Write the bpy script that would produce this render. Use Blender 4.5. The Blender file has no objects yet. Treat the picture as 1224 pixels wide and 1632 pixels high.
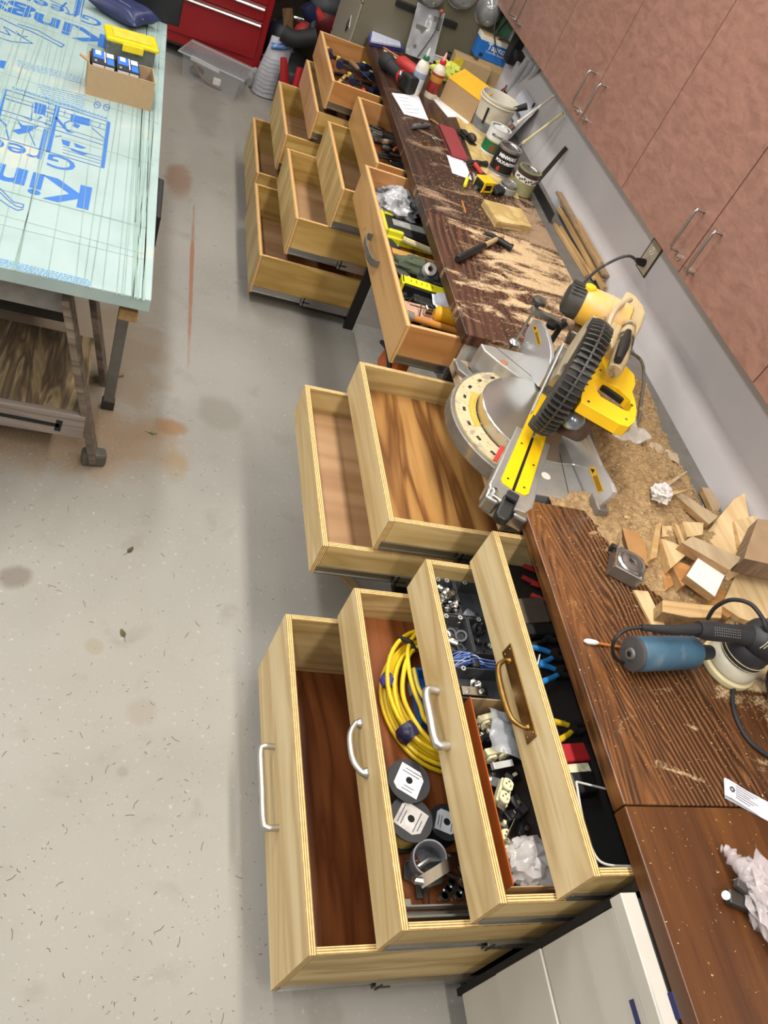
import bpy, math, random
from mathutils import Vector as V, Matrix, Euler
from mathutils import noise as mnoise
random.seed(7)
sc = bpy.context.scene
COL = sc.collection
PI = math.pi
# ---------------------------------------------------------------- camera
RW = ((0.92223349, -0.13594266, 0.3619461), (0.14476915, -0.74663072, -0.64929536), (0.35850701, 0.65120056, -0.66888755))
FPX = 1284.25
CAM = V((-1.148, 0.0, 2.243))
cd = bpy.data.cameras.new('camera'); cam = bpy.data.objects.new('camera', cd); COL.objects.link(cam)
cd.sensor_fit = 'VERTICAL'; cd.sensor_height = 24; cd.lens = 24 * FPX / 1632; cd.clip_start = .02; cd.clip_end = 60
mr = Matrix([[RW[0][i], -RW[1][i], -RW[2][i]] for i in range(3)])
cam.matrix_world = Matrix.Translation(CAM) @ mr.to_4x4()
sc.camera = cam
# ---------------------------------------------------------------- world, lights, exposure
w = bpy.data.worlds.new('world'); sc.world = w; w.use_nodes = True
w.node_tree.nodes['Background'].inputs[0].default_value = (.86, .90, 1, 1)
w.node_tree.nodes['Background'].inputs[1].default_value = .16
sc.view_settings.view_transform = 'Standard'; sc.view_settings.look = 'None'; sc.view_settings.gamma = 1
sc.view_settings.use_curve_mapping = False
sc.view_settings.exposure = -.12
def tube_or_fill_light(x, y, ln, power, col=(1, .955, .89)):
    l = bpy.data.lights.new('tube_or_fill_light', 'AREA'); l.shape = 'RECTANGLE'; l.size = .16; l.size_y = ln; l.energy = power; l.color = col
    o = bpy.data.objects.new('tube_or_fill_light', l); o.location = (x, y, 2.66); COL.objects.link(o)
for yy, pw in ((-.7, 28), (1.0, 29), (2.7, 27), (4.4, 20), (6.1, 11)):
    tube_or_fill_light(-.18, yy, 1.25, pw, (1, .95, .88))
for yy, pw in ((.2, 27), (2.4, 27), (4.6, 20)):
    tube_or_fill_light(-1.44, yy, 1.25, pw, (.96, .98, 1))
for yy, pw in ((.2, 42), (2.6, 40), (5.0, 18)):
    tube_or_fill_light(-3.3, yy, 1.25, pw, (1, .96, .90))  # unseen far left fill row, strengthened to brighten the drawer fronts

# ---------------------------------------------------------------- pixel ray to a point on a real plane
def at(px, py, x=None, y=None, z=None):
    v = V((px - 612, py - 816, FPX))
    d = V([sum(RW[k][i] * v[k] for k in range(3)) for i in range(3)])
    t = (x - CAM.x) / d.x if x is not None else (y - CAM.y) / d.y if y is not None else (z - CAM.z) / d.z
    return CAM + d * t

# ---------------------------------------------------------------- materials
def lin(h):
    h = h.lstrip('#'); o = []
    for i in (0, 2, 4):
        c = int(h[i:i + 2], 16) / 255; o.append(c / 12.92 if c <= .04045 else ((c + .055) / 1.055) ** 2.4)
    return (*o, 1)
class NT:
    def __init__(s, name, rough=.5, metal=0.):
        s.m = bpy.data.materials.new(name); s.m.use_nodes = True; s.t = s.m.node_tree; s.n = s.t.nodes
        s.b = s.n['Principled BSDF']; s.set(s.b, 'Roughness', rough); s.set(s.b, 'Metallic', metal); s.c = None
    def set(s, nd, k, v):
        if isinstance(v, bpy.types.NodeSocket): s.t.links.new(v, nd.inputs[k])
        else: nd.inputs[k].default_value = v
    def new(s, typ, **kw):
        nd = s.n.new(typ)
        for k, v in kw.items(): setattr(nd, k, v)
        return nd
    def co(s, scale=(1, 1, 1), rot=(0, 0, 0), kind='Object'):
        if s.c is None: s.c = s.new('ShaderNodeTexCoord')
        mp = s.new('ShaderNodeMapping'); s.set(mp, 'Vector', s.c.outputs[kind]); mp.inputs['Scale'].default_value = scale
        mp.inputs['Rotation'].default_value = rot; return mp.outputs[0]
    def noise(s, vec, scale=5., detail=4., dist=0., rnd=False, rough=.5):
        nd = s.new('ShaderNodeTexNoise', noise_dimensions='4D'); s.set(nd, 'Vector', vec); s.set(nd, 'Scale', scale)
        s.set(nd, 'Detail', detail); s.set(nd, 'Distortion', dist); s.set(nd, 'Roughness', rough)
        if rnd:
            oi = s.new('ShaderNodeObjectInfo'); s.set(nd, 'W', s.math('MULTIPLY', oi.outputs['Random'], 40.))
        return nd.outputs['Fac']
    def math(s, op, a, b=0., c=None, clamp=False):
        nd = s.new('ShaderNodeMath', operation=op, use_clamp=clamp); s.set(nd, 0, a); s.set(nd, 1, b)
        if c is not None: s.set(nd, 2, c)
        return nd.outputs[0]
    def ramp(s, fac, stops):
        nd = s.new('ShaderNodeValToRGB'); s.set(nd, 'Fac', fac); e = nd.color_ramp.elements
        while len(e) < len(stops): e.new(.5)
        for i, (p, c) in enumerate(stops):
            e[i].position = p; e[i].color = lin(c) if isinstance(c, str) else c
        return nd.outputs[0]
    def mix(s, fac, a, b):
        nd = s.new('ShaderNodeMix', data_type='RGBA'); s.set(nd, 0, fac)
        s.set(nd, 6, lin(a) if isinstance(a, str) else a); s.set(nd, 7, lin(b) if isinstance(b, str) else b); return nd.outputs[2]
    def step(s, v, lo, hi):
        nd = s.new('ShaderNodeMapRange', interpolation_type='SMOOTHSTEP'); s.set(nd, 0, v); s.set(nd, 1, lo); s.set(nd, 2, hi); return nd.outputs[0]
    def bump(s, h, strength=.3, dist=.002):
        nd = s.new('ShaderNodeBump'); s.set(nd, 'Height', h); s.set(nd, 'Strength', strength); s.set(nd, 'Distance', dist)
        s.set(s.b, 'Normal', nd.outputs[0])
    def xyz(s, kind='Object'):
        if s.c is None: s.c = s.new('ShaderNodeTexCoord')
        nd = s.new('ShaderNodeSeparateXYZ'); s.set(nd, 0, s.c.outputs[kind]); return nd.outputs
    def color(s, v): s.set(s.b, 'Base Color', lin(v) if isinstance(v, str) else v); return s.m
_mc = {}
def mat(col, rough=.5, metal=0., var=.12, scale=30., bump=0., alpha=1., trans=0., dirt=None, emit=0):
    """plain procedural material: colour with small variation, optional dust, bump"""
    k = (col, rough, metal, var, scale, bump, alpha, trans, dirt, emit)
    if k in _mc: return _mc[k]
    t = NT('mat_' + col.lstrip('#'), rough, metal)
    n = t.noise(t.co(), scale, 4)
    c = lin(col)
    a = tuple(max(0, x * (1 - var)) for x in c[:3]) + (1,); b = tuple(min(1, x * (1 + var)) for x in c[:3]) + (1,)
    cc = t.ramp(n, [(.3, a), (.7, b)])
    if dirt:
        n2 = t.noise(t.co(), scale * .45, 5, .6)
        cc = t.mix(t.step(n2, dirt[1], dirt[1] + .18), cc, dirt[0])
    t.color(cc)
    if bump: t.bump(n, bump, .002)
    if alpha < 1: t.set(t.b, 'Alpha', alpha)
    if trans: t.set(t.b, 'Transmission Weight', trans)
    if emit: t.set(t.b, 'Emission Color', c); t.set(t.b, 'Emission Strength', emit)
    _mc[k] = t.m; return t.m
def wood(name, stops, axis='y', freq=1., rough=.5, fine=.35, dist=1.2, bumpy=.12, line=None):
    """veneer: stretched noise bands along one axis, fine pores, per object offset"""
    t = NT(name, rough)
    sc1 = {'x': (.9, 7, 7), 'y': (7, .9, 7), 'z': (7, 7, .9)}[axis]
    sc2 = {'x': (3, 90, 90), 'y': (90, 3, 90), 'z': (90, 90, 3)}[axis]
    n = t.noise(t.co(tuple(v * freq for v in sc1)), 1., 2.5, dist, True)
    bands = t.math('PINGPONG', t.math('MULTIPLY', n, 4.2), 1.)
    f = t.noise(t.co(sc2), 1., 3, .3, True)
    c = t.ramp(bands, stops)
    c = t.mix(t.math('MULTIPLY', t.step(f, .48, .75), fine), c, stops[0][1])
    if line:
        k = t.noise(t.co((3, 3, 3)), 1., 3, .5, True); c = t.mix(t.math('MULTIPLY', t.step(k, .58, .72), .5), c, line)
    t.color(c); t.bump(f, bumpy, .001); return t.m
def ply_edge(name, ax, light='#dcbf85', dark='#8d6430', n=7.):
    t = NT(name, .7)
    x = t.xyz()[ax]
    s = t.math('SINE', t.math('MULTIPLY', x, n * 2 * PI / .0385))
    k = t.noise(t.co((70, 70, 70)), 1., 3, .4)
    s = t.math('ADD', s, t.math('MULTIPLY', t.math('SUBTRACT', k, .5), 1.6))
    t.color(t.mix(t.step(s, -.1, .6), light, dark)); return t.m
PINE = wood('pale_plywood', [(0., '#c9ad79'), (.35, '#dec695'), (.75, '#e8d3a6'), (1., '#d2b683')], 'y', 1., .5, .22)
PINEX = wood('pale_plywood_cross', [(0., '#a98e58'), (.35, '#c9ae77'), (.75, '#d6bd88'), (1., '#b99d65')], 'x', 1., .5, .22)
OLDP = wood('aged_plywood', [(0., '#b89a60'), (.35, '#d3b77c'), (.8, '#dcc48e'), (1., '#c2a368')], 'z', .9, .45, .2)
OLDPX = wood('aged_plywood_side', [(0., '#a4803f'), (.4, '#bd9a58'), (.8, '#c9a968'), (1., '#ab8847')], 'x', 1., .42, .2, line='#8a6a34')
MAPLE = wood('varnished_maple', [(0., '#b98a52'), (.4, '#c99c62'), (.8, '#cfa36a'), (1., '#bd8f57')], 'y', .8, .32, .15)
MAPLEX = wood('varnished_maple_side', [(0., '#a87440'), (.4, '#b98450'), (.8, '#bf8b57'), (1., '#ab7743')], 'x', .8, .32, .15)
PINK = wood('pinkish_plywood', [(0., '#b98a62'), (.5, '#cfa27a'), (1., '#c4956c')], 'z', 1., .45, .2)
B_RED = wood('red_stained_bottom', [(0., '#5f3013'), (.4, '#7a4420'), (.8, '#8a5029'), (1., '#6c3817')], 'y', 1.2, .35, .3)
B_GOLD = wood('figured_gold_bottom', [(0., '#6b4524'), (.14, '#85592f'), (.32, '#a87b45'), (.7, '#b58850'), (1., '#926a39')], 'y', 1.25, .3, .25, .9)
B_PINK = wood('pink_bottom', [(0., '#98714c'), (.4, '#aa855e'), (.8, '#b48f69'), (1., '#9f7850')], 'x', .7, .4, .2)
EX, EY = ply_edge('ply_edge_x', 0), ply_edge('ply_edge_y', 1)
EXM, EYM = ply_edge('ply_edge_x_soft', 0, '#d3aa70', '#b08450', 3.), ply_edge('ply_edge_y_soft', 1, '#d3aa70', '#b08450', 3.)
STEEL = mat('#a9a9a6', .28, .95, .06); BRUSH = mat('#c3c1bd', .34, .9, .05, 60); DARKST = mat('#4b4a48', .4, .8)
BLACK = mat('#171716', .5, 0, .3, bump=.1); RUBBER = mat('#232325', .65, 0, .2, bump=.2); BRASS = mat('#8b6a36', .35, .9, .25, 40)
CHROME = mat('#d6d6d4', .16, 1., .03); WHITE = mat('#e8e6e4', .6, 0, .03); DUST = '#c8ac7c'
YEL = mat('#f2c21a', .38, 0, .06, 12, dirt=('#dcb25f', .6)); CARD = mat('#a98a62', .8, 0, .06, 60, bump=.1)
RED = mat('#a3161c', .3, 0, .05); REDT = mat('#b3322c', .45, 0, .12); BLUE = mat('#2f6fb5', .4, 0, .08); NAVY = mat('#1c2342', .42, 0, .12)

# ---------------------------------------------------------------- mesh helpers (world coordinates, through self.M)
class MB:
    def __init__(s, M=None): s.v = []; s.f = []; s.mi = []; s.M = M or Matrix()
    def add(s, vs, fs, mi=0):
        o = len(s.v); s.v += [s.M @ V(p) for p in vs]
        for k, f in enumerate(fs): s.f.append([i + o for i in f]); s.mi.append(mi[k] if isinstance(mi, (list, tuple)) else mi)
        return s
    def box(s, x0, x1, y0, y1, z0, z1, mi=0, M=None):
        vs = [V((x, y, z)) for z in (z0, z1) for y in (y0, y1) for x in (x0, x1)]
        if M is not None: vs = [M @ p for p in vs]
        return s.add(vs, [(0, 2, 3, 1), (4, 5, 7, 6), (0, 1, 5, 4), (2, 6, 7, 3), (0, 4, 6, 2), (1, 3, 7, 5)], mi)
    def cbox(s, c, d, rz=0, rx=0, ry=0, mi=0):
        M = Matrix.Translation(c) @ Euler((rx, ry, rz)).to_matrix().to_4x4()
        return s.box(-d[0] / 2, d[0] / 2, -d[1] / 2, d[1] / 2, -d[2] / 2, d[2] / 2, mi, M)
    def beam(s, a, b, w, h, mi=0, up=(0, 0, 1)):
        a, b = V(a), V(b); x = (b - a); L = x.length; x.normalize(); y = V(up).cross(x)
        if y.length < 1e-4: y = V((0, 1, 0))
        y.normalize(); z = x.cross(y); M = Matrix((x, y, z)).transposed().to_4x4(); M.translation = a
        return s.box(0, L, -w / 2, w / 2, -h / 2, h / 2, mi, M)
    def cyl(s, a, b, r, r2=None, n=16, mi=0, caps=True):
        return s.tube([a, b], r, n, r2=r2, mi=mi, caps=caps)
    def tube(s, pts, r, n=8, closed=False, r2=None, mi=0, caps=True):
        pts = [V(p) for p in pts]; m = len(pts); vs = []; up = None
        for i, p in enumerate(pts):
            if closed: t = pts[(i + 1) % m] - pts[i - 1]
            else: t = pts[min(i + 1, m - 1)] - pts[max(i - 1, 0)]
            if t.length < 1e-9: t = V((0, 0, 1))
            t.normalize()
            if up is None: up = V((0, 0, 1)) if abs(t.z) < .9 else V((1, 0, 0))
            u = (up - t * up.dot(t))
            if u.length < 1e-5: u = t.orthogonal()
            u.normalize(); up = u; w_ = t.cross(u)
            rr = r[i] if isinstance(r, (list, tuple)) else (r if r2 is None else r + (r2 - r) * i / (m - 1))
            for k in range(n):
                a = 2 * PI * k / n; vs.append(p + (u * math.cos(a) + w_ * math.sin(a)) * rr)
        fs = [(i * n + k, i * n + (k + 1) % n, (i + 1) % m * n + (k + 1) % n, (i + 1) % m * n + k) for i in range(m if closed else m - 1) for k in range(n)]
        if caps and not closed: fs += [tuple(range(n))[::-1], tuple(range((m - 1) * n, m * n))]
        return s.add(vs, fs, mi)
    def lathe(s, prof, n=28, mi=0, M=None, o=(0, 0, 0)):
        o = V(o); vs = []; fs = []
        for r, z in prof:
            for k in range(n):
                a = 2 * PI * k / n; p = V((r * math.cos(a), r * math.sin(a), z)); vs.append((M @ p if M is not None else p) + o)
        for i in range(len(prof) - 1):
            for k in range(n): fs.append((i * n + k, i * n + (k + 1) % n, (i + 1) * n + (k + 1) % n, (i + 1) * n + k))
        if prof[0][0] > 1e-4: fs.append(tuple(range(n))[::-1])
        if prof[-1][0] > 1e-4: fs.append(tuple(range((len(prof) - 1) * n, len(prof) * n)))
        mis = mi
        if isinstance(mi, (list, tuple)): mis = [mi[min(j // n, len(mi) - 1)] for j in range(len(fs))]
        return s.add(vs, fs, mis)
    def prism(s, poly, z0, z1, mi=0, M=None):
        n = len(poly); vs = [V((p[0], p[1], z0)) for p in poly] + [V((p[0], p[1], z1)) for p in poly]
        if M is not None: vs = [M @ p for p in vs]
        return s.add(vs, [tuple(range(n))[::-1], tuple(range(n, 2 * n))] + [(i, (i + 1) % n, n + (i + 1) % n, n + i) for i in range(n)], mi)
    def blob(s, c, r, amp=.25, fr=3., n=14, m=9, seed=0., mi=0, flat=None):
        c = V(c); vs = []; r = V(r)
        for j in range(m + 1):
            th = PI * j / m
            for k in range(n):
                ph = 2 * PI * k / n; d = V((math.sin(th) * math.cos(ph), math.sin(th) * math.sin(ph), math.cos(th)))
                q = 1 + amp * .55 * (mnoise.noise(d * fr * .8 + V((seed, seed * 1.7, 0))) + .7 * mnoise.noise(d * fr * 2.1 + V((seed, 3, 0))))
                p = V((d.x * r.x, d.y * r.y, d.z * r.z)) * q + c
                if flat is not None and p.z < flat: p.z = flat
                vs.append(p)
        return s.add(vs, [(j * n + k, (j + 1) * n + k, (j + 1) * n + (k + 1) % n, j * n + (k + 1) % n) for j in range(m) for k in range(n)], mi)
    def sheet(s, c, ux, uy, nx=14, ny=10, amp=.01, fr=12., seed=0., mi=0, thick=0.0015):
        """crumpled sheet spanned by two vectors, with a little thickness"""
        c, ux, uy = V(c), V(ux), V(uy); nz = ux.cross(uy).normalized(); vs = []
        for sd in (0, 1):
            for j in range(ny + 1):
                for i in range(nx + 1):
                    p = c + ux * (i / nx - .5) + uy * (j / ny - .5)
                    h = mnoise.noise(p * fr + V((seed, 0, seed))) * amp * 2 + mnoise.noise(p * fr * 2.7 + V((seed, 5, 0))) * amp
                    vs.append(p + nz * (h + (thick if sd else 0)))
        W = nx + 1; N = W * (ny + 1); fs = []
        for j in range(ny):
            for i in range(nx):
                a = j * W + i; fs.append((a, a + W, a + W + 1, a + 1)); fs.append((N + a, N + a + 1, N + a + W + 1, N + a + W))
        edge = list(range(W)) + [j * W + nx for j in range(1, ny + 1)] + [ny * W + i for i in range(nx - 1, -1, -1)] + [j * W for j in range(ny - 1, 0, -1)]
        for i in range(len(edge)): a, b = edge[i], edge[(i + 1) % len(edge)]; fs.append((a, b, N + b, N + a))
        return s.add(vs, fs, mi)

def frame(loc, rz=0, rx=0, ry=0): return Matrix.Translation(V(loc)) @ Euler((rx, ry, rz)).to_matrix().to_4x4()
class Thing: pass
def tagit(o, label=None, cat=None, group=None, kind=None):
    if label: o['label'] = label
    if cat: o['category'] = cat
    if group: o['group'] = group
    if kind: o['kind'] = kind
def thing(name, label, cat, loc, rz=0, group=None, rx=0, ry=0):
    t = Thing(); o = bpy.data.objects.new(name, None); COL.objects.link(o); o.location = loc; o.rotation_euler = (rx, ry, rz); o.empty_display_size = .05
    tagit(o, label, cat, group); t.o = o; t.M = frame(loc, rz, rx, ry); t.I = t.M.inverted(); return t
def mk(name, mb, mats, I=None, parent=None, smooth=False, bevel=0, label=None, kind=None, seg=2):
    me = bpy.data.meshes.new(name); I = I or Matrix()
    me.from_pydata([tuple(I @ p) for p in mb.v], [], mb.f)
    if not isinstance(mats, (list, tuple)): mats = [mats]
    for m in mats: me.materials.append(m)
    if any(mb.mi): me.polygons.foreach_set('material_index', mb.mi)
    if smooth: me.polygons.foreach_set('use_smooth', [True] * len(mb.f)); me.set_sharp_from_angle(angle=math.radians(38))
    me.update(); o = bpy.data.objects.new(name, me); COL.objects.link(o)
    if parent: o.parent = parent
    if bevel:
        b = o.modifiers.new('b', 'BEVEL'); b.width = bevel; b.segments = seg; b.limit_method = 'ANGLE'; b.angle_limit = math.radians(40)
    if label: o['label'] = label
    if kind: o['kind'] = kind
    return o
def part(t, name, mb, mats, smooth=False, bevel=0, label=None, kind=None, under=None, seg=2):
    return mk(name, mb, mats, t.I, under or t.o, smooth, bevel, label, kind, seg)
def one(name, label, cat, mb, mats, loc, rz=0, group=None, smooth=False, bevel=0, rx=0, ry=0, kind=None, seg=2):
    I = frame(loc, rz, rx, ry).inverted(); o = mk(name, mb, mats, I, None, smooth, bevel, None, kind, seg)
    o.location = loc; o.rotation_euler = (rx, ry, rz); tagit(o, label, cat, group); return o
def struct(name, mb, mats, smooth=False, bevel=0, parent=None, label=None):
    o = mk(name, mb, mats, None, parent, smooth, bevel)
    if parent is None: o['kind'] = 'structure'
    if label: o['label'] = label
    return o
def panel(t, name, x0, x1, y0, y1, z0, z1, thin, face, edge, label=None, bevel=0, under=None):
    """board with its own origin so that ply lines run through its thickness; edge faces get edge material"""
    mb = MB().box(x0, x1, y0, y1, z0, z1, [0 if (k // 2) == {'z': 0, 'y': 1, 'x': 2}[thin] else 1 for k in range(6)])
    me_o = mk(name, mb, [face, edge], Matrix.Translation((x0, y0, z0)).inverted(), under or t.o, False, bevel, label)
    me_o.location = t.I @ V((x0, y0, z0)); return me_o
def line2(p1, p2, z):
    a, b = at(*p1, z=z), at(*p2, z=z); d = b - a
    return a, math.atan2(d.y, d.x), d.length
def bez(pts, n=6, closed=False):
    """catmull-rom through points"""
    P = [V(p) for p in pts]; out = []; m = len(P)
    for i in range(m if closed else m - 1):
        if closed: p0, p1, p2, p3 = P[i - 1], P[i], P[(i + 1) % m], P[(i + 2) % m]
        else: p0, p1, p2, p3 = P[max(i - 1, 0)], P[i], P[i + 1], P[min(i + 2, m - 1)]
        for k in range(n):
            t = k / n; out.append(.5 * ((2 * p1) + (p2 - p0) * t + (2 * p0 - 5 * p1 + 4 * p2 - p3) * t * t + (3 * p1 - p0 - 3 * p2 + p3) * t ** 3))
    if not closed: out.append(P[-1])
    return out
def text(t, s, size, M, m, name='lettering', xs=1., depth=.0004, bold=0., label=None, align='LEFT', under=None):
    """flat print: lettering laid on a surface, M maps text plane to world"""
    cu = bpy.data.curves.new('txt', 'FONT'); cu.body = s; cu.size = size; cu.offset = bold; cu.align_x = align; cu.resolution_u = 3
    o = bpy.data.objects.new('txt', cu); COL.objects.link(o)
    dg = bpy.context.evaluated_depsgraph_get(); me = bpy.data.meshes.new_from_object(o.evaluated_get(dg))
    bpy.data.objects.remove(o); mb = MB(M)
    mb.add([(v.co.x * xs, v.co.y, 0) for v in me.vertices], [tuple(p.vertices) for p in me.polygons]); bpy.data.meshes.remove(me)
    if t is None: return mb
    return part(t, name, mb, m, label=label, under=under)
# ================================================================ SETTING
ZC = .91
def floor_mat():
    t = NT('concrete_floor', .62)
    p = t.co((1, 1, 1)); n1 = t.noise(p, 1.1, 6, .4); n2 = t.noise(p, 7., 6, .5); n3 = t.noise(p, 60., 4)
    c = t.ramp(n1, [(.3, '#8a867d'), (.5, '#99958c'), (.7, '#a29e96')])
    c = t.mix(t.math('MULTIPLY', t.step(n2, .56, .74), .35), c, '#7c7468')
    c = t.mix(t.math('MULTIPLY', t.step(n3, .6, .74), .35), c, '#d4cfc4')
    n4 = t.noise(p, 150., 3); c = t.mix(t.math('MULTIPLY', t.step(n4, .66, .72), .45), c, '#5b5043')
    X = t.xyz()
    def spot(x, y, rx, ry, col, amt):
        nonlocal c
        dx = t.math('DIVIDE', t.math('SUBTRACT', X[0], x), rx); dy = t.math('DIVIDE', t.math('SUBTRACT', X[1], y), ry)
        d = t.math('ADD', t.math('MULTIPLY', dx, dx), t.math('MULTIPLY', dy, dy))
        d = t.math('ADD', d, t.math('MULTIPLY', t.math('SUBTRACT', n2, .5), 2.2))
        c = t.mix(t.math('MULTIPLY', t.step(t.math('MULTIPLY', d, -1.), -1.3, -.2), amt), c, col)
    def pix(px, py): q = at(px, py, z=0); return q.x, q.y
    x, y = pix(275, 680); spot(x, y, .07, .05, '#8a6138', .8)
    x, y = pix(285, 290); spot(x, y, .08, .22, '#7d5335', .6)
    x, y = pix(305, 440); spot(x, y, .012, .75, '#8f5c39', .8)
    x, y = pix(280, 745); spot(x, y, .05, .10, '#8d7a55', .5)
    x, y = pix(90, 690); spot(x, y, .5, .22, '#8a6a44', .6)
    x, y = pix(120, 560); spot(x, y, .4, .5, '#84684a', .55)
    x, y = pix(25, 920); spot(x, y, .05, .05, '#736a5f', .8)
    x, y = pix(195, 1230); spot(x, y, .02, .02, '#8a857b', .9)
    x, y = pix(350, 660); spot(x, y, .10, .13, '#756e63', .5)
    x, y = pix(330, 165); spot(x, y, .12, .5, '#77706a', .5)
    x, y = pix(150, 1030); spot(x, y, .03, .03, '#8f8468', .5)
    x, y = pix(225, 1135); spot(x, y, .05, .05, '#92887a', .6)
    t.color(c); t.bump(t.math('ADD', n2, t.math('MULTIPLY', n3, .4)), .18, .003); return t.m
XW = .785
struct('floor', MB().box(-4.6, 1.2, -2.6, 8.6, -.1, 0), floor_mat())
wallm = NT('painted_wall', .6); _n = wallm.noise(wallm.co(), 4., 5); wallm.color(wallm.ramp(_n, [(.3, '#bdb9bb'), (.7, '#c8c4c6')])); wallm.bump(wallm.noise(wallm.co(), 120., 2), .06, .001)
struct('wall_right', MB().box(XW, XW + .12, -2.6, 8.6, 0, 2.78), wallm.m)
struct('wall_left', MB().box(-4.72, -4.6, -2.6, 8.6, 0, 2.78), mat('#b9b5ad', .7, 0, .05))
struct('wall_back', MB().box(-4.6, XW, 8.6, 8.72, 0, 2.78), mat('#7f766a', .7, 0, .05))
struct('wall_front', MB().box(-4.6, XW, -2.72, -2.6, 0, 2.78), mat('#b9b5ad', .7, 0, .05))
struct('ceiling', MB().box(-4.72, XW + .12, -2.72, 8.72, 2.78, 2.9), mat('#d9d7d2', .7, 0, .03))

# ---------------------------------------------------------------- worktops
def oak_mat(name, x0, y0, cols, freq=46., slope=.22, org=(.3, .4)):
    t = NT(name, .42)
    X = t.xyz(); X = [t.math('ADD', X[0], org[0]), t.math('ADD', X[1], org[1]), X[2]]; n = t.noise(t.co((1.6, .9, 1)), 1., 3, .5); nf = t.noise(t.co((120, 7, 120)), 1., 3, .4)
    nl = t.noise(t.co((9, 1.6, 1)), 1., 3, .6)
    dx = t.math('ADD', t.math('SUBTRACT', X[0], x0), t.math('MULTIPLY', t.math('SUBTRACT', n, .5), .16))
    r = t.math('SQRT', t.math('ADD', t.math('MULTIPLY', dx, dx), .00012))
    v = t.math('ADD', t.math('MULTIPLY', r, 1.), t.math('MULTIPLY', X[1], slope))
    v = t.math('ADD', v, t.math('MULTIPLY', t.math('SUBTRACT', nl, .5), .085))
    s = t.math('SINE', t.math('MULTIPLY', v, freq * 2 * PI))
    am = t.step(t.noise(t.co((5, .8, 1)), 1.4, 3, .8), .32, .62); s2 = t.math('ADD', t.math('MULTIPLY', s, t.math('MULTIPLY', am, .85)), t.math('MULTIPLY', t.math('SUBTRACT', nf, .5), 1.9))
    c = t.ramp(t.math('ADD', t.math('MULTIPLY', s2, .5), .5), [(.2, cols[0]), (.45, cols[1]), (.75, cols[2]), (1., cols[3])])
    c = t.mix(t.math('MULTIPLY', t.step(nl, .35, .7), .35), c, cols[1])
    return t, c, X
def dustify(t, c, mask, col1='#bd9f73', col2='#d9c199'):
    """mask: 0..1 socket, how deep the dust lies"""
    sw = t.noise(t.co((4, 11, 4), (0, 0, .6)), 1., 5, 1.8); fn = t.noise(t.co(), 160., 3)
    f = t.math('ADD', t.math('MULTIPLY', t.math('SUBTRACT', sw, .5), 2.2), t.math('SUBTRACT', mask, .5))
    f = t.math('ADD', f, t.math('MULTIPLY', t.math('SUBTRACT', fn, .5), .7))
    return t.mix(t.step(f, -.12, .32), c, t.mix(fn, col1, col2)), f
OAK = ('#2c1a0e', '#4a2d18', '#734a2a', '#8a5f37')
t, c, X = oak_mat('dark_oak', .075, .0, OAK, 66., slope=.19)
m1 = t.step(t.math('ADD', X[0], t.math('MULTIPLY', X[1], .30)), .42, .98)
c = t.mix(t.math('MULTIPLY', t.step(t.math('MULTIPLY', X[0], -1.), -.22, -.05), .35), c, t.mix(t.step(t.noise(t.co((60, 4, 60)), 1., 2), .45, .6), '#8f5b2e', '#3c2312'))
c, f = dustify(t, c, t.math('MULTIPLY', m1, .62))
sp = t.noise(t.co(), 130., 2); c = t.mix(t.math('MULTIPLY', t.step(sp, .70, .73), .8), c, '#d8b98c')
t.set(t.b, 'Roughness', t.math('ADD', t.math('MULTIPLY', t.step(f, -.1, .3), .4), .36)); t.color(c); OAKM = t.m
t, c, X = oak_mat('dark_oak_far', .30, 2.2, ('#301c13', '#482c1e', '#5e3b29', '#6b4632'), 30., slope=.05, org=(.3, 3.6))
m1 = t.step(t.math('ADD', X[0], t.math('MULTIPLY', X[1], .08)), .20, .62)
c, f = dustify(t, c, t.math('ADD', t.math('MULTIPLY', m1, .50), .20), '#c2a077', '#dcc09a')
t.set(t.b, 'Roughness', t.math('ADD', t.math('MULTIPLY', t.step(f, -.1, .3), .35), .42)); t.color(c); OAKFAR = t.m
t, c, X = oak_mat('walnut_far', .2, 3., ('#2b1a13', '#39241a', '#452c20', '#4d3326'), 22., slope=.03, org=(.3, 3.6))
wm = t.math('MULTIPLY', t.step(X[0], .28, .60), t.step(t.math('MULTIPLY', X[1], -1.), -3.7, -3.1))
c, f = dustify(t, c, t.math('ADD', t.math('MULTIPLY', wm, .6), t.math('ADD', t.math('MULTIPLY', t.step(t.math('MULTIPLY', X[1], -1.), -4.4, -3.0), .28), .08)), '#94775c', '#b0947a')
t.set(t.b, 'Roughness', .42); t.color(c); WALNUT = t.m
t = NT('red_brown_mahogany', .38); n = t.noise(t.co((14, 1.2, 14)), 1., 4, .8); nf = t.noise(t.co((150, 6, 150)), 1., 3, .2)
c = t.ramp(n, [(.3, '#452612'), (.5, '#593415'), (.7, '#6b411c')]); c = t.mix(t.math('MULTIPLY', t.step(nf, .5, .7), .4), c, '#3a1d0f')
sp = t.noise(t.co(), 110., 2); c = t.mix(t.math('MULTIPLY', t.step(sp, .71, .735), .8), c, '#d8b98c'); t.color(c); MAHOG = t.m

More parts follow.
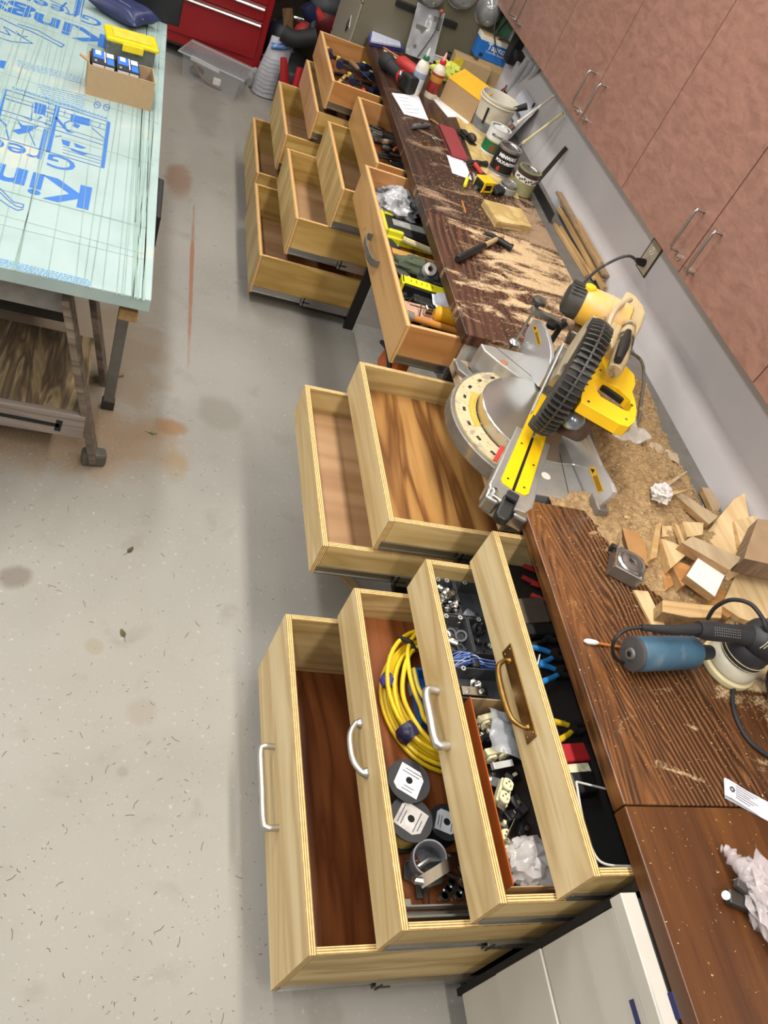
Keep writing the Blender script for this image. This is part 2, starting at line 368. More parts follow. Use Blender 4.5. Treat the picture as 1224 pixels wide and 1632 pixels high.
t1 = thing('worktop', 'long dark stained wooden worktop at the far end, dusty, under paint cans and tools', 'worktop', (.3, 3.6, .87))
part(t1, 'board', MB().box(0, .64, 3.03, 4.96, .868, ZC), WALNUT, bevel=.003, label='smoother dark brown far half')
part(t1, 'board', MB().box(0, .64, 2.19, 3.027, .868, ZC), OAKFAR, bevel=.003, label='sawdust covered oak half beside the mitre saw')
t2 = thing('worktop', 'near worktop of strongly grained dark oak joined to a plain red brown board', 'worktop', (.3, .4, .87))
part(t2, 'board', MB().box(0, .64, .569, 1.43, .868, ZC), OAKM, bevel=.003, label='bold arched grain oak board')
part(t2, 'board', MB().box(0, .64, -1.3, .566, .868, ZC), MAHOG, bevel=.003, label='smooth red brown board')
t, c, X = oak_mat('saw_bench_top', .3, 1.8, OAK, 40., org=(.3, 1.8))
c = t.mix(t.step(t.noise(t.co(), 14., 4, .5), .30, .5), c, '#b5a384'); t.color(c)
one('saw_bench_shelf', 'lowered dusty wooden shelf between the two worktops carrying the mitre saw', 'shelf',
    MB().box(0, XW - .145, 1.435, 2.187, .767, .807), t.m, (.3, 1.8, .767), bevel=.002)
one('back_ledge', 'grey laminate strip running between the worktop and the white wall', 'ledge',
    MB().box(.643, XW - .001, -1.3, 4.96, .865, .904), mat('#6a6661', .6, 0, .12, 20, dirt=('#9b8768', .62)), (.7, 1.8, .865), bevel=.002)

# ---------------------------------------------------------------- base cabinets (dark carcasses)
CBK = mat('#1d1a18', .6, 0, .2); CBW = mat('#b6b2aa', .5, 0, .06, dirt=('#8f897e', .66))
def carcass(y0, y1, label, shelf=False, top=.865, m=CBK, x1=.62, tk=.10):
    t = thing('base_cabinet', label, 'cabinet', (.3, (y0 + y1) / 2, 0))
    part(t, 'side_panel', MB().box(.01, x1, y0, y0 + .018, 0, top), m)
    part(t, 'side_panel', MB().box(.01, x1, y1 - .018, y1, 0, top), m)
    part(t, 'back_panel', MB().box(x1 - .01, x1, y0 + .018, y1 - .018, 0, top), m)
    part(t, 'bottom_panel', MB().box(.01, x1 - .01, y0 + .018, y1 - .018, .03, .05), m)
    part(t, 'top_rail', MB().box(.012, .06, y0 + .018, y1 - .018, top - .006, top), m)
    return t
CA = carcass(.415, 1.378, 'dark base cabinet holding the four nearest open drawers')
CE = carcass(1.425, 2.203, 'dark base cabinet under the mitre saw with two open drawers', top=.765)
CF = carcass(3.445, 4.205, 'dark base cabinet holding four open drawers past the tool drawer')
CH = carcass(4.245, 4.99, 'dark base cabinet with the furthest four open drawers')
tg = thing('base_cabinet', 'open pale grey base cabinet under the wide tool drawer with the arched pull', 'cabinet', (.3, 2.8, 0))
part(tg, 'side_panel', MB().box(.03, .62, 2.208, 2.226, 0, .865), CBW)
part(tg, 'side_panel', MB().box(.06, .62, 3.424, 3.442, 0, .865), CBW)
part(tg, 'back_panel', MB().box(.61, .62, 2.226, 3.424, 0, .865), CBW)
part(tg, 'bottom_panel', MB().box(.06, .61, 2.226, 3.424, .02, .06), CBW)
# white drawer cabinet, bottom right
WH = mat('#c3beb4', .38, 0, .03, 9, dirt=('#b0aa9f', .7))
tw = thing('drawer_cabinet', 'pale cream steel drawer cabinet under the near worktop', 'cabinet', (.2, -.3, 0))
part(tw, 'body', MB().box(0.0, .6, -1.2, .40, .10, .86), mat('#35322e', .6))
zs = [.10, .30, .523, .687, .816, .862]; xo = [-.03, -.034, -.030, -.034, -.038]
for i in range(5):
    dr = part(tw, 'drawer_front', MB().box(xo[i], 0.0, -1.2, .40 - (.0, .0, .0, .002, -.012)[i], zs[i] + .003, zs[i + 1] - .003), WH, bevel=.002)
for (px, py, xx) in ((1015, 1622, -.0345), (1078, 1612, -.0385)):
    q = at(px, py, x=xx); part(tw, 'tape_piece', MB().box(xx - .001, xx + .001, q.y - .012, q.y + .03, q.z - .008, q.z + .006), mat('#2b2f63', .5), label='dark blue tape stub')

# ---------------------------------------------------------------- wall cabinets
t = NT('brown_red_laminate', .33); n = t.noise(t.co((2.2, 2.2, 6), (.5, 0, 0)), 6., 5, .8); n2 = t.noise(t.co((1, 3, 9), (.5, 0, 0)), 22., 3, .4)
c = t.ramp(n, [(.3, '#7d5b4f'), (.5, '#8a6659'), (.7, '#956f61')]); c = t.mix(t.math('MULTIPLY', t.step(n2, .5, .75), .3), c, '#a88474'); t.color(c); t.bump(n2, .02, .0005); LAM = t.m
XD = .62; gaps = [4.985, 4.53, 3.955, 3.39, 2.815, 2.233, 1.655, 1.075, .495, -.085, -.665]
DK = mat('#1e1512', .7)
for i in range(0, 10, 2):
    ya, yb, ym = gaps[i], gaps[i + 2], gaps[i + 1]
    lab = ['furthest', 'fourth along from the near end,', 'middle', 'second along from the near end,', 'nearest'][i // 2]
    desc = ['furthest brown red wall cabinet, handles just above the clear jars', 'brown red wall cabinet above the paint cans, pair of handles low down',
            'brown red wall cabinet above the mitre saw and the wall outlet', 'brown red wall cabinet at the right edge above the wood offcuts', 'brown red wall cabinet nearest the camera, above the sander'][i // 2]
    if i == 8: continue
    t = thing('wall_cabinet', desc, 'cabinet', ((XD + XW) / 2, ym, 1.31), group='wall cabinets')
    part(t, 'body', MB().box(XD + .022, XW - .001, yb + .001, ya - .001, 1.31, 2.3), DK if 0 else mat('#5b3f34', .5), bevel=.001)
    for (d0, d1, s) in ((yb + .0025, ym - .003, 1), (ym + .003, ya - .0025, -1)):
        dr = part(t, 'door', MB().box(XD, XD + .019, d0, d1, 1.31, 2.3), LAM, bevel=.0012)
        hy = ym - s * .07; pts = [(XD, hy, 1.352), (XD - .030, hy, 1.352), (XD - .034, hy, 1.36), (XD - .034, hy, 1.49), (XD - .030, hy, 1.498), (XD, hy, 1.498)]
        part(t, 'handle', MB().tube(pts, .0048, 10), STEEL, True, label='bent steel wire handle', under=dr)
        part(t, 'lock', MB().lathe([(.0, 0), (.011, 0), (.011, .004), (.006, .006), (.006, .018), (0, .019)], 14, M=Matrix.Rotation(-PI / 2, 4, 'Y'), o=(XD, hy + s * .03, 1.345)), CHROME, True, under=dr)

# outlet and switch plate on the wall
oy, oz = 2.635, 1.165
to = thing('wall_outlet', 'cream double wall outlet with a plug in its lower socket', 'outlet', (XW, oy, oz))
part(to, 'back_box', MB().box(XW - .003, XW - .0005, oy - .044, oy + .05, oz - .066, oz + .072), mat('#3d372f', .8))
part(to, 'cover_plate', MB().box(XW - .008, XW - .003, oy - .038, oy + .038, oz - .06, oz + .06), mat('#b3a894', .5), bevel=.002)
for k in (-.027, .027):
    s = part(to, 'socket', MB().lathe([(0, 0), (.0165, 0), (.0165, .002), (.0, .002)], 16, M=Matrix.Rotation(-PI / 2, 4, 'Y'), o=(XW - .008, oy, oz + k)), mat('#d8cfba', .45))
    part(to, 'slot', MB().box(XW - .0108, XW - .0098, oy - .008, oy - .006, oz + k - .002, oz + k + .008).box(XW - .0108, XW - .0098, oy + .006, oy + .008, oz + k - .002, oz + k + .008).box(XW - .0108, XW - .0098, oy - .002, oy + .002, oz + k - .010, oz + k - .006), BLACK, under=s)
# ================================================================ DRAWERS
def handle_arch(t, y0, y1, x, z, r, proj, under, base=False):
    m = (y0 + y1) / 2
    if base: pts = bez([(x, y0, z), (x - proj * .45, y0 + .002, z), (x - proj, y0 + .03, z), (x - proj - .004, m, z), (x - proj, y1 - .03, z), (x - proj * .45, y1 - .002, z), (x, y1, z)], 6)
    else: pts = bez([(x, y0, z), (x - proj * .75, y0, z), (x - proj, y0 + .018, z), (x - proj, m, z), (x - proj, y1 - .018, z), (x - proj * .75, y1, z), (x, y1, z)], 6)
    h = part(t, 'handle', MB().tube(pts, r, 14), BRUSH, True, label='brushed steel bar handle', under=under)
    if base:
        for yy in (y0, y1):
            mb = MB().lathe([(0, 0), (r * 1.7, 0), (r * 1.7, .003), (r * 1.1, .012), (0, .012)], 16, M=Matrix.Rotation(-PI / 2, 4, 'Y'), o=(x, yy, z))
            part(t, 'handle', mb, BRUSH, True, label='round handle foot', under=under)
    return h
def drawer(cab, label, y0, y1, xf, zt, zb, kind='pine', bottom=B_RED, depth=.56, side_zb=None, rail=.26):
    """a drawer is a part of its cabinet; its boards, slides and handle are sub-parts"""
    t = Thing(); t.M, t.I = cab.M, cab.I
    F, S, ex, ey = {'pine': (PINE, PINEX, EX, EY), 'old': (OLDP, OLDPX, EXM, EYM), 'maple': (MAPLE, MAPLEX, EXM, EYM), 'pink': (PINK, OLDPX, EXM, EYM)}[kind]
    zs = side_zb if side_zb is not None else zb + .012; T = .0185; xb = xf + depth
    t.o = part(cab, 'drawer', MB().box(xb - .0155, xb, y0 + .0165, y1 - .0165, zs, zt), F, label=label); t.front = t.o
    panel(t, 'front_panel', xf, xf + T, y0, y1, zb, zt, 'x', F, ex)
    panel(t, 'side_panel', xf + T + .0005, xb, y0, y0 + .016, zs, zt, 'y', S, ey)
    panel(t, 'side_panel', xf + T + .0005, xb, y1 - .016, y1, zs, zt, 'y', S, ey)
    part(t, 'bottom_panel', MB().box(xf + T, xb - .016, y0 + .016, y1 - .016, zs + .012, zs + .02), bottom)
    t.floor = zs + .02
    # slides: inner rail on the side near its lower edge, outer rail running into the carcass
    for sgn, yy in ((-1, y0), (1, y1)):
        a, b = sorted((yy, yy + sgn * .006)); part(t, 'slide_rail', MB().box(xf + .012, xb - .01, a if sgn < 0 else b - .003, a + .003 if sgn < 0 else b, zs - .004, zs + .0005).box(xf + .012, xb - .01, a if sgn < 0 else b - .003, a + .003 if sgn < 0 else b, zs + .0235, zs + .028).box(xf + .012, xb - .01, a + .003 if sgn < 0 else a, b if sgn < 0 else b - .003, zs - .004, zs + .028), STEEL)
        a, b = sorted((yy + sgn * .0065, yy + sgn * .0125)); xs = xf + rail
        part(t, 'slide_rail', MB().box(xs, max(xb - .03, xs + .3), a, b, zs - .010, zs - .004).box(xs, max(xb - .03, xs + .3), a, b, zs + .028, zs + .034).box(xs, max(xb - .03, xs + .3), b if sgn > 0 else a - .0006, b + .0006 if sgn > 0 else a, zs - .010, zs + .034), STEEL, label='outer slide rail')
        part(t, 'slide_clip', MB().box(xs + .01, xs + .016, yy + sgn * .0135 - .0015, yy + sgn * .0135 + .0015, zs - .012, zs + .036).box(xs + .004, xs + .045, yy + sgn * .0135 - .0015, yy + sgn * .0135 + .0015, zs + .008, zs + .014), BLACK, under=t.o)
    return t
D4 = drawer(CA, 'top drawer of the nearest stack, barely pulled out, brass plate pull', .445, 1.345, -.087, .855, .714, 'pine', mat('#1c1511', .7, 0, .2))  # bottom coloured near black: shade under the worktop put into its colour
D3 = drawer(CA, 'second drawer of the nearest stack, conduit fittings and outlets inside', .445, 1.345, -.220, .702, .566, 'pine', B_RED)
D2 = drawer(CA, 'third drawer of the nearest stack, yellow cable coil and wire spools inside', .445, 1.345, -.373, .537, .392, 'pine', B_RED)
D1 = drawer(CA, 'empty deep bottom drawer of the nearest stack with long steel handle', .445, 1.345, -.529, .378, .070, 'pine', B_RED, depth=.54)
handle_arch(D1, .791, 1.016, -.529, .203, .0092, .040, D1.front)
handle_arch(D2, .827, .962, -.373, .463, .0085, .032, D2.front, True)
handle_arch(D3, .828, .977, -.220, .626, .0115, .036, D3.front)
# brass pull on a plate
bp = part(D4, 'back_plate', MB().box(-.0905, -.0872, .772, 1.022, .756, .801), BRASS, bevel=.001, label='antique brass plate', under=D4.o)
part(D4, 'handle', MB().tube(bez([(-.09, .805, .778), (-.105, .806, .778), (-.128, .83, .776), (-.133, .895, .774), (-.128, .96, .776), (-.105, .984, .778), (-.09, .985, .778)], 6), [.0085, .0075, .0065, .006, .0055, .005, .0055] + [.0055 + .002 * math.sin(i / 23 * PI) for i in range(24)] + [.005, .0055, .006, .0065, .0075, .0085], 12), BRASS, True, label='curved brass grip', under=D4.front)
for yy in (.785, 1.010):
    for zz in (.766, .792): part(D4, 'screw', MB().lathe([(0, 0), (.0035, 0), (.003, .0015), (0, .002)], 10, M=Matrix.Rotation(-PI / 2, 4, 'Y'), o=(-.0905, yy, zz)), BRASS, True, under=D4.front)
E2 = drawer(CE, 'upper empty drawer under the mitre saw with a streaky golden bottom', 1.462, 2.182, -.316, .710, .582, 'pine', B_GOLD)
E1 = drawer(CE, 'lower empty drawer under the mitre saw with a pinkish bottom', 1.462, 2.182, -.466, .566, .436, 'pine', B_PINK)
G1 = drawer(tg, 'wide varnished drawer with arched grey pull, full of mixed tools', 2.24, 3.41, -.191, .855, .693, 'maple', B_RED)
part(G1, 'handle', MB().add(*(lambda P: ([p for q in P for p in q], [(i * 4 + k, i * 4 + (k + 1) % 4, i * 4 + 4 + (k + 1) % 4, i * 4 + 4 + k) for i in range(len(P) - 1) for k in range(4)] + [(3, 2, 1, 0), tuple(len(P) * 4 - 4 + k for k in range(4))]))(
    [[(x, y, .762), (x, y, .792), (x + dx, y + dy, .792), (x + dx, y + dy, .762)] for x, y, dx, dy in
     [(-.191, 2.735, 0, .006), (-.212, 2.735, 0, .006), (-.222, 2.745, .004, .004), (-.230, 2.775, .006, 0), (-.234, 2.838, .006, 0), (-.230, 2.90, .006, 0), (-.222, 2.93, .004, -.004), (-.212, 2.94, 0, -.006), (-.191, 2.94, 0, -.006)]])), mat('#8f8d8a', .35, .8), label='flat arched grey metal pull', under=G1.front)
B1 = drawer(CF, 'top drawer past the wide one, full of pliers and dark hand tools', 3.47, 4.18, -.131, .855, .715, 'maple', B_RED)
F3 = drawer(CF, 'pale empty second drawer below the pliers drawer', 3.47, 4.18, -.235, .695, .498, 'old', B_PINK)
F2 = drawer(CF, 'empty third drawer below the pliers drawer with a knot on its side', 3.47, 4.18, -.392, .500, .310, 'old', B_PINK)
F1 = drawer(CF, 'empty bottom drawer below the pliers drawer, furthest out of its stack', 3.47, 4.18, -.502, .270, .062, 'old', B_PINK)
A1 = drawer(CH, 'top drawer of the furthest stack holding blue clamps', 4.27, 4.97, -.256, .855, .715, 'maple', B_RED)
H3 = drawer(CH, 'pinkish second drawer of the furthest stack, just under the clamps drawer', 4.27, 4.97, -.285, .688, .545, 'pink', B_PINK)
H2 = drawer(CH, 'third drawer of the furthest stack, empty', 4.27, 4.97, -.404, .528, .335, 'old', B_PINK)
H1 = drawer(CH, 'bottom drawer of the furthest stack, empty, beside the bag on the floor', 4.27, 4.97, -.493, .285, .070, 'old', B_PINK)
# ================================================================ MITRE SAW
ZT = .91
D = V((-.485, -.8745, 0)).normalized(); N = V((-D.y, D.x, 0)); K = V((.175, 1.81, 0))
N = V((.8745, -.485, 0))
def kd(a, b, z): p = K + D * a + N * b; return V((p.x, p.y, z))
ALU = mat('#b4b2ad', .32, .6, .08, 25, dirt=('#b9a98a', .60)); ALUD = mat('#8d8a84', .45, .6, .12, 30, dirt=('#b5a17c', .52))
DUSTY = mat('#c4b18c', .85, 0, .12, 40, bump=.3, dirt=('#8b857b', .54)); YDUST = mat('#dfac3a', .5, 0, .08, 10, dirt=('#d3b58c', .40))
GREYB = mat('#3a3733', .55, 0, .25, 30, dirt=('#8a7a5e', .55))
saw = thing('mitre_saw', 'yellow and black mitre saw with ribbed blade guard on the lowered shelf', 'mitre saw', (.19, 1.80, .807))
def arc(cx, cy, r, a0, a1, n): return [(cx + r * math.cos(a0 + (a1 - a0) * i / n), cy + r * math.sin(a0 + (a1 - a0) * i / n)) for i in range(n + 1)]
# base casting with far and near table wings
fw = [(.047, 2.155), (.052, 2.12), (.092, 2.072), (.15, 2.018), (.20, 2.0), (.30, 2.0), (.30, 2.165)]
nw = [(.041, 1.461), (.232, 1.462), (.232, 1.70), (.17, 1.668)]
part(saw, 'far_table_wing', MB().prism(fw, .812, ZT), ALU, bevel=.004)
part(saw, 'near_table_wing', MB().prism(nw, .845, ZT), ALU, bevel=.004)
part(saw, 'label_plate', MB().lathe([(.006, 0), (.015, 0), (.015, .0006), (.006, .0006)], 20, o=(.118, 2.075, ZT + .0002)), mat('#a26f55', .5), label='printed no hands ring mark on far wing')
part(saw, 'label_plate', MB().lathe([(.010, 0), (.015, 0), (.015, .0006), (.010, .0006)], 20, o=(.115, 1.545, ZT + .0002)), mat('#d8d2c8', .5), label='pale ring mark on near wing')
ring = arc(K.x, K.y, .272, 1.75, 4.45, 28) + arc(K.x, K.y, .20, 4.45, 1.75, 28)
part(saw, 'mitre_scale_ring', MB().prism(ring, .812, .866), DUSTY, bevel=.003)
rim = arc(K.x, K.y, .285, 1.7, 4.5, 28) + arc(K.x, K.y, .2725, 4.5, 1.7, 28)
part(saw, 'rim', MB().prism(rim, .808, .858), ALUD, True, bevel=.003)
for i in range(9):
    a = 1.95 + i * .27; p = (K.x + .243 * math.cos(a), K.y + .243 * math.sin(a), .8664)
    part(saw, 'detent_slot', MB().cbox(p, (.010, .018, .0012), rz=a), BLACK)
for k, (r0, r1) in enumerate(((.203, .214), (.217, .226))):
    lab = arc(K.x, K.y, r1, 2.55, 3.35, 14) + arc(K.x, K.y, r0, 3.35, 2.55, 14)
    part(saw, 'angle_scale', MB().prism(lab, .8662, .8672), mat('#caa233', .5), label='yellow printed angle scale')
tab = [(.004, 2.165), (-.012, 2.15), (-.01, 2.10), (.03, 2.06), (.00, 2.02), (.02, 1.99), (.06, 2.02), (.055, 2.08), (.03, 2.13)]
part(saw, 'mounting_foot', MB().prism(tab, .808, .826), ALUD, bevel=.003)
# turntable with arm and yellow kerf plate
part(saw, 'turntable', MB().lathe([(0, .85), (.19, .85), (.199, .862), (.199, ZT - .002), (.196, ZT + .0005), (0, ZT + .0005)], 48, o=(K.x, K.y, 0)), mat('#c2c0bb', .25, .9, .06, 12, dirt=('#b8ad98', .66)), True)
armp = [kd(a, b, 0).to_2d()[:] for a, b in ((.10, -.062), (.33, -.066), (.43, -.070), (.468, -.055), (.478, 0), (.468, .055), (.43, .070), (.33, .066), (.10, .062))]
part(saw, 'turntable_arm', MB().prism(armp, .845, ZT + .0015), ALU, bevel=.006)
kp = [(-.14, -.034), (.385, -.044), (.40, -.036), (.405, -.0045), (-.14, -.0045)]; kq = [(a, -b) for a, b in kp][::-1]
for kk in (kp, kq): part(saw, 'kerf_plate', MB().prism([kd(a, b, 0).to_2d()[:] for a, b in kk], ZT + .0016, ZT + .0045), mat('#f0bf12', .35, 0, .04), bevel=.0008)
part(saw, 'kerf_slot', MB().prism([kd(a, b, 0).to_2d()[:] for a, b in ((.12, -.0044), (.405, -.0044), (.405, .0044), (.12, .0044))], ZT + .0016, ZT + .0021), mat('#060606', .9))
for a, b in ((.18, -.026), (.37, -.026), (.37, .026), (.25, .03)): part(saw, 'screw', MB().lathe([(0, 0), (.004, 0), (.003, .001), (0, .001)], 10, o=kd(a, b, ZT + .0045)), BLACK)
# arm tip: detent lever, clamp knob
part(saw, 'arm_bracket', MB().cbox(kd(.462, -.045, .885), (.05, .045, .05), rz=math.atan2(D.y, D.x)).cbox(kd(.47, .045, .885), (.05, .045, .05), rz=math.atan2(D.y, D.x)), STEEL, bevel=.008)
part(saw, 'arm_screw', MB().lathe([(0, 0), (.010, 0), (.010, .012), (.006, .015), (0, .015)], 16, o=kd(.455, -.05, .91)), CHROME, True)
part(saw, 'lock_lever', MB().prism([(-.022, -.02), (.05, -.022), (.062, -.012), (.062, .012), (.05, .022), (-.022, .02)], .0, .034, M=frame(kd(.46, .0, .885), math.atan2(D.y, D.x), 0, .25)), BLACK, bevel=.007)
part(saw, 'lock_lever', MB().cbox(kd(.455, 0, .93), (.03, .036, .012), rz=math.atan2(D.y, D.x)), RUBBER, bevel=.004, label='black rubber thumb pad')
part(saw, 'clamp_knob', MB().lathe([(0, 0), (.018, 0), (.021, .01), (.018, .02), (.008, .035), (0, .035)], 18, M=Matrix.Rotation(PI, 4, 'X'), o=kd(.47, .01, .885)), STEEL, True)
part(saw, 'angle_pointer', MB().beam(kd(.245, -.075, ZT + .006), kd(.315, -.078, ZT - .004), .014, .006), REDT, bevel=.002, label='red angle pointer')
# fences, standing along the table
def plate_x(pts, x0, x1):
    q = [at(px, py, x=x0) for px, py in pts]; n = len(q)
    return MB().add([(x0, p.y, p.z) for p in q] + [(x1, p.y, p.z) for p in q], [tuple(range(n)), tuple(range(n, 2 * n))[::-1]] + [(i, n + i, n + (i + 1) % n, (i + 1) % n) for i in range(n)])
fmat = mat('#c9c8c8', .25, .55, .05, 8, dirt=('#c0b7a5', .66))
part(saw, 'far_fence', plate_x([(822, 563), (834, 545), (838, 528), (849, 508), (857, 510), (864, 516), (870, 527), (876, 548), (878, 562), (876, 580), (870, 596), (858, 617), (848, 606)], .212, .226), fmat, bevel=.002)
part(saw, 'near_fence', plate_x([(884, 700), (905, 690), (934, 692), (943, 712), (956, 742), (973, 770), (978, 784), (972, 793), (940, 818), (930, 800), (921, 782)], .236, .250), fmat, bevel=.002)
part(saw, 'fence_foot', MB().box(.226, .33, 2.02, 2.16, .86, .915), ALUD, bevel=.004)
part(saw, 'fence_foot', MB().box(.250, .33, 1.50, 1.66, .86, .912).box(.2325, .27, 1.41, 1.475, .912, .94), ALUD, bevel=.004)
WY = mat('#d9a514', .45, 0, .05)
for pts, x in (([(849, 520), (854, 517), (862, 546), (857, 552)], .2115), ([(938, 745), (947, 743), (962, 781), (953, 787)], .2355)):
    w_ = part(saw, 'warning_label', plate_x(pts, x - .0006, x), WY, label='yellow warning sticker on the fence')
    def lp(u, v, pts=pts): return (pts[0][0] + (pts[1][0] - pts[0][0]) * u + (pts[3][0] - pts[0][0]) * v, pts[0][1] + (pts[1][1] - pts[0][1]) * u + (pts[3][1] - pts[0][1]) * v)
    part(saw, 'warning_triangle', plate_x([lp(.2, .05), lp(.9, .12), lp(.35, .24)], x - .0012, x - .0007), BLACK, under=w_)
    mbt = MB()
    for r in range(4):
        u = .2 + r * .2; q = plate_x([lp(u, .34), lp(u + .08, .34), lp(u + .08, .92), lp(u, .92)], x - .0011, x - .0008); mbt.add(q.v, q.f)
    part(saw, 'printed_text', mbt, BLACK, under=w_)
for (xa, ya, xb, yb) in ((.10, 2.16, .212, 2.03), (.17, 1.462, .20, 1.66)): part(saw, 'casting_seam', MB().beam((xa, ya, ZT + .0004), (xb, yb, ZT + .0004), .0022, .0006), DARKST)
piv = kd(-.20, .0, 0)
part(saw, 'pivot_column', MB().cbox(kd(-.22, .01, .92), (.10, .10, .16), rz=math.atan2(D.y, D.x)), ALUD, bevel=.014)
part(saw, 'pivot_housing', MB().cyl(kd(-.22, -.05, 1.0), kd(-.22, .09, 1.0), .050, n=24), ALUD, True, bevel=.004)
part(saw, 'bevel_bracket', MB().cbox(at(915, 530, z=1.07), (.07, .03, .06), rz=math.atan2(D.y, D.x), ry=.3), STEEL, bevel=.006)
part(saw, 'bevel_lock', MB().cyl(at(902, 516, z=1.06), at(890, 522, z=1.05), .010, .014, n=14), BLACK, True, bevel=.003)
# clamp: rod, arm, knob, foot
ft = at(821, 545, z=.925); cx_, cy_ = ft.x, ft.y
part(saw, 'clamp_foot', MB().lathe([(0, 0), (.020, 0), (.023, .006), (.018, .012), (.007, .018), (0, .018)], 20, o=(cx_, cy_, .918)), STEEL, True)
part(saw, 'clamp_rod', MB().cyl((cx_, cy_, .93), (cx_, cy_, 1.075), .0045, n=10), STEEL, True)
part(saw, 'clamp_knob', MB().lathe([(0, 0), (.008, 0), (.010, .012), (.024, .016), (.025, .026), (.018, .032), (0, .034)], 18, o=(cx_, cy_, 1.075)), GREYB, True, label='black clamp knob')
ce = at(893, 521, z=1.02); part(saw, 'clamp_arm', MB().beam((cx_ - .01, cy_, 1.062), (ce.x, ce.y, 1.03), .026, .020), ALUD, bevel=.004)
part(saw, 'clamp_post', MB().cyl((ce.x, ce.y, .90), (ce.x, ce.y, 1.05), .010, n=12), GREYB, True)
part(saw, 'clamp_knob', MB().cyl(at(872, 515, z=1.03), at(886, 522, z=1.03), .016, .014, n=12), BLACK, True, bevel=.004, label='small black side knob')
# blade, guards
GC = V((.17, 1.765, 1.105)); GC = K + D * ((GC - K).to_2d().dot(D.to_2d())) + V((0, 0, 1.105)); GC.z = 1.105
Mg = Matrix((D, V((0, 0, 1)), N)).transposed().to_4x4(); Mg.translation = GC  # local x along arm, y up, z across
part(saw, 'blade', MB(Mg).lathe([(0, -.001), (.150, -.001), (.150, .001), (0, .001)], 60), STEEL)
def sector(r0, r1, a0, a1, z0, z1, n=24, mi=0):
    mb = MB(Mg); P = [(r1 * math.cos(a0 + (a1 - a0) * i / n), r1 * math.sin(a0 + (a1 - a0) * i / n)) for i in range(n + 1)]
    Q = [(r0 * math.cos(a1 + (a0 - a1) * i / n), r0 * math.sin(a1 + (a0 - a1) * i / n)) for i in range(n + 1)]
    return mb.prism(P + Q, z0, z1, mi)
SM = mat('#2a2724', .5, 0, .25, 30, bump=.2, dirt=('#7b6b52', .60))
# ribbed lower guard (smoke coloured), hub to rim
part(saw, 'lower_guard', sector(.02, .168, -1.25, 2.5, -.028, -.022).M and sector(.02, .168, -1.25, 2.5, -.028, -.022), SM)
part(saw, 'lower_guard', sector(.02, .168, -1.25, 2.5, .022, .028), SM)
part(saw, 'guard_rim', sector(.166, .171, -1.25, 2.5, -.030, .030), SM)
part(saw, 'guard_spine', sector(.171, .187, -1.25, 2.45, -.003, .003), GREYB)
for i in range(34):
    a = -1.22 + i * 3.6 / 33; R_ = .176
    c_, s_ = math.cos(a), math.sin(a)
    M2 = Mg @ Matrix.Translation((R_ * c_, R_ * s_, 0)) @ Matrix.Rotation(a, 4, 'Z')
    part(saw, 'guard_rib', MB(M2).prism([(-.030, -.034), (.004, -.034), (.011, -.014), (.012, 0), (.011, .014), (.004, .034), (-.030, .034), (-.030, .031), (-.004, .029), (-.004, -.029), (-.030, -.031)], -.0021, .0021, M=Matrix.Rotation(PI / 2, 4, 'X')), GREYB)
part(saw, 'guard_sticker', sector(.1885, .1895, 2.30, 2.52, -.016, .016), mat('#5d2b2b', .5), label='faded dark red sticker')
# upper guard + arm of the head, behind the lower guard
part(saw, 'upper_guard', sector(.03, .185, 2.0, 3.9, -.034, .034), mat('#bcae92', .5, .2, .1, 30, dirt=('#7d756a', .58)), bevel=.006)
part(saw, 'guard_link', MB().beam(kd(-.14, -.052, 1.10), kd(.12, -.046, .985), .006, .018), ALU, bevel=.002)
part(saw, 'guard_link', MB().beam(kd(-.22, -.048, 1.09), kd(.05, -.044, 1.04), .004, .014), GREYB, bevel=.002)
part(saw, 'arbor_cap', MB().blob(at(913, 668, z=1.05), (.036, .036, .034), 0, 1, 22, 14), mat('#8e99a6', .22, .6, .05), True, label='rounded blue grey arbor cap')
part(saw, 'arbor_shroud', MB().tube([at(905, 672, z=1.03), at(925, 690, z=1.0)], .045, 20, r2=.03), mat('#5b4438', .5, 0, .2), True)
# motor body
ma, mb_ = at(905, 474, z=1.16), at(988, 512, z=1.17); ax = (mb_ - ma).normalized()
part(saw, 'motor_body', MB().tube([ma + ax * .045, ma + ax * .06, ma + ax * .12, ma + ax * .20, mb_ + ax * .02], [.056, .062, .064, .062, .055], 24), YDUST, True)
part(saw, 'motor_endcap', MB().tube([ma - ax * .012, ma - ax * .004, ma + ax * .02, ma + ax * .046], [.036, .050, .057, .058], 24), GREYB, True)
side = ax.cross(V((0, 0, 1))).normalized(); upv = side.cross(ax)
for i in range(12):
    a = i * PI / 14 - .1; dirv = -side * math.cos(a) * -1 * -1 + upv * math.sin(a)
    p = ma + ax * .018 + dirv * .0585
    part(saw, 'vent_fin', MB().beam(p - ax * .022, p + ax * .022, .005, .006, up=tuple(dirv)), mat('#3a3834', .6), bevel=.001)
part(saw, 'brush_cap', MB().cyl(ma + ax * .05 + upv * .04, ma + ax * .05 + upv * .068, .022, .018, n=16), YEL, True, bevel=.003)
part(saw, 'motor_band', MB().tube([ma + ax * .125, ma + ax * .131], .0655, 24), YDUST, True)
# gear/belt housing to the right, pale with dust
bh = [(1000, 462), (1014, 470), (1028, 488), (1031, 500), (1024, 520), (1010, 545), (996, 560), (975, 552), (968, 530), (982, 500), (990, 478)]
def slab(pts, z0, z1):
    q = [at(px, py, z=z1) for px, py in pts]; return MB().prism([(p.x, p.y) for p in q], z0, z1)
part(saw, 'belt_housing', slab(bh, 1.09, 1.185), mat('#cdb78c', .6, 0, .08, 20, dirt=('#e2ae36', .66)), bevel=.012, seg=3)
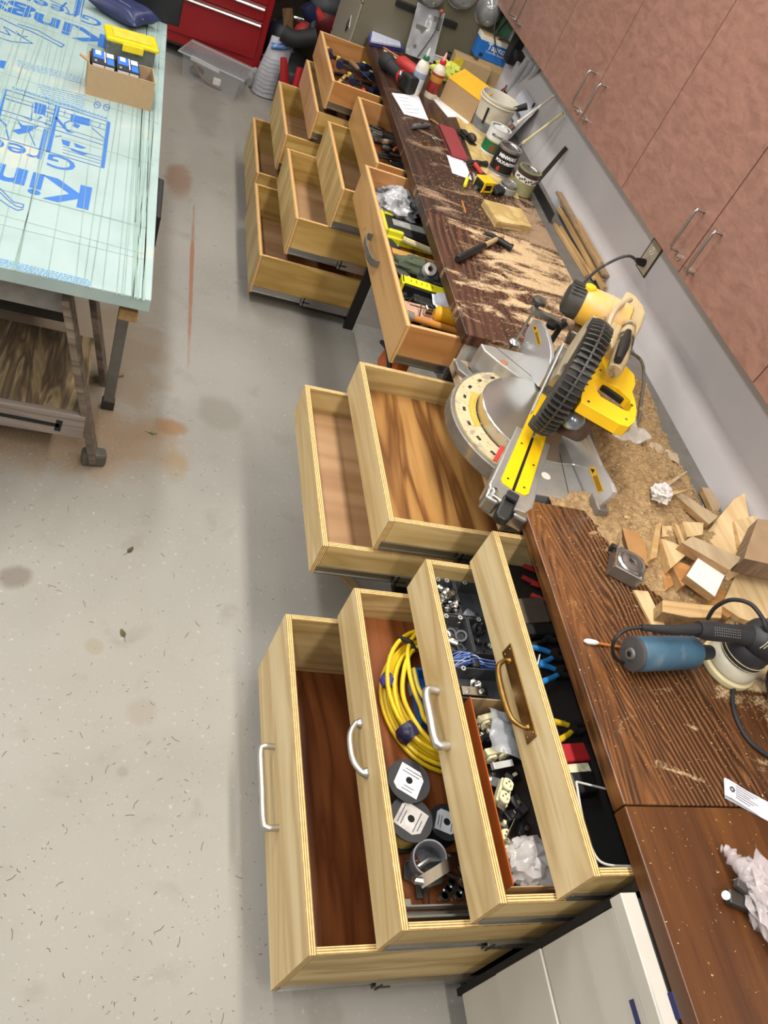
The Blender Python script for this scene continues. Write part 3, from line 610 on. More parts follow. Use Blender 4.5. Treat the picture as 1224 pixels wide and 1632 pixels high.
# carry handle, black patched
part(saw, 'carry_handle', MB().tube([at(1003, 520, z=1.20), at(996, 545, z=1.215), at(988, 570, z=1.215), at(978, 592, z=1.20)], [.022, .026, .026, .022], 16), mat('#b5a27c', .6, 0, .1, 25, dirt=('#1c1b1a', .50)), True)
part(saw, 'carry_handle', MB().tube([at(1001, 530, z=1.225), at(994, 552, z=1.237), at(985, 574, z=1.235)], [.012, .017, .012], 12), BLACK, True, label='black rubber grip inlay')
# D handle
oh = [(944, 588), (956, 566), (972, 560), (1000, 585), (1011, 597), (1013, 612), (1008, 624), (1013, 640), (1015, 655), (1012, 672), (1002, 680), (988, 676), (926, 640), (927, 628)]
ih = [(949, 606), (953, 602), (985, 618), (1004, 636), (1007, 648), (1003, 655), (996, 654), (958, 632), (951, 622)]
def hslab(o, i, z0, z1, m):
    P = [at(*p, z=z1) for p in o]; Q = [at(*p, z=z1) for p in i]; no, ni = len(P), len(Q)
    vs = [(p.x, p.y, z) for z in (z0, z1) for p in P + Q]; T = no + ni; fs = []
    # bridge rings by nearest index
    j = 0; pairs = []
    for k in range(no + 1):
        p = P[k % no]; pairs.append(min(range(ni), key=lambda q: (Q[q] - p).length))
    for k in range(no):
        a, b = pairs[k], pairs[k + 1]; c_, d_ = k, (k + 1) % no; seq = [a]
        if a != b:
            st = 1 if (b - a) % ni <= ni / 2 else -1
            while seq[-1] != b: seq.append((seq[-1] + st) % ni)
        fs.append([c_, d_] + [no + q for q in seq[::-1]]); fs.append([T + x for x in ([c_, d_] + [no + q for q in seq[::-1]])[::-1]])
    fs += [(k, T + k, T + (k + 1) % no, (k + 1) % no) for k in range(no)] + [(no + k, no + (k + 1) % ni, T + no + (k + 1) % ni, T + no + k) for k in range(ni)]
    return MB().add(vs, fs)
part(saw, 'trigger_handle', hslab(oh, ih, 1.105, 1.142, 0), YEL, bevel=.008, seg=3, label='yellow D shaped trigger handle')
part(saw, 'trigger', MB().beam(at(958, 616, z=1.12), at(992, 640, z=1.12), .012, .02), BLACK, bevel=.003)
part(saw, 'head_arm', MB().prism([(p.x, p.y) for p in [at(*q, z=1.12) for q in ((925, 560), (960, 545), (975, 570), (955, 620), (930, 632), (915, 600))]], 1.07, 1.118), YDUST, bevel=.008)
for px, py in ((948, 574), (957, 590), (975, 601), (938, 640), (998, 668), (1007, 646), (990, 590)):
    part(saw, 'screw', MB().lathe([(0, 0), (.0045, 0), (.0035, .002), (0, .002)], 10, o=at(px, py, z=1.1425)), GREYB)
part(saw, 'hose_stub', MB().tube(bez([at(962, 508, z=1.19), at(956, 520, z=1.20), at(955, 532, z=1.17), at(957, 545, z=1.12)], 5), .009, 12), STEEL, True, label='curved steel tube')
part(saw, 'power_lead', MB().tube(bez([at(1005, 478, z=1.21), at(985, 490, z=1.235), at(972, 512, z=1.23), at(968, 540, z=1.20), at(971, 558, z=1.16)], 6), .008, 10), mat('#b6a68a', .6, 0, .1), True)
# cord in the sawdust and up to the wall outlet
part(saw, 'power_cord', MB().tube(bez([(XW - .012, oy, oz - .027), (XW - .05, oy - .01, oz - .022), (XW - .10, oy - .02, oz - .01), at(985, 412, z=1.13), at(955, 428, z=1.08), at(935, 446, z=1.06), at(924, 458, z=1.10)], 7), .0055, 10), mat('#3b3a38', .6, 0, .1, dirt=('#8f7f66', .55)), True)
part(saw, 'plug', MB().tube([(XW - .0105, oy, oz - .027), (XW - .03, oy - .002, oz - .027), (XW - .055, oy - .01, oz - .02)], [.016, .015, .009], 14), RUBBER, True)
part(saw, 'power_cord', MB().tube(bez([at(1003, 560, z=1.08), at(1022, 575, z=1.03), at(1026, 600, z=.99), at(1022, 640, z=.97), at(1016, 672, z=.96), at(985, 690, z=.95), at(940, 668, z=.95), at(920, 660, z=.96)], 7), .0055, 10), mat('#6a6358', .7, 0, .1, dirt=('#a08f70', .5)), True, label='dusty loop of lead')
# ================================================================ ON THE FAR WORKTOP
PAP = mat('#e9e9ee', .7, 0, .02); INK = mat('#55555c', .7); TAN = mat('#b59a6f', .8, 0, .06, 40)
def flat(name, label, cat, pts, z, th, m, group=None, bevel=0, lines=None, curl=0):
    P = [at(*p, z=z) for p in pts]; c = sum(P, V()) / len(P)
    t = thing(name, label, cat, (c.x, c.y, z), group=group)
    part(t, 'sheet' if th < .003 else 'slab', MB().prism([(p.x, p.y) for p in P], z, z + th), m, bevel=bevel)
    if lines:
        mb = MB(); u = (P[1] - P[0]); v = (P[3] - P[0]); rn = random.Random(int(pts[0][0]))
        for k in range(lines[0]):
            f = lines[1] + (lines[2] - lines[1]) * k / max(1, lines[0] - 1); e = rn.uniform(.45, .85)
            a = P[0] + v * f + u * .12; b = P[0] + v * f + u * e; mb.beam((a.x, a.y, z + th + .0004), (b.x, b.y, z + th + .0004), .0022, .0004)
        part(t, 'printed_text', mb, INK, kind='stuff')
    return t
flat('paper_sheet', 'white printed sheet lying beside the two glue bottles', 'paper', [(624, 148), (667, 153), (683, 192), (644, 182)], ZC + .001, .0008, PAP, lines=(5, .2, .9))
flat('paper_sheet', 'small white paper card under the red handled hammer head', 'paper', [(712, 247), (741, 257), (752, 287), (721, 276)], ZC + .001, .0008, PAP)
flat('paper_sheet', 'folded white leaflet lying in front of the yellow flapped carton', 'paper', [(688, 156), (702, 165), (729, 187), (714, 187)], ZC + .001, .002, PAP)
flat('wood_strip', 'thin white painted stick lying at the foot of the yellow flapped carton', 'stick', [(690, 158), (695, 154), (748, 193), (745, 199)], ZC + .003, .005, WHITE, bevel=.001)
# thin plywood under cans
flat('plywood_sheet', 'thin pale plywood sheet lying under the paint cans', 'plywood', [(727, 188), (760, 178), (800, 215), (826, 318), (790, 300), (755, 262)], ZC + .0008, .006, OLDP, bevel=.001)
# glue bottles
def glue(px, py, capm, lab, body, lbl, tip):
    b = at(px, py, z=ZC); t = thing('glue_bottle', lab, 'bottle', b)
    part(t, 'body', MB().lathe([(0, 0), (.031, 0), (.033, .006), (.033, .135), (.028, .155), (.015, .170), (0, .170)], 24, o=b), body, True)
    part(t, 'wrap_label', MB().lathe([(.0333, .03), (.0338, .031), (.0338, .125), (.0333, .126)], 24, o=b), lbl[0], True)
    part(t, 'label_band', MB().lathe([(.0339, .085), (.0342, .086), (.0342, .112), (.0339, .113)], 24, o=b), lbl[1], True)
    part(t, 'cap', MB().lathe([(0, .170), (.017, .170), (.017, .186), (.011, .192), (0, .192)], 20, o=b), capm, True)
    part(t, 'nozzle', MB().lathe([(0, .192), (.009, .192), (.006, .215), (.003, .228), (0, .228)], 14, o=b), tip, True)
glue(658, 149, mat('#1f6b46', .4), 'white glue bottle with a green collar', mat('#dcd6c8', .35), (mat('#c8ccd4', .4), mat('#8d98a8', .4)), mat('#cfd4d2', .3))
glue(684, 155, mat('#c4262c', .4), 'glue bottle with a red collar and red label', mat('#e0d6bd', .35), (mat('#8f2a24', .4), mat('#b9822f', .4)), mat('#e7a9a2', .4))
# blister pack, plastic bag with tool, rulers, cable
t = flat('blister_pack', 'clear and blue blister pack lying on the far corner of the worktop', 'package', [(594, 44), (633, 50), (638, 77), (590, 68)], ZC + .018, .012, mat('#c9cde4', .25, 0, .15, 60), bevel=.002)
P_ = [at(*p, z=ZC + .001) for p in [(588, 48), (638, 55), (641, 82), (588, 72)]]
part(t, 'backing_card', MB().prism([(p.x, p.y) for p in P_], ZC + .001, ZC + .017), mat('#3e4f9c', .5), bevel=.001)
q = at(612, 52, z=ZC + .031); part(t, 'printed_square', MB().cbox((q.x, q.y, ZC + .0306), (.03, .03, .0006)), INK)
PLAST = mat('#b9bcc0', .18, 0, .1, 30, alpha=.45); PLAST2 = mat('#d4d6da', .15, 0, .1, 30, alpha=.6)
b0 = at(648, 92, z=ZC); b0.y = 4.9
t = thing('bagged_part', 'clear plastic bag holding a grey part, leaning on the filing cabinet', 'bag', (b0.x + .05, 4.88, ZC))
part(t, 'bag', MB().sheet((b0.x + .06, 4.90, ZC + .14), (.17, 0, 0), (0, .12, .23), 10, 10, .008, 14), PLAST, True)
part(t, 'inner_part', MB().cbox((b0.x + .05, 4.895, ZC + .10), (.10, .02, .14), rx=-.4).cbox((b0.x + .11, 4.93, ZC + .2), (.05, .02, .06), rx=-.4), mat('#5e5b57', .6, 0, .2), bevel=.004)
part(t, 'pull_cord', MB().tube(bez([(b0.x + .11, 4.92, ZC + .26), (b0.x + .105, 4.88, ZC + .17), (b0.x + .05, 4.84, ZC + .03)], 5), .003, 8), BLACK, True)
part(t, 'knob', MB().lathe([(0, 0), (.012, 0), (.014, .008), (.008, .016), (0, .017)], 14, o=(b0.x + .11, 4.92, ZC + .26)), mat('#b4503a', .4), True, label='small orange red knob')
def stick(name, label, cat, p1, p2, z, w_, h, m, z2=None, group=None, bevel=.001):
    a, b = at(*p1, z=z + h / 2), at(*p2, z=(z2 if z2 is not None else z) + h / 2)
    return one(name, label, cat, MB().beam(a, b, w_, h), m, (a + b) / 2, group=group, bevel=bevel)
stick('folding_rule', 'white and orange striped thin rod lying nearest the worktop edge by the blister pack', 'rod', (606, 72), (650, 100), ZC + .001, .008, .006, mat('#d98a6a', .4))
stick('wood_strip', 'thin cream stick lying parallel to the orange rod', 'stick', (612, 80), (645, 101), ZC + .001, .009, .006, mat('#d6c9a6', .5))
pts = []
q = at(672, 86, z=ZC + .01)
t = thing('cable_coil', 'white cable coil standing up behind the glue bottles', 'cable', q)
part(t, 'loop', MB().tube([(q.x - .015 + .045 * math.cos(a / 20 * 2 * PI), q.y + .0, q.z + .075 + .062 * math.sin(a / 20 * 2 * PI)) for a in range(20)], .0055, 10, True), WHITE, True)
for k in range(3): part(t, 'loop', MB().tube([(q.x + .07 + (.085 + k * .006) * math.cos(a / 20 * 2 * PI), q.y + .02 + .06 * math.sin(a / 20 * 2 * PI), q.z + .006 + k * .012) for a in range(20)], .0055, 10, True), WHITE, True)
part(t, 'tail', MB().tube(bez([(q.x - .02, q.y, q.z + .01), (q.x - .05, q.y - .03, q.z - .002), (q.x - .12, q.y + .03, q.z - .002), (q.x - .14, q.y + .06, q.z - .002)], 5), .005, 8), WHITE, True)
part(t, 'tie', MB().cbox((q.x - .01, q.y, q.z + .018), (.02, .02, .014)), BLACK, bevel=.002)
# drill / rotary tool
a, rz, L = line2((614, 98), (660, 142), ZC + .04)
t = thing('power_tool', 'black and red cordless tool lying on the worktop before the glue bottles', 'power tool', (a.x, a.y, ZC), rz)
MBt = MB(t.M)
part(t, 'head', MB(t.M).tube([(-.01, 0, .045), (.02, 0, .045), (.05, 0, .044)], [.040, .044, .036], 20), RUBBER, True)
part(t, 'chuck', MB(t.M).tube([(-.03, 0, .045), (-.009, 0, .045)], [.024, .030], 18), mat('#3a3a3c', .4, .3), True)
part(t, 'body', MB(t.M).tube([(.05, 0, .044), (.10, 0, .040), (.16, 0, .040), (.20, 0, .042)], [.034, .028, .030, .034], 18), RUBBER, True)
part(t, 'red_collar', MB(t.M).tube([(.155, 0, .040), (.175, 0, .041)], [.033, .036], 18), REDT, True, label='red ring')
part(t, 'battery', MB(t.M).cbox((.235, 0, .045), (.075, .07, .085)), BLACK, bevel=.012)
part(t, 'lettering', MB(t.M).cbox((.18, -.03, .065), (.012, .002, .018)), PAP)
a, rz, L = line2((640, 102), (672, 125), ZC + .03)
one('cordless_tool', 'faded red tool casing lying behind the black cordless tool', 'tool', MB(frame((a.x, a.y, ZC), rz)).tube([(-.03, 0, .035), (0, 0, .037), (.09, .0, .036), (.16, 0, .03)], [.022, .036, .034, .022], 16), REDT, (a.x, a.y, ZC), rz, smooth=True)
# yellow cloth, black pouch, kraft carton behind
q = at(712, 122, z=ZC + .03); one('work_glove', 'crumpled pale yellow cloth glove behind the red collared glue bottle', 'glove', MB().blob((q.x, q.y + .03, ZC + .045), (.085, .06, .05), .55, 3.2, 26, 18, 3., flat=ZC + .001), mat('#cdd35a', .85, 0, .08, bump=.2), (q.x, q.y, ZC), smooth=True)
q = at(735, 103, z=ZC + .04); t = thing('tool_pouch', 'black pouch with a light cord, lying before the olive filing cabinet', 'pouch', (q.x, q.y, ZC))
part(t, 'body', MB().cbox((q.x, q.y, ZC + .04), (.22, .07, .07), rz=-.25), BLACK, bevel=.018, seg=3)
part(t, 'cord', MB().tube([(q.x - .03, q.y - .05, ZC + .02), (q.x - .03, q.y - .045, ZC + .08), (q.x - .03, q.y + .04, ZC + .08)], .003, 8), WHITE, True)
def carton(name, label, loc, rz, w_, d, h, th=.004, m=CARD, flaps=(), open_=True):
    t = thing(name, label, 'box', loc, rz); M = t.M
    part(t, 'side', MB(M).box(-w_ / 2, w_ / 2, -d / 2, -d / 2 + th, 0, h), m); part(t, 'side', MB(M).box(-w_ / 2, w_ / 2, d / 2 - th, d / 2, 0, h), m)
    part(t, 'side', MB(M).box(-w_ / 2, -w_ / 2 + th, -d / 2 + th, d / 2 - th, 0, h), m); part(t, 'side', MB(M).box(w_ / 2 - th, w_ / 2, -d / 2 + th, d / 2 - th, 0, h), m)
    part(t, 'base', MB(M).box(-w_ / 2 + th, w_ / 2 - th, -d / 2 + th, d / 2 - th, 0, th), m)
    if not open_: part(t, 'lid', MB(M).box(-w_ / 2, w_ / 2, -d / 2, d / 2, h, h + th), m)
    return t
q = at(722, 92, z=ZC); t = carton('carton', 'low kraft carton with a yellow corner label, against the filing cabinet', (q.x, 4.86, ZC), -.1, .22, .12, .11, m=TAN, open_=False)
part(t, 'label', MB(t.M).box(-.115, -.06, -.0625, -.0605, .05, .11), mat('#d8bc2a', .5), label='small yellow label')
# yellow flap carton: tan front face towards us
a, b = at(699, 161, z=ZC), at(748, 198, z=ZC); rz = math.atan2((b - a).y, (b - a).x); L = (b - a).length
t = thing('carton', 'tan carton with a bright yellow open flap, beside the white bucket', 'box', a, rz)
for nm, bx in (('side', (0, L, 0, .004, 0, .12)), ('side', (0, L, .126, .13, 0, .12)), ('side', (0, .004, .004, .126, 0, .12)), ('side', (L - .004, L, .004, .126, 0, .12)), ('base', (.004, L - .004, .004, .126, 0, .004))): part(t, nm, MB(t.M).box(*bx), CARD)
part(t, 'flap', MB(t.M).box(0, L, 0, .125, -.002, .002, M=frame((0, .0, .1225), 0, .38)), mat('#e0a71c', .5, 0, .05), label='bright yellow printed flap')
# tan parcel with the blue box on top
q = at(775, 150, z=ZC); bx, by = q.x + .02, q.y + .16
t = carton('carton', 'plain tan parcel carrying the blue screw box', (bx, by, ZC), -.12, .20, .14, .13, m=TAN, open_=False)
part(t, 'printed_label', MB(t.M).box(-.06, .05, -.0712, -.0702, .03, .10), mat('#a68c66', .8), label='faded printed panel')
t = thing('screw_box', 'bright blue and white screw box on top of the tan parcel', 'box', (bx - .035, by - .01, ZC + .136), -.02)
part(t, 'carton', MB(t.M).box(-.105, .105, -.05, .05, 0, .115), mat('#1f6fc0', .45, 0, .04), bevel=.002)
part(t, 'top_band', MB(t.M).box(-.106, .106, -.0512, .0512, .092, .116), mat('#e8e4dc', .5))
part(t, 'open_top', MB(t.M).box(-.1, .1, -.045, .045, .1162, .118), TAN)
text(t, 'Tapcon', .045, t.M @ Matrix.Translation((-.055, -.0512, .058)) @ Matrix.Rotation(PI / 2, 4, 'X'), PAP, bold=.0008)
text(t, 'Concrete Screws', .017, t.M @ Matrix.Translation((-.055, -.0512, .040)) @ Matrix.Rotation(PI / 2, 4, 'X'), PAP)
part(t, 'logo', MB(t.M).box(-.085, -.062, -.0516, -.0506, .01, .028), NAVY)
# bucket with brush
c0 = at(766, 205, z=ZC + .006); c0 = V((c0.x + .028, c0.y - .01, ZC + .007))
t = thing('bucket', 'translucent white plastic bucket holding grey sludge and a black brush', 'bucket', c0)
BK = mat('#cfc8b6', .45, 0, .1, 14, dirt=('#a59c88', .6))
part(t, 'wall', MB().lathe([(.0, 0), (.078, 0), (.082, .01), (.098, .165), (.103, .166), (.104, .175), (.098, .176), (.094, .166), (.078, .012), (0, .010)], 36, o=c0), BK, True)
part(t, 'rim', MB().tube([(c0.x + .102 * math.cos(a / 32 * 2 * PI), c0.y + .102 * math.sin(a / 32 * 2 * PI), c0.z + .155) for a in range(32)], .004, 8, True), BK, True)
part(t, 'contents', MB().lathe([(0, .0121), (.079, .0121), (.089, .085), (0, .088)], 30, o=c0), mat('#6a665f', .6, 0, .2))
part(t, 'wall_stain', MB().lathe([(.0836, .012), (.0839, .012), (.0890, .060), (.0886, .061)], 36, o=c0), mat('#6f747a', .6, 0, .25, 30), label='grey band of residue near its base')
part(t, 'marking', MB().beam(c0 + V((-.062, -.065, .05)), c0 + V((-.067, -.071, .13)), .012, .002), BLACK, label='black printed strip')
a = c0 + V((.03, -.03, .10)); one('paint_brush', 'black brush handle leaning out of the bucket', 'brush', MB().tube([a, a + V((.03, -.02, .05)), a + V((.085, -.045, .10))], [.008, .012, .017], 12), BLACK, a, smooth=True)
# cans
CANT = mat('#b9b9b6', .25, .95, .06, 20)
def can(px, py, z, r, h, lab, wallm, bands, gr=None, lid=CANT):
    c = at(px, py, z=z); c.z = z; c.y += r * .5
    t = thing('paint_can', lab, 'can', c)
    part(t, 'body', MB().lathe([(0, 0), (r, 0), (r + .0015, .002), (r, .004), (r, h - .006), (r + .002, h - .003), (r + .002, h), (r - .006, h), (r - .008, h - .006), (0, h - .006)], 40, o=c), wallm, True)
    part(t, 'lid', MB().lathe([(0, h - .0055), (r - .016, h - .0055), (r - .014, h - .002), (r - .0085, h - .002), (r - .0085, h - .0058)], 36, o=c), lid, True)
    for z0, z1, m in bands:
        part(t, 'label_band', MB().lathe([(r + .0002, z0), (r + .0010, z0), (r + .0010, z1), (r + .0002, z1)], 40, o=c), m, True)
    t.c = c; t.r = r; return t
def wrap_text(t, s, size, z, m, a0, bold=.0005):
    mb = text(None, s, size, Matrix(), m, bold=bold); R_ = t.r + .0016
    for i, p in enumerate(mb.v):
        a = a0 + p.x / R_; mb.v[i] = V((t.c.x + R_ * math.cos(a), t.c.y + R_ * math.sin(a), t.c.z + z + p.y))
    part(t, 'lettering', mb, m)
zc = ZC + .007
t = can(783, 246, zc, .054, .125, 'white and green topped paint can between the bucket and the black can', mat('#cfd0cb', .4), [(.01, .062, mat('#1d6b45', .4)), (.063, .068, mat('#c9b26a', .4)), (.068, .12, mat('#d9dad6', .4))])
wrap_text(t, 'Minwax', .020, .088, mat('#3c4b46', .5), -2.5); part(t, 'label_patch', MB().cbox(t.c + V((-.02, -.0515, .034)), (.026, .004, .034), rz=-.36), mat('#7b4a26', .5), label='brown wood swatch on the label')
t = can(797, 279, zc, .056, .130, 'black labelled polyurethane can, the middle one of the three cans', mat('#a9a6a0', .35, .6), [(.010, .116, mat('#1b1a1c', .4))])
wrap_text(t, 'MINWAX', .022, .085, PAP, -2.62, .0012); wrap_text(t, 'POLYURETHANE', .0185, .060, PAP, -2.75, .001)
part(t, 'label_patch', MB().lathe([(0, 0), (.012, 0), (.012, .001), (0, .001)], 16, M=Matrix.Rotation(PI / 2, 4, 'X') , o=t.c + V((-.034, -.0475, .033))), mat('#b4382c', .5), label='red round spot on the label')
part(t, 'label_patch', MB().lathe([(.0575, .012), (.0578, .012), (.0578, .018), (.0575, .018)], 40, o=t.c), mat('#6a6a6c', .4))
t = can(830, 310, ZC + .0, .055, .115, 'olive paint can with a dark rim and white patterned band, nearest the saw', mat('#8f8b62', .4, .1, .08, 10), [(.062, .088, mat('#d9d6cc', .5)), (.089, .108, mat('#3b2f2a', .4))])
for i in range(14): a = -2.9 + i * .2; part(t, 'label_mark', MB().cbox(t.c + V((.0562 * math.cos(a), .0562 * math.sin(a), .075 + .005 * math.sin(i * 2.1))), (.003, .008, .009), rz=a), mat('#4a3a36', .5))
# small jar tins
q = at(806, 308, z=ZC); c = V((q.x, q.y + .01, ZC + .0))
t = thing('glass_jar', 'low clear glass jar with a dull metal lid beside the tape measure', 'jar', c)
part(t, 'glass', MB().lathe([(0, 0), (.040, 0), (.044, .004), (.044, .03), (.040, .034), (0, .034)], 30, o=c), mat('#a7a79c', .2, .2, .1), True)
part(t, 'lid', MB().lathe([(0, .0342), (.041, .0342), (.042, .037), (.041, .046), (.036, .048), (.034, .046), (0, .046)], 30, o=c), mat('#a9aaa8', .3, .8, .1), True)
part(t, 'lid_ring', MB().lathe([(.018, .0462), (.022, .0462), (.022, .048), (.018, .048)], 24, o=c), BRUSH, True)
q = at(797, 303, z=ZC + .02); one('small_tin', 'flat dark striped tin leaning on the low glass jar', 'tin', MB(frame((q.x - .02, q.y - .015, ZC + .026), .8, .5)).box(-.03, .03, -.02, .02, -.008, .008), mat('#3a4046', .35, .6, .4, 90), (q.x, q.y, ZC), bevel=.003)
# tape measure yellow
a, rz, L = line2((762, 300), (779, 306), ZC)
t = thing('tape_measure', 'yellow and black tape measure next to the red handled hammer', 'tape measure', (a.x + .02, a.y, ZC), .45)
part(t, 'case', MB(t.M).box(-.04, .04, -.033, .033, 0, .05), BLACK, bevel=.012, seg=3)
part(t, 'face_band', MB(t.M).box(-.034, .034, -.0345, .0345, .004, .012).box(-.034, .034, -.0345, .0345, .038, .0515).box(-.036, -.024, -.0345, .0345, .004, .050).box(.018, .034, -.0345, .0345, .004, .050), mat('#f3c41b', .4), bevel=.001, label='yellow face frame')
part(t, 'hook', MB(t.M).box(-.046, -.040, -.01, .01, .0, .014), BRUSH)
q = at(786, 306, z=ZC); one('black_gadget', 'black lump shaped grip lying right of the yellow tape measure', 'tool', MB(frame((q.x + .015, q.y, ZC), .2)).box(-.035, .035, -.022, .022, 0, .034), RUBBER, (q.x + .015, q.y, ZC), bevel=.014, seg=3)
# red handled hammer
def hammer(label, ph1, ph2, pc1, pc2, z, hm, grip, headm, claw=True, lz=.016):
    a, b = at(*ph1, z=z + lz), at(*ph2, z=z + lz); t = thing('hammer', label, 'hammer', (a.x, a.y, z))
    g = a + (b - a) * .58
    part(t, 'handle', MB().tube([g, a + (b - a) * .8, b], [.0115, .010, .012], 12), hm, True)
    part(t, 'grip', MB().tube([a, a + (g - a) * .06, a + (g - a) * .5, g], [.012, .0165, .0145, .0125], 14), grip, True)
    c, d = at(*pc1, z=z + lz), at(*pc2, z=z + lz); m = (c + d) / 2; u = (d - c).normalized()
    part(t, 'head', MB().tube([c + u * .01, c + (d - c) * .28, m], [.013, .013, .015], 14).tube([c, c + u * .012], .0165, 14), headm, True, bevel=.001)
    s = V((-u.y, u.x, 0))
    for k in (-1, 1): part(t, 'claw', MB().tube([m, m + (d - m) * .5 + V((0, 0, .004)) + s * .006 * k, d + V((0, 0, -.006)) + s * .013 * k], [.012, .008, .003], 8), headm, True)
    return t
hammer('red handled hammer lying across the small white card', (787, 302), (757, 262), (775, 262), (742, 258), ZC, REDT, BLACK, mat('#4b4744', .45, .7, .2))
hammer('claw hammer with black grip on the sawdust covered oak', (729, 413), (800, 377), (816, 396), (772, 369), ZC, mat('#b39a72', .6, 0, .1), BLACK, mat('#2b2927', .4, .6, .2))
# small block of plywood
P_ = [at(*p, z=ZC + .028) for p in [(771, 318), (831, 333), (847, 362), (793, 353)]]
c = sum(P_, V()) / 4; t = thing('plywood_offcut', 'square pale plywood offcut lying above the black gripped claw hammer', 'wood block', (c.x, c.y, ZC))
for k in range(3): part(t, 'ply_layer', MB().prism([(p.x, p.y) for p in P_], ZC + .0005 + k * .0098, ZC + .0095 + k * .0098), [OLDP, mat('#b8976a', .7), OLDP][k])
stick('pencil', 'short carpenter pencil stub pointing at the plywood offcut', 'pencil', (736, 320), (742, 339), ZC, .006, .006, mat('#c07a3c', .5))
t = thing('pencil', 'brass coloured pencil stub by the red sanding belt', 'pencil', at(690, 193, z=ZC)); part(t, 'barrel', MB().cyl(at(686, 190, z=ZC + .006), at(697, 197, z=ZC + .006), .005, n=8), BRASS); part(t, 'tip', MB().cyl(at(697, 197, z=ZC + .006), at(700, 199, z=ZC + .006), .005, .001, n=8), TAN)
a, rz, L = line2((656, 206), (684, 203), ZC)
t = thing('utility_knife', 'grey utility knife near the worktop edge', 'knife', (a.x, a.y, ZC), rz)
part(t, 'handle', MB(t.M).tube([(0, 0, .011), (.02, 0, .013), (L * .7, 0, .013), (L, 0, .010)], [.008, .013, .013, .008], 14), mat('#6c6d6e', .45, .4), True); part(t, 'slider', MB(t.M).box(L * .4, L * .55, -.004, .004, .024, .028), BLACK, bevel=.001)
q = at(676, 231, z=ZC); t = thing('brass_fitting', 'small round brass fitting on the dark worktop', 'fitting', q); part(t, 'nut', MB().lathe([(0, 0), (.011, 0), (.011, .008), (0, .008)], 6, o=q), BRASS); part(t, 'barrel', MB().lathe([(0, .0082), (.007, .0082), (.0075, .018), (.003, .02), (0, .02)], 16, o=q), BRASS, True)
q = at(692, 221, z=ZC); t = thing('spring_clip', 'small bright steel ring clip right of the brass fitting', 'clip', q); part(t, 'ring', MB().tube([q + V((.014 * math.cos(a), .010 * math.sin(a), .003)) for a in [k / 16 * 2 * PI for k in range(16)]], .0018, 8, True), CHROME, True); part(t, 'wire', MB().tube([q + V((-.01, 0, .003)), q + V((.03, -.012, .003))], .0015, 6), CHROME, True)
# sanding belt
P_ = [at(*p, z=ZC + .02) for p in [(702, 196), (722, 206), (746, 249), (720, 246)]]
t = thing('sanding_belt', 'flattened loop of dark red sanding belt', 'sanding belt', (P_[0].x + .05, P_[0].y - .1, ZC))
a, b = (P_[0] + P_[1]) / 2, (P_[2] + P_[3]) / 2; u = (b - a).normalized(); s = V((-u.y, u.x, 0)); W_ = .042
prof = [(-.01, .010), (-.004, .019), (.03, .021), ((b - a).length - .03, .021), ((b - a).length - .004, .018), ((b - a).length + .006, .010), ((b - a).length, .002), (0, .002)]
part(t, 'belt', MB().add([(a + u * x + s * k * W_) + V((0, 0, z - ZC - .02 + ZC)) for k in (-1, 1) for x, z in prof], [(i, (i + 1) % 8, 8 + (i + 1) % 8, 8 + i) for i in range(8)]), mat('#8d3338', .8, 0, .1, 90, bump=.3), True)
part(t, 'backing', MB().add([(a + u * x + s * k * W_ * 1.0) + V((0, 0, z - .002 - .02)) for k in (-1, 1) for x, z in [(p[0], max(p[1] - .0015, .001)) for p in prof[1:5]]], [(i, i + 1, 4 + i + 1, 4 + i) for i in range(3)]), mat('#a89673', .8))
q = at(742, 222, z=ZC); t = thing('block_plane', 'dark rounded hand plane lying between the red belt and the plywood sheet', 'plane', q, -1.25); 
part(t, 'sole', MB(t.M).box(-.07, .07, -.022, .022, .007, .014), DARKST, bevel=.002); part(t, 'grip', MB(t.M).blob((.04, 0, .03), (.032, .020, .020), .05, 1, 18, 12), mat('#2b221d', .4), True); part(t, 'blade_cap', MB(t.M).box(-.05, .01, -.016, .016, .014, .028), DARKST, bevel=.003)
# bits: yellow screwdriver, silver marker
t = thing('screwdriver', 'stubby yellow handled screwdriver at the corner of the small card', 'screwdriver', at(742, 290, z=ZC)); part(t, 'handle', MB().cyl(at(741, 296, z=ZC + .009), at(745, 284, z=ZC + .009), .0085, n=12), mat('#e8d92a', .35), True, bevel=.002); part(t, 'shaft', MB().cyl(at(745, 284, z=ZC + .009), at(748, 277, z=ZC + .009), .003, n=8), CHROME, True)
t = thing('pen_cap', 'short silver marker between the yellow screwdriver and the red hammer', 'marker', at(757, 285, z=ZC)); part(t, 'barrel', MB().cyl(at(759, 292, z=ZC + .007), at(756, 281, z=ZC + .007), .007, n=12), mat('#a9a7b5', .35, .4), True); part(t, 'cap', MB().cyl(at(756, 281, z=ZC + .007), at(754.6, 277, z=ZC + .007), .0055, n=12), BRUSH, True)
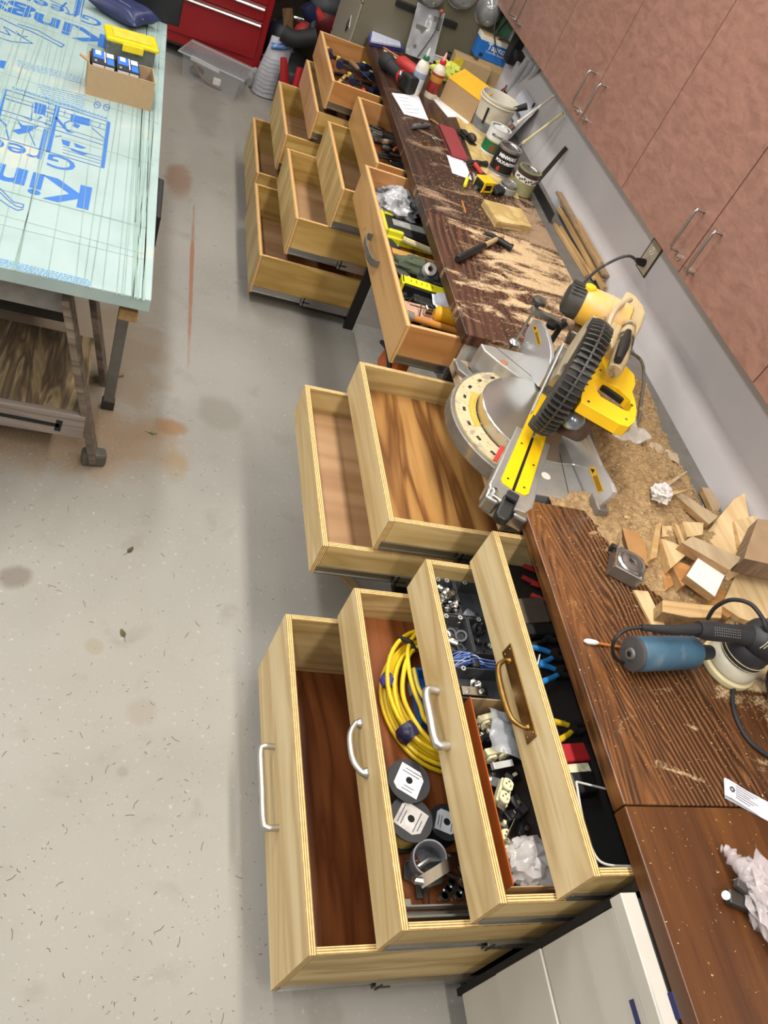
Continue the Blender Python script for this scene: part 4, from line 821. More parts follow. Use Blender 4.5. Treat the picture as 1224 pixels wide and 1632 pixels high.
# long brushes and white folder behind cans
def brush(label, tip, end, zt, ze, hm, bm, w_):
    a, b = at(*tip, z=zt), at(*end, z=ze); 
    if b.x > XW - .03: b = at(*end, x=XW - .03)
    t = thing('paint_brush', label, 'brush', a); u = (b - a)
    part(t, 'bristles', MB().beam(a, a + u * .14, w_ * 1.1, .012), bm, bevel=.002); part(t, 'ferrule', MB().beam(a + u * .14, a + u * .22, w_, .012), BRUSH, bevel=.002)
    part(t, 'handle', MB().tube([a + u * .22, a + u * .30, a + u * .62, b], [.010, .007, .006, .008], 10), hm, True)
brush('long brush with a white and amber handle leaning against the wall above the cans', (808, 208), (884, 152), ZC + .10, ZC + .30, mat('#cfc9bb', .4, 0, .3, 14), mat('#5d3a2c', .7), .03)
brush('long cream handled brush with dark bristles leaning right of the other brush', (818, 240), (897, 180), ZC + .03, ZC + .24, mat('#d8cc9c', .4), mat('#33221b', .7), .04)
stick('putty_knife', 'slim black blade leaning on the wall between the two long brushes', 'blade', (842, 185), (852, 164), ZC + .12, .010, .003, BLACK, z2=ZC + .2)
a = at(815, 230, z=ZC + .0); t = thing('document_sleeve', 'clear sleeve with a printed sheet leaning on the wall behind the cans', 'sleeve', (XW - .06, a.y, ZC + .0))
part(t, 'sheet', MB().sheet((XW - .05, 4.28, ZC + .10), (0, -.27, 0), (-.07, 0, -.185), 8, 6, .003, 6), mat('#b9bac2', .4, 0, .05), True)
part(t, 'printed_text', MB().beam((XW - .060, 4.20, ZC + .11), (XW - .060, 4.30, ZC + .11), .002, .010).beam((XW - .073, 4.2, ZC + .07), (XW - .073, 4.3, ZC + .07), .002, .006), INK, kind='stuff')
# carpenter's square
t = thing('carpenter_square', 'dark steel carpenter square standing against the wall by the olive can', 'square', (XW - .02, 3.5, ZC))
c1, c2, c3 = at(903, 235, x=XW - .012), at(851, 297, x=XW - .1), at(884, 340, x=XW - .1)
c2.z = c3.z = ZC + .03
part(t, 'short_leg', MB().beam(c2, c1, .004, .022, up=(1, 0, 0)), DARKST); part(t, 'long_leg', MB().beam((XW - .1, c2.y + .02, ZC + .022), (XW - .1, c3.y, ZC + .022), .004, .044), DARKST)
# wood strips against the wall
SL = [((893, 308), (990, 447), .032, .012, 0, .06, 'weathered wide grey brown strip leaning furthest back against the wall'),
      ((900, 334), (968, 462), .018, .02, 1, .02, 'pale thick strip on the ledge, in front of the weathered one'), ((884, 358), (935, 440), .016, .014, 2, .0, 'short pinkish strip nearest the worktop on the ledge'),
      ((911, 350), (982, 455), .012, .018, 3, .03, 'narrow pale strip wedged between the thick and the weathered ones'), ((950, 362), (992, 430), .014, .014, 4, .07, 'short end strip lying closest to the white wall'), ((893, 362), (948, 446), .010, .012, 5, .012, 'thin tan strip between the short pinkish and the thick pale ones')]
CC = [mat('#8d7457', .7, 0, .2, 20), mat('#bfa275', .6, 0, .12), mat('#b68a63', .6, 0, .12), mat('#c5aa7b', .6, 0, .1), mat('#a98a60', .6, 0, .1), mat('#b39467', .6, 0, .1)]
for (p1, p2, w_, h, k, dz, lb) in SL:
    zz = .905 + h / 2 + dz; a, b = at(*p1, z=zz), at(*p2, z=zz); a.x = min(a.x, XW - .02); b.x = min(b.x, XW - .02)
    one('wood_strip', lb, 'wood strip', MB().beam(a, b, w_, h), wood('strip_%d' % k, [(0, '#9c7b50'), (.5, '#bb9a69'), (1, '#a98756')], 'y', 1.5, .6) if k else CC[0], (a + b) / 2, bevel=.001)
# clear tubes, charger and the red bottle by the wall
for k, (p1, p2, lb) in enumerate((((842, 92), (806, 150), 'clear plastic tube nearest the worktop, leaning on the wall'), ((850, 98), (816, 155), 'clear plastic tube in the middle of three on the wall'), ((858, 104), (826, 160), 'whitish plastic tube closest to the wall cabinets'))):
    a, b = at(*p1, x=XW - .03), at(*p2, x=XW - .10); b = at(*p2, z=ZC + .06)
    t = thing('plastic_tube', lb, 'tube', b, group=None); part(t, 'tube', MB().tube([b, a], .016, 14), [PLAST2, PLAST2, mat('#c9cacd', .3, 0, .05)][k], True)
    part(t, 'end_cap', MB().tube([b - (a - b).normalized() * .004, b + (a - b).normalized() * .03], .0185, 14), BLACK, True)
q = at(800, 170, z=ZC); one('small_bottle', 'dark red small bottle behind the bucket', 'bottle', MB().lathe([(0, 0), (.03, 0), (.032, .05), (.02, .075), (.012, .085), (.012, .10), (0, .10)], 20, o=(q.x, q.y + .05, ZC)), mat('#6d1f2a', .3), (q.x, q.y + .05, ZC), smooth=True)
q = at(828, 165, z=ZC + .05); t = thing('spring_clamp', 'brassy brown small clamp standing against the wall behind the bucket', 'clamp', (q.x, q.y, ZC)); part(t, 'jaw', MB().cbox((q.x - .01, q.y, ZC + .05), (.02, .03, .10), ry=.2), mat('#4e4326', .4, .6), bevel=.004); part(t, 'jaw', MB().cbox((q.x + .018, q.y, ZC + .05), (.014, .03, .09), ry=-.1), mat('#5b4a2a', .4, .6), bevel=.004)
q = at(792, 120, z=ZC + .05); one('plastic_bag', 'crumpled white plastic bag tucked behind the blue screw box', 'bag', MB().blob((q.x + .03, q.y + .02, ZC + .07), (.07, .09, .08), .5, 2.6, 22, 16, 9., flat=ZC), mat('#d6d6da', .4, 0, .06), (q.x, q.y, ZC), smooth=True)
g = at(822, 78, x=XW - .02); t = thing('battery_charger', 'black charger adapter on the wall with two dark leads', 'charger', (XW, g.y, g.z))
part(t, 'body', MB().cbox((XW - .028, g.y, g.z), (.054, .09, .15), rx=.1), BLACK, bevel=.010); part(t, 'plug', MB().cbox((XW - .03, g.y - .11, g.z + .0), (.05, .07, .035), rx=.1), RUBBER, bevel=.006)
part(t, 'lead', MB().tube(bez([(XW - .03, g.y + .04, g.z), (XW - .07, g.y + .09, g.z + .0), (XW - .10, g.y + .16, g.z - .02), (XW - .05, g.y + .2, g.z + .1), (XW - .01, g.y + .25, g.z + .2)], 6), .004, 8), BLACK, True)
part(t, 'lead', MB().tube(bez([(XW - .03, g.y + .02, g.z - .06), (XW - .09, g.y + .06, g.z - .06), (XW - .14, g.y + .14, g.z + .05), (XW - .08, g.y + .2, g.z + .18)], 6), .004, 8), BLACK, True)
# long clutter strips on far edge, grey plastic tray
one('green_panel', 'narrow green board standing in the corner by the filing cabinet', 'board', MB().box(.70, XW - .002, 4.965, 4.985, .905, 1.26), mat('#5f8f76', .6), (.74, 4.975, .905))
# ================================================================ NEAR WORKTOP: OFFCUTS, SANDER, TAPE
def wmat(i, a, b, ax='x', f=1.6): return wood('offcut_%s' % i, [(0, a), (.5, b), (1, a)], ax, f, .6, .3)
WA, WB, WC, WD = wmat('tan', '#b08c5c', '#c9a877'), wmat('pale', '#c2a375', '#d8bd90', 'y'), wmat('brown', '#8f6e4a', '#a78659'), wmat('greyed', '#a28c6d', '#b6a081', 'y')
WH_ = wmat('honey', '#a8753f', '#bd8a52')
def block(name, label, pts, zt, th, m, em=None, bevel=.001, tilt=None, group=None):
    P = [at(*p, z=zt) for p in pts]; c = sum(P, V()) / len(P)
    mb = MB().prism([(p.x, p.y) for p in P], zt - th, zt); n = len(P)
    if tilt:
        mb.v = [p + V((0, 0, (p.x - c.x) * tilt[0] + (p.y - c.y) * tilt[1])) for p in mb.v]
        lo = min(p.z for p in mb.v)
    for i in range(n): mb.mi[2 + i] = 1
    return one(name, label, 'wood block', mb, [m, em or m], (c.x, c.y, zt - th), bevel=bevel, group=group)
WN = 'wood_offcut'
block(WN, 'flat brown board offcut with a dark edge, just behind the steel tape measure', [(992, 842), (1026, 847), (1034, 903), (1003, 882)], ZC + .019, .018, mat('#a87c4c', .7, 0, .1, 30), mat('#5c3f28', .8))
block(WN, 'upright narrow plywood strip right of the flat brown board offcut', [(1046, 836), (1055, 832), (1047, 888), (1036, 892)], ZC + .035, .034, WA, EX)
block(WN, 'small pale rectangular offcut at the far edge of the pile', [(1055, 838), (1078, 838), (1083, 853), (1055, 856)], ZC + .028, .027, WB, WC)
block(WN, 'pale wedge shaped offcut pointing right, left of the white faced block', [(1054, 858), (1098, 874), (1100, 879), (1069, 906)], ZC + .045, .03, WB, WA)
block(WN, 'long thin honey coloured stick under the pale wedge', [(1049, 868), (1058, 876), (1074, 932), (1062, 940)], ZC + .015, .0145, WH_, WA)
block(WN, 'honey brown notched offcut tucked under the white faced block', [(1071, 902), (1080, 894), (1108, 905), (1104, 924), (1088, 934)], ZC + .036, .034, WH_, WC)
block(WN, 'offcut with a white painted face and a cove cut along one side', [(1119, 879), (1157, 914), (1140, 951), (1094, 917)], ZC + .062, .026, mat('#e9dfd8', .5, 0, .02, dirt=('#d8c8b8', .7)), WC, .002)
block(WN, 'long square greyed block lying across the pile right of the white faced one', [(1090, 861), (1105, 853), (1180, 893), (1163, 909)], ZC + .085, .034, WD, WC, .002, (.12, .04))
block(WN, 'small slanted pale stick at the far end of the long greyed block', [(1076, 833), (1082, 838), (1094, 868), (1090, 872)], ZC + .05, .014, WB, WA)
block(WN, 'short pale dusty offcut behind the long greyed block', [(1088, 831), (1122, 833), (1120, 852), (1096, 856)], ZC + .05, .045, WB, WA)
block(WN, 'big pale board leaning from the pile up to the white wall', [(1120, 860), (1160, 805), (1172, 800), (1196, 870), (1190, 905), (1172, 915)], ZC + .05, .018, WB, WA, .001, (.35, .05))
block(WN, 'wide pale board lying at the right under the thick block', [(1150, 965), (1180, 900), (1224, 915), (1260, 1010), (1180, 985)], ZC + .022, .020, WB, WA)
block(WN, 'thick dark grained block at the right edge of the frame', [(1208, 826), (1250, 832), (1256, 905), (1186, 890), (1192, 870)], ZC + .12, .060, mat('#a88b6b', .6, 0, .12, 14), wmat('walnut', '#6a5442', '#8a7057', 'z', 2.), .002)
block(WN, 'pale thick offcut whose edge leans on the thick dark grained block', [(1172, 828), (1208, 824), (1202, 872), (1184, 866)], ZC + .075, .03, WB, WA, .001, (.2, 0))
block(WN, 'squared beech coloured block nearest the blue dust canister', [(1056, 956), (1098, 961), (1152, 966), (1150, 985), (1100, 984), (1056, 975)], ZC + .050, .048, WA, wmat('end', '#8c6f4a', '#a98a60', 'y', 4), .002)
block(WN, 'flat pale strip running from under the canister towards the tape measure', [(1010, 940), (1033, 942), (1066, 1008), (1044, 1005)], ZC + .009, .008, WB, WA)
block(WN, 'reddish slat lying beneath the white faced block', [(1108, 948), (1142, 925), (1176, 975), (1160, 985)], ZC + .013, .012, WH_, WC)
block(WN, 'long greyed slat sticking out of the sawdust behind the pile', [(1042, 754), (1048, 756), (1142, 826), (1128, 838)], ZC + .05, .02, WD, WC, .001, (.05, -.05))
block(WN, 'short greyed peg leaning on the wall above the pile', [(1118, 776), (1132, 778), (1150, 806), (1140, 822)], ZC + .02, .018, WD, WC)
block(WN, 'thin curved shaving like slat beside the crumpled paper', [(1056, 773), (1094, 750), (1096, 752), (1062, 778)], ZC + .075, .008, WD, WC)
block(WN, 'thin wedge sliver pointing right from the crumpled paper', [(1066, 782), (1098, 781), (1074, 789)], ZC + .07, .006, WA, WC)
block(WN, 'tiny upright shim standing at the edge of the sawdust', [(995, 812), (1002, 812), (1004, 826), (995, 826)], ZC + .02, .018, WB, WA)
q = at(1055, 786, z=ZC + .06); one('crumpled_paper', 'crumpled white printed paper ball on the sawdust heap', 'paper', MB().blob((q.x, q.y, q.z), (.032, .032, .026), .8, 3.4, 26, 18, 5.), mat('#d5cfcb', .7, 0, .12, 60), q)
q = at(1005, 690, z=ZC + .05); t = thing('plastic_wrap', 'torn whitish plastic wrap behind the yellow saw handle', 'plastic', q)
part(t, 'wrap', MB().sheet((q.x - .01, q.y, q.z), (.10, .02, .03), (-.03, .09, .01), 12, 10, .014, 20, 4.), mat('#c9c2b8', .35, 0, .08, 30, alpha=.8), True)
part(t, 'strip', MB().sheet((q.x + .11, q.y - .04, q.z - .012), (.13, -.05, -.02), (.0, .035, .008), 12, 6, .010, 20, 8.), mat('#bfa98e', .5, 0, .12, 30, alpha=.85), True)
# steel tape measure
c = at(991, 912, z=ZC); t = thing('tape_measure', 'square chrome tape measure with a round raised face, on the oak', 'tape measure', (c.x, c.y, ZC), -.48); t.M = t.M @ Matrix.Diagonal((1.22, 1.22, 1.15, 1))
part(t, 'case', MB(t.M).prism([(-.038, -.036), (.036, -.036), (.036, .022), (.030, .034), (.018, .038), (-.038, .038)], .001, .038), mat('#8c8882', .3, .75, .1, 20, dirt=('#a5926f', .68)), bevel=.005, seg=3)
part(t, 'face', MB(t.M).lathe([(0, .038), (.034, .038), (.035, .0395), (.030, .0425), (.024, .041), (.018, .0435), (.010, .0435), (0, .0425)], 36, o=(.002, 0, 0)), mat('#a29e98', .22, .85), True)
part(t, 'face_mark', MB(t.M).prism([(-.006, -.004), (.006, 0), (-.006, .006)], .0436, .0442), DARKST, label='faint arrow mark')
part(t, 'edge_band', MB(t.M).box(-.0385, -.034, -.036, .040, .030, .0405), CHROME, bevel=.001)
for p in ((-.032, -.03), (-.032, .032), (.03, -.03)): part(t, 'screw', MB(t.M).lathe([(0, .038), (.003, .038), (.002, .0395), (0, .0395)], 10, o=(p[0], p[1], 0)), CHROME)
part(t, 'hook', MB(t.M).box(-.046, -.0385, .030, .042, .012, .03), DARKST)
# cotton tipped marker
t = thing('dauber_stick', 'thin orange stick with a white cotton tip beside the blue canister', 'stick', at(955, 1025, z=ZC))
part(t, 'stick', MB().cyl(at(952, 1025, z=ZC + .006), at(992, 1032, z=ZC + .006), .0035, n=10), mat('#b8692c', .5), True); part(t, 'tip', MB().tube([at(931, 1021, z=ZC + .007), at(936, 1022, z=ZC + .007), at(948, 1024, z=ZC + .007), at(953, 1025, z=ZC + .007)], [.003, .007, .0065, .004], 12), mat('#e9e6df', .8), True)
# random orbit sander
sc_ = at(1160, 1058, z=ZC + .01); sc_.z = ZC
t = thing('orbital_sander', 'dusty black and grey sander with cream pad and blue dust canister', 'sander', sc_)
SB = mat('#27282c', .5, 0, .2, 20, bump=.1, dirt=('#6f675a', .62)); CREAM = mat('#cfc49a', .6, 0, .08)
part(t, 'sanding_pad', MB().lathe([(0, .001), (.074, .001), (.076, .006), (.075, .016), (.070, .020), (0, .020)], 40, o=sc_), CREAM, True)
part(t, 'skirt', MB().lathe([(0, .0205), (.064, .0205), (.068, .026), (.066, .045), (.056, .058), (0, .058)], 40, o=sc_), mat('#c6c0ac', .4, .1, .12, 14, dirt=('#8d8572', .6)), True)
part(t, 'body', MB().lathe([(0, .0585), (.054, .0585), (.060, .066), (.058, .10), (.050, .115), (0, .115)], 36, o=sc_), SB, True)
for z_ in (.066, .078): part(t, 'trim_line', MB().tube([sc_ + V((.0597 * math.cos(k / 32 * 2 * PI), .0597 * math.sin(k / 32 * 2 * PI), z_)) for k in range(32)], .0012, 6, True), mat('#c9bd98', .6), True, label='cream trim line')
hd = sc_ + V((.01, .0, .135))
part(t, 'motor_head', MB().blob(sc_ + V((.012, -.005, .135)), (.062, .056, .050), .04, 1, 26, 18), SB, True)
ga, gb = at(1112, 1003, z=ZC + .125), sc_ + V((-.02, .0, .135))
part(t, 'grip', MB().tube([ga, ga + (gb - ga) * .2, ga + (gb - ga) * .6, gb + (gb - ga) * .1], [.020, .024, .023, .032], 20), SB, True)
gu = (gb - ga).normalized(); gs = V((-gu.y, gu.x, 0))
mbd = MB()
for i in range(12):
    for j in range(4): mbd.lathe([(0, 0), (.0016, 0), (0, .0012)], 6, o=ga + gu * (.03 + i * .0065) - gs * (.006 + j * .0055) + V((0, 0, .0235 - .0025 * j ** 1.15 * .9)))
part(t, 'grip_dot', mbd, mat('#7d786e', .6), kind='stuff')
ca, cb = at(1012, 1042, z=ZC + .048), at(1108, 1040, z=ZC + .052)
cu_ = (cb - ca).normalized()
part(t, 'dust_canister', MB().tube([ca, ca + cu_ * .004, ca + cu_ * .11, cb - cu_ * .01, cb + cu_ * .004], [.040, .043, .042, .040, .030], 28), mat('#3d6076', .5, 0, .15, 16, dirt=('#7d8688', .54)), True, label='dusty blue dust canister')
part(t, 'canister_cap', MB().tube([ca - cu_ * .012, ca - cu_ * .010, ca - cu_ * .0005], [.036, .042, .043], 28), mat('#4a4a4c', .4, 0, .1, 20, dirt=('#8a8478', .62)), True)
part(t, 'canister_hub', MB().tube([ca - cu_ * .0125, ca - cu_ * .018], [.015, .013], 18), mat('#6b6a68', .4), True); part(t, 'canister_hole', MB().tube([ca - cu_ * .0182, ca - cu_ * .0187], .007, 14), mat('#0b0b0b', .8), True)
part(t, 'dust_port', MB().tube([cb, cb + cu_ * .05], [.022, .018], 16), SB, True)
part(t, 'cord_sleeve', MB().tube([ga, at(1070, 1004, z=ZC + .118), at(1022, 1000, z=ZC + .110)], [.015, .012, .0075], 14), RUBBER, True)
part(t, 'cord', MB().tube(bez([at(1022, 1000, z=ZC + .110), at(1000, 1003, z=ZC + .10), at(982, 1016, z=ZC + .085), at(976, 1035, z=ZC + .055), at(984, 1052, z=ZC + .02), at(1010, 1060, z=ZC + .007)], 7), .0045, 10), BLACK, True)
for k in (-1, 0, 1): part(t, 'trim_line', MB().tube(bez([sc_ + V((-.03 + k * .012, -.045, .15)), sc_ + V((-.015 + k * .012, -.035, .172)), sc_ + V((.0 + k * .012, .0, .184)), sc_ + V((.015 + k * .01, .035, .17))], 5), .0011, 6), mat('#b7ad92', .6), True, label='cream trim line')
one('black_cable', 'thick black lead looping over the oak at the right edge', 'cord', MB().tube(bez([at(1128, 986, z=ZC + .06), at(1140, 968, z=ZC + .11), at(1165, 956, z=ZC + .16), at(1195, 962, z=ZC + .19), at(1215, 985, z=ZC + .19), at(1226, 1010, z=ZC + .17), at(1262, 1050, z=ZC + .08), at(1215, 1058, z=ZC + .03), at(1180, 1078, z=ZC + .008), at(1168, 1105, z=ZC + .006), at(1172, 1140, z=ZC + .006), at(1195, 1182, z=ZC + .006), at(1240, 1215, z=ZC + .006)], 7), .0055, 10), RUBBER, at(1180, 1078, z=ZC), smooth=True)
q = at(1222, 1120, z=ZC); t = thing('power_tool', 'black dusty tool half out of frame right of the sander', 'power tool', (q.x + .02, q.y, ZC))
part(t, 'housing', MB().blob((q.x + .035, q.y, ZC + .05), (.055, .085, .05), .12, 1.5, 24, 16, 2., flat=ZC + .001), SB, True); part(t, 'side_plate', MB().cbox((q.x + .0, q.y + .02, ZC + .085), (.03, .07, .012), ry=-.5), mat('#5f5a52', .5, .3), bevel=.004)
# folded white label, plastic bag with caster
P_ = [at(*p, z=ZC + .001) for p in [(1153, 1246), (1164, 1241), (1224, 1290), (1260, 1330), (1224, 1312), (1154, 1275)]]
c = at(1190, 1278, z=ZC); t = thing('folded_label', 'folded white printed instruction label with a metal eyelet', 'label', c)
a, b = at(1155, 1272, z=ZC + .001), at(1230, 1312, z=ZC + .001); u = (b - a).normalized(); s = V((-u.y, u.x, 0))
part(t, 'leaf', MB().add([a, b, b + s * .05, a + s * .05] + [p + V((0, 0, .001)) for p in (a, b, b + s * .05, a + s * .05)], [(0, 1, 2, 3), (7, 6, 5, 4), (0, 4, 5, 1), (1, 5, 6, 2), (2, 6, 7, 3), (3, 7, 4, 0)]), mat('#e6e6ee', .6, 0, .02))
part(t, 'leaf', MB().beam(a + V((0, 0, .012)) + s * .022, a + u * .085 + V((0, 0, .003)) + s * .022, .045, .0012).beam(a - u * .001 + s * .022 + V((0, 0, .006)), a - u * .0 + s * .022 + V((0.0001, 0, .011)), .045, .012), mat('#dedee8', .6, 0, .02), bevel=.0005)
part(t, 'eyelet', MB().tube([a + u * .010 + s * .022 + V((.005 * math.cos(k / 12 * 2 * PI), .005 * math.sin(k / 12 * 2 * PI), .0135)) for k in range(12)], .0015, 6, True), DARKST, True)
mbt = MB()
for k in range(6): mbt.beam(a + u * .02 + s * (.008 + k * .006) + V((0, 0, .0118)), a + u * (.06 + .01 * (k % 3)) + s * (.008 + k * .006) + V((0, 0, .0072)), .0013, .0003)
part(t, 'printed_text', mbt, INK, kind='stuff')
q = at(1205, 1440, z=ZC); t = thing('caster_in_bag', 'small grey steel part with a pin, in a crumpled clear plastic bag', 'hardware', q)
part(t, 'bracket', MB().beam(at(1158, 1428, z=ZC + .012), at(1215, 1452, z=ZC + .012), .030, .018), mat('#57544f', .4, .7), bevel=.004)
part(t, 'bracket', MB().beam(at(1172, 1406, z=ZC + .03), at(1200, 1428, z=ZC + .026), .018, .014), mat('#6a6762', .4, .7), bevel=.003)
part(t, 'pin', MB().cyl(at(1157, 1427, z=ZC + .022), at(1157, 1427, z=ZC + .032), .009, n=16), BRUSH, True, bevel=.001)
PL3 = mat('#d9cfd0', .22, 0, .08, 30, alpha=.5)
q2 = at(1222, 1440, z=ZC + .03); part(t, 'bag', MB().blob((q2.x, q2.y + .0, ZC + .032), (.045, .085, .034), .75, 3.4, 34, 22, 11., flat=ZC + .001), PL3, True)
a = at(1148, 1352, z=ZC + .012); b = at(1205, 1410, z=ZC + .035)
part(t, 'bag_neck', MB().tube(bez([a, a + (b - a) * .15 + V((.004, .002, .008)), a + (b - a) * .4 + V((-.002, .0, .006)), a + (b - a) * .7 + V((.002, 0, .01)), b], 5), [.004 + .020 * (k / 20) ** .8 + .004 * math.sin(k * 2.3) for k in range(21)], 11), PL3, True)
# ================================================================ DRAWER CONTENTS
def tool(name, label, cat, x, y, z, rz, L, hm, mm, kind='pliers', group=None, s=1.):
    t = thing(name, label, cat, (x, y, z), rz, group); M = t.M
    if kind == 'pliers':
        for k in (-1, 1):
            part(t, 'handle', MB(M).tube([(0, k * .022 * s, .01), (L * .25, k * .026 * s, .011), (L * .5, k * .014 * s, .011), (L * .6, k * .006, .011)], [.007 * s, .008 * s, .007 * s, .006], 8), hm, True)
            part(t, 'jaw', MB(M).tube([(L * .6, k * .008, .011), (L * .72, k * .011, .011), (L, k * .003, .011)], [.009 * s, .009 * s, .003], 8), mm, True)
        part(t, 'pivot', MB(M).cyl((L * .62, 0, .004), (L * .62, 0, .020), .011 * s, n=12), mm, True)
    elif kind == 'wrench':
        part(t, 'shaft', MB(M).beam((0, 0, .006), (L * .85, 0, .006), .012 * s, .007), mm, bevel=.002); part(t, 'jaw', MB(M).prism([(L * .82, -.014), (L * .92, -.020), (L, -.016), (L * .93, -.005), (L * .93, .005), (L, .016), (L * .92, .020), (L * .82, .014)], .002, .010), mm, bevel=.001)
    elif kind == 'driver':
        part(t, 'handle', MB(M).tube([(0, 0, .014), (.01, 0, .014), (L * .3, 0, .014), (L * .42, 0, .014)], [.010 * s, .014 * s, .013 * s, .009 * s], 12), hm, True); part(t, 'shaft', MB(M).cyl((L * .42, 0, .014), (L, 0, .014), .0035, n=8), mm, True)
    elif kind == 'bar':
        part(t, 'bar', MB(M).beam((0, 0, .008), (L, 0, .008), .022 * s, .012), hm, bevel=.002); part(t, 'end', MB(M).beam((-.012, 0, .008), (0, 0, .008), .026 * s, .014), mm, bevel=.002)
    return t
# --- yellow cable coil in the third drawer
fz = .425; cx, cy = -.122, 1.055
rn = random.Random(4); ymat = mat('#e2bf1e', .38, 0, .06, 10)
t = thing('cable_coil', 'big coil of yellow electrical cable with black ties and a wrapper', 'cable', (cx, cy, fz))
for k in range(11):
    R0 = .196 - .009 * (k % 5) + rn.uniform(-.006, .006); zz = fz + .008 + .0105 * (k // 2); ph = rn.uniform(0, 6); ex = rn.uniform(.96, 1.03); ox, oy_ = rn.uniform(-.008, .008), rn.uniform(-.012, .012)
    part(t, 'cable_turn', MB().tube([(cx + ox + R0 * .86 * ex * math.cos(a / 40 * 2 * PI), cy + oy_ + R0 * math.sin(a / 40 * 2 * PI), zz + .006 * math.sin(a / 40 * 4 * PI + ph)) for a in range(40)], .0062, 8, True), ymat, True)
def cpt(a, r, z): return V((cx + r * .86 * math.cos(a), cy + r * math.sin(a), z))
part(t, 'cable_turn', MB().tube(bez([cpt(1.55, .20, .50), cpt(1.95, .19, .505), cpt(2.35, .165, .51), cpt(2.75, .135, .508), cpt(3.15, .12, .505), cpt(3.6, .115, .50), cpt(4.0, .125, .49), (cx + .02, cy - .14, .485)], 6), .0065, 10), ymat, True, label='loose crossing turn')
part(t, 'cable_turn', MB().tube(bez([cpt(1.2, .15, .497), cpt(1.8, .150, .502), cpt(2.3, .152, .507), cpt(2.8, .150, .505), cpt(3.4, .16, .50), cpt(4.1, .17, .495), cpt(4.7, .18, .48)], 6), .0065, 10), ymat, True, label='second loose turn')
part(t, 'cable_end', MB().tube(bez([cpt(2.6, .12, .50), cpt(3.2, .10, .505), cpt(3.8, .085, .505), (cx - .005, cy - .09, .505)], 6), .0065, 10), mat('#ead35a', .4), True, label='pale cut cable end')
for a in (2.22, 4.55): part(t, 'tie', MB().tube([cpt(a, .145, .505), cpt(a, .175, .512), cpt(a, .212, .49)], [.008, .009, .007], 8), BLACK, True, label='black tie')
part(t, 'wrapper', MB().tube([cpt(a, .184, .470) for a in (3.70, 3.78, 3.86, 3.94)], [.026, .033, .033, .028], 12), mat('#2b2746', .35, 0, .4, 40, dirt=('#cfc53a', .54)), True, label='dark purple and yellow printed wrapper')
part(t, 'wrapper', MB().tube([cpt(a, .19, .470) for a in (2.85, 2.95, 3.05)], [.014, .022, .014], 12), mat('#4a4390', .3, 0, .4, 30, dirt=('#cfcfe0', .55)), True, label='violet wrapper end')
part(t, 'plastic_scrap', MB().blob(cpt(4.75, .20, .475), (.05, .03, .03), .6, 3, 18, 12, 2.), PLAST, True)
q = at(668, 1110, z=.44)
t = thing('parts_organiser', 'blue plastic organiser seen inside the yellow coil', 'organiser', (-.15, 1.05, fz + .001))
BLU = mat('#2c68ad', .4, 0, .1)
part(t, 'tray', MB().box(-.185, .02, .975, .983, .426, .475).box(-.185, .02, 1.13, 1.138, .426, .475).box(-.193, -.185, .975, 1.138, .426, .475).box(-.185, .02, .983, 1.13, .426, .43), BLU)
part(t, 'divider', MB().box(-.15, -.145, .983, 1.13, .4305, .47).box(-.1445, .02, 1.05, 1.055, .4305, .47), BLU); part(t, 'catch', MB().box(-.202, -.193, 1.07, 1.11, .43, .46), mat('#8aa6c4', .3), bevel=.002)
one('small_carton', 'small violet and white carton standing in the blue organiser', 'box', MB().box(-.140, -.115, 1.075, 1.12, .432, .50), mat('#39369a', .4, 0, .1, dirt=('#d8d8e0', .62)), (-.14, 1.09, .432), bevel=.001)
# --- wire spools
def spool(lab, px, py, ztop, r, h, wirem, lm, lrot, rx=0, ry=0, gray=False):
    c = at(px, py, z=ztop); c.z = ztop - h; t = thing('wire_spool', lab, 'spool', c, 0, None, rx, ry); M = t.M
    part(t, 'lower_flange', MB(M).lathe([(0, 0), (r, 0), (r, .004), (0, .004)], 36), BLACK, True); part(t, 'wound_wire', MB(M).lathe([(0, .0042)] + [(r * .84 + .0015 * (k % 2), .0042 + (h - .0084) * k / 14) for k in range(15)] + [(0, h - .0042)], 28), wirem)
    part(t, 'upper_flange', MB(M).lathe([(.009, h - .004), (r, h - .004), (r, h), (.009, h)], 36), mat('#26272a', .5, 0, .15), True)
    Ml = M @ Matrix.Rotation(lrot, 4, 'Z'); a = r * .60
    l = part(t, 'paper_label', MB(Ml).prism([(-a, -a * .55), (-a * .55, -a * 1.05), (a, -a * 1.05), (a, a * .75), (a * .62, a * 1.05), (-a, a * 1.05)], h + .0003, h + .0009), lm, label='cut cornered white label')
    part(t, 'core_hole', MB(M).lathe([(0, h + .001), (.009, h + .001), (.009, h + .0014), (0, h + .0014)], 20), mat('#070707', .9))
    mb = MB(Ml)
    rr = random.Random(int(px))
    for i in range(7):
        y0 = -a * .8 + i * a * .26
        if abs(y0) < .010: continue
        mb.box(-a * .8 + rr.uniform(0, .3) * a, a * rr.uniform(.2, .85), y0, y0 + a * .07, h + .001, h + .0013)
    part(t, 'printed_text', mb, INK, kind='stuff', under=l); return t, Ml, a, h
t, Ml, a, h = spool('black wire spool with a clean white printed label, upper one of the two', 652, 1244, .515, .056, .07, mat('#2c2c2c', .5), mat('#dcdadb', .6, 0, .03), 2.6)
spool('black wire spool with a smudged grey label, lower one of the two', 655, 1305, .505, .056, .07, mat('#8a7a3c', .5, 0, .2), mat('#b5b0ac', .6, 0, .25, 40), .95)
spool('third black spool half hidden behind the drawer front above', 712, 1310, .475, .046, .05, mat('#161616', .5), mat('#c9c9cc', .6), 1.2)
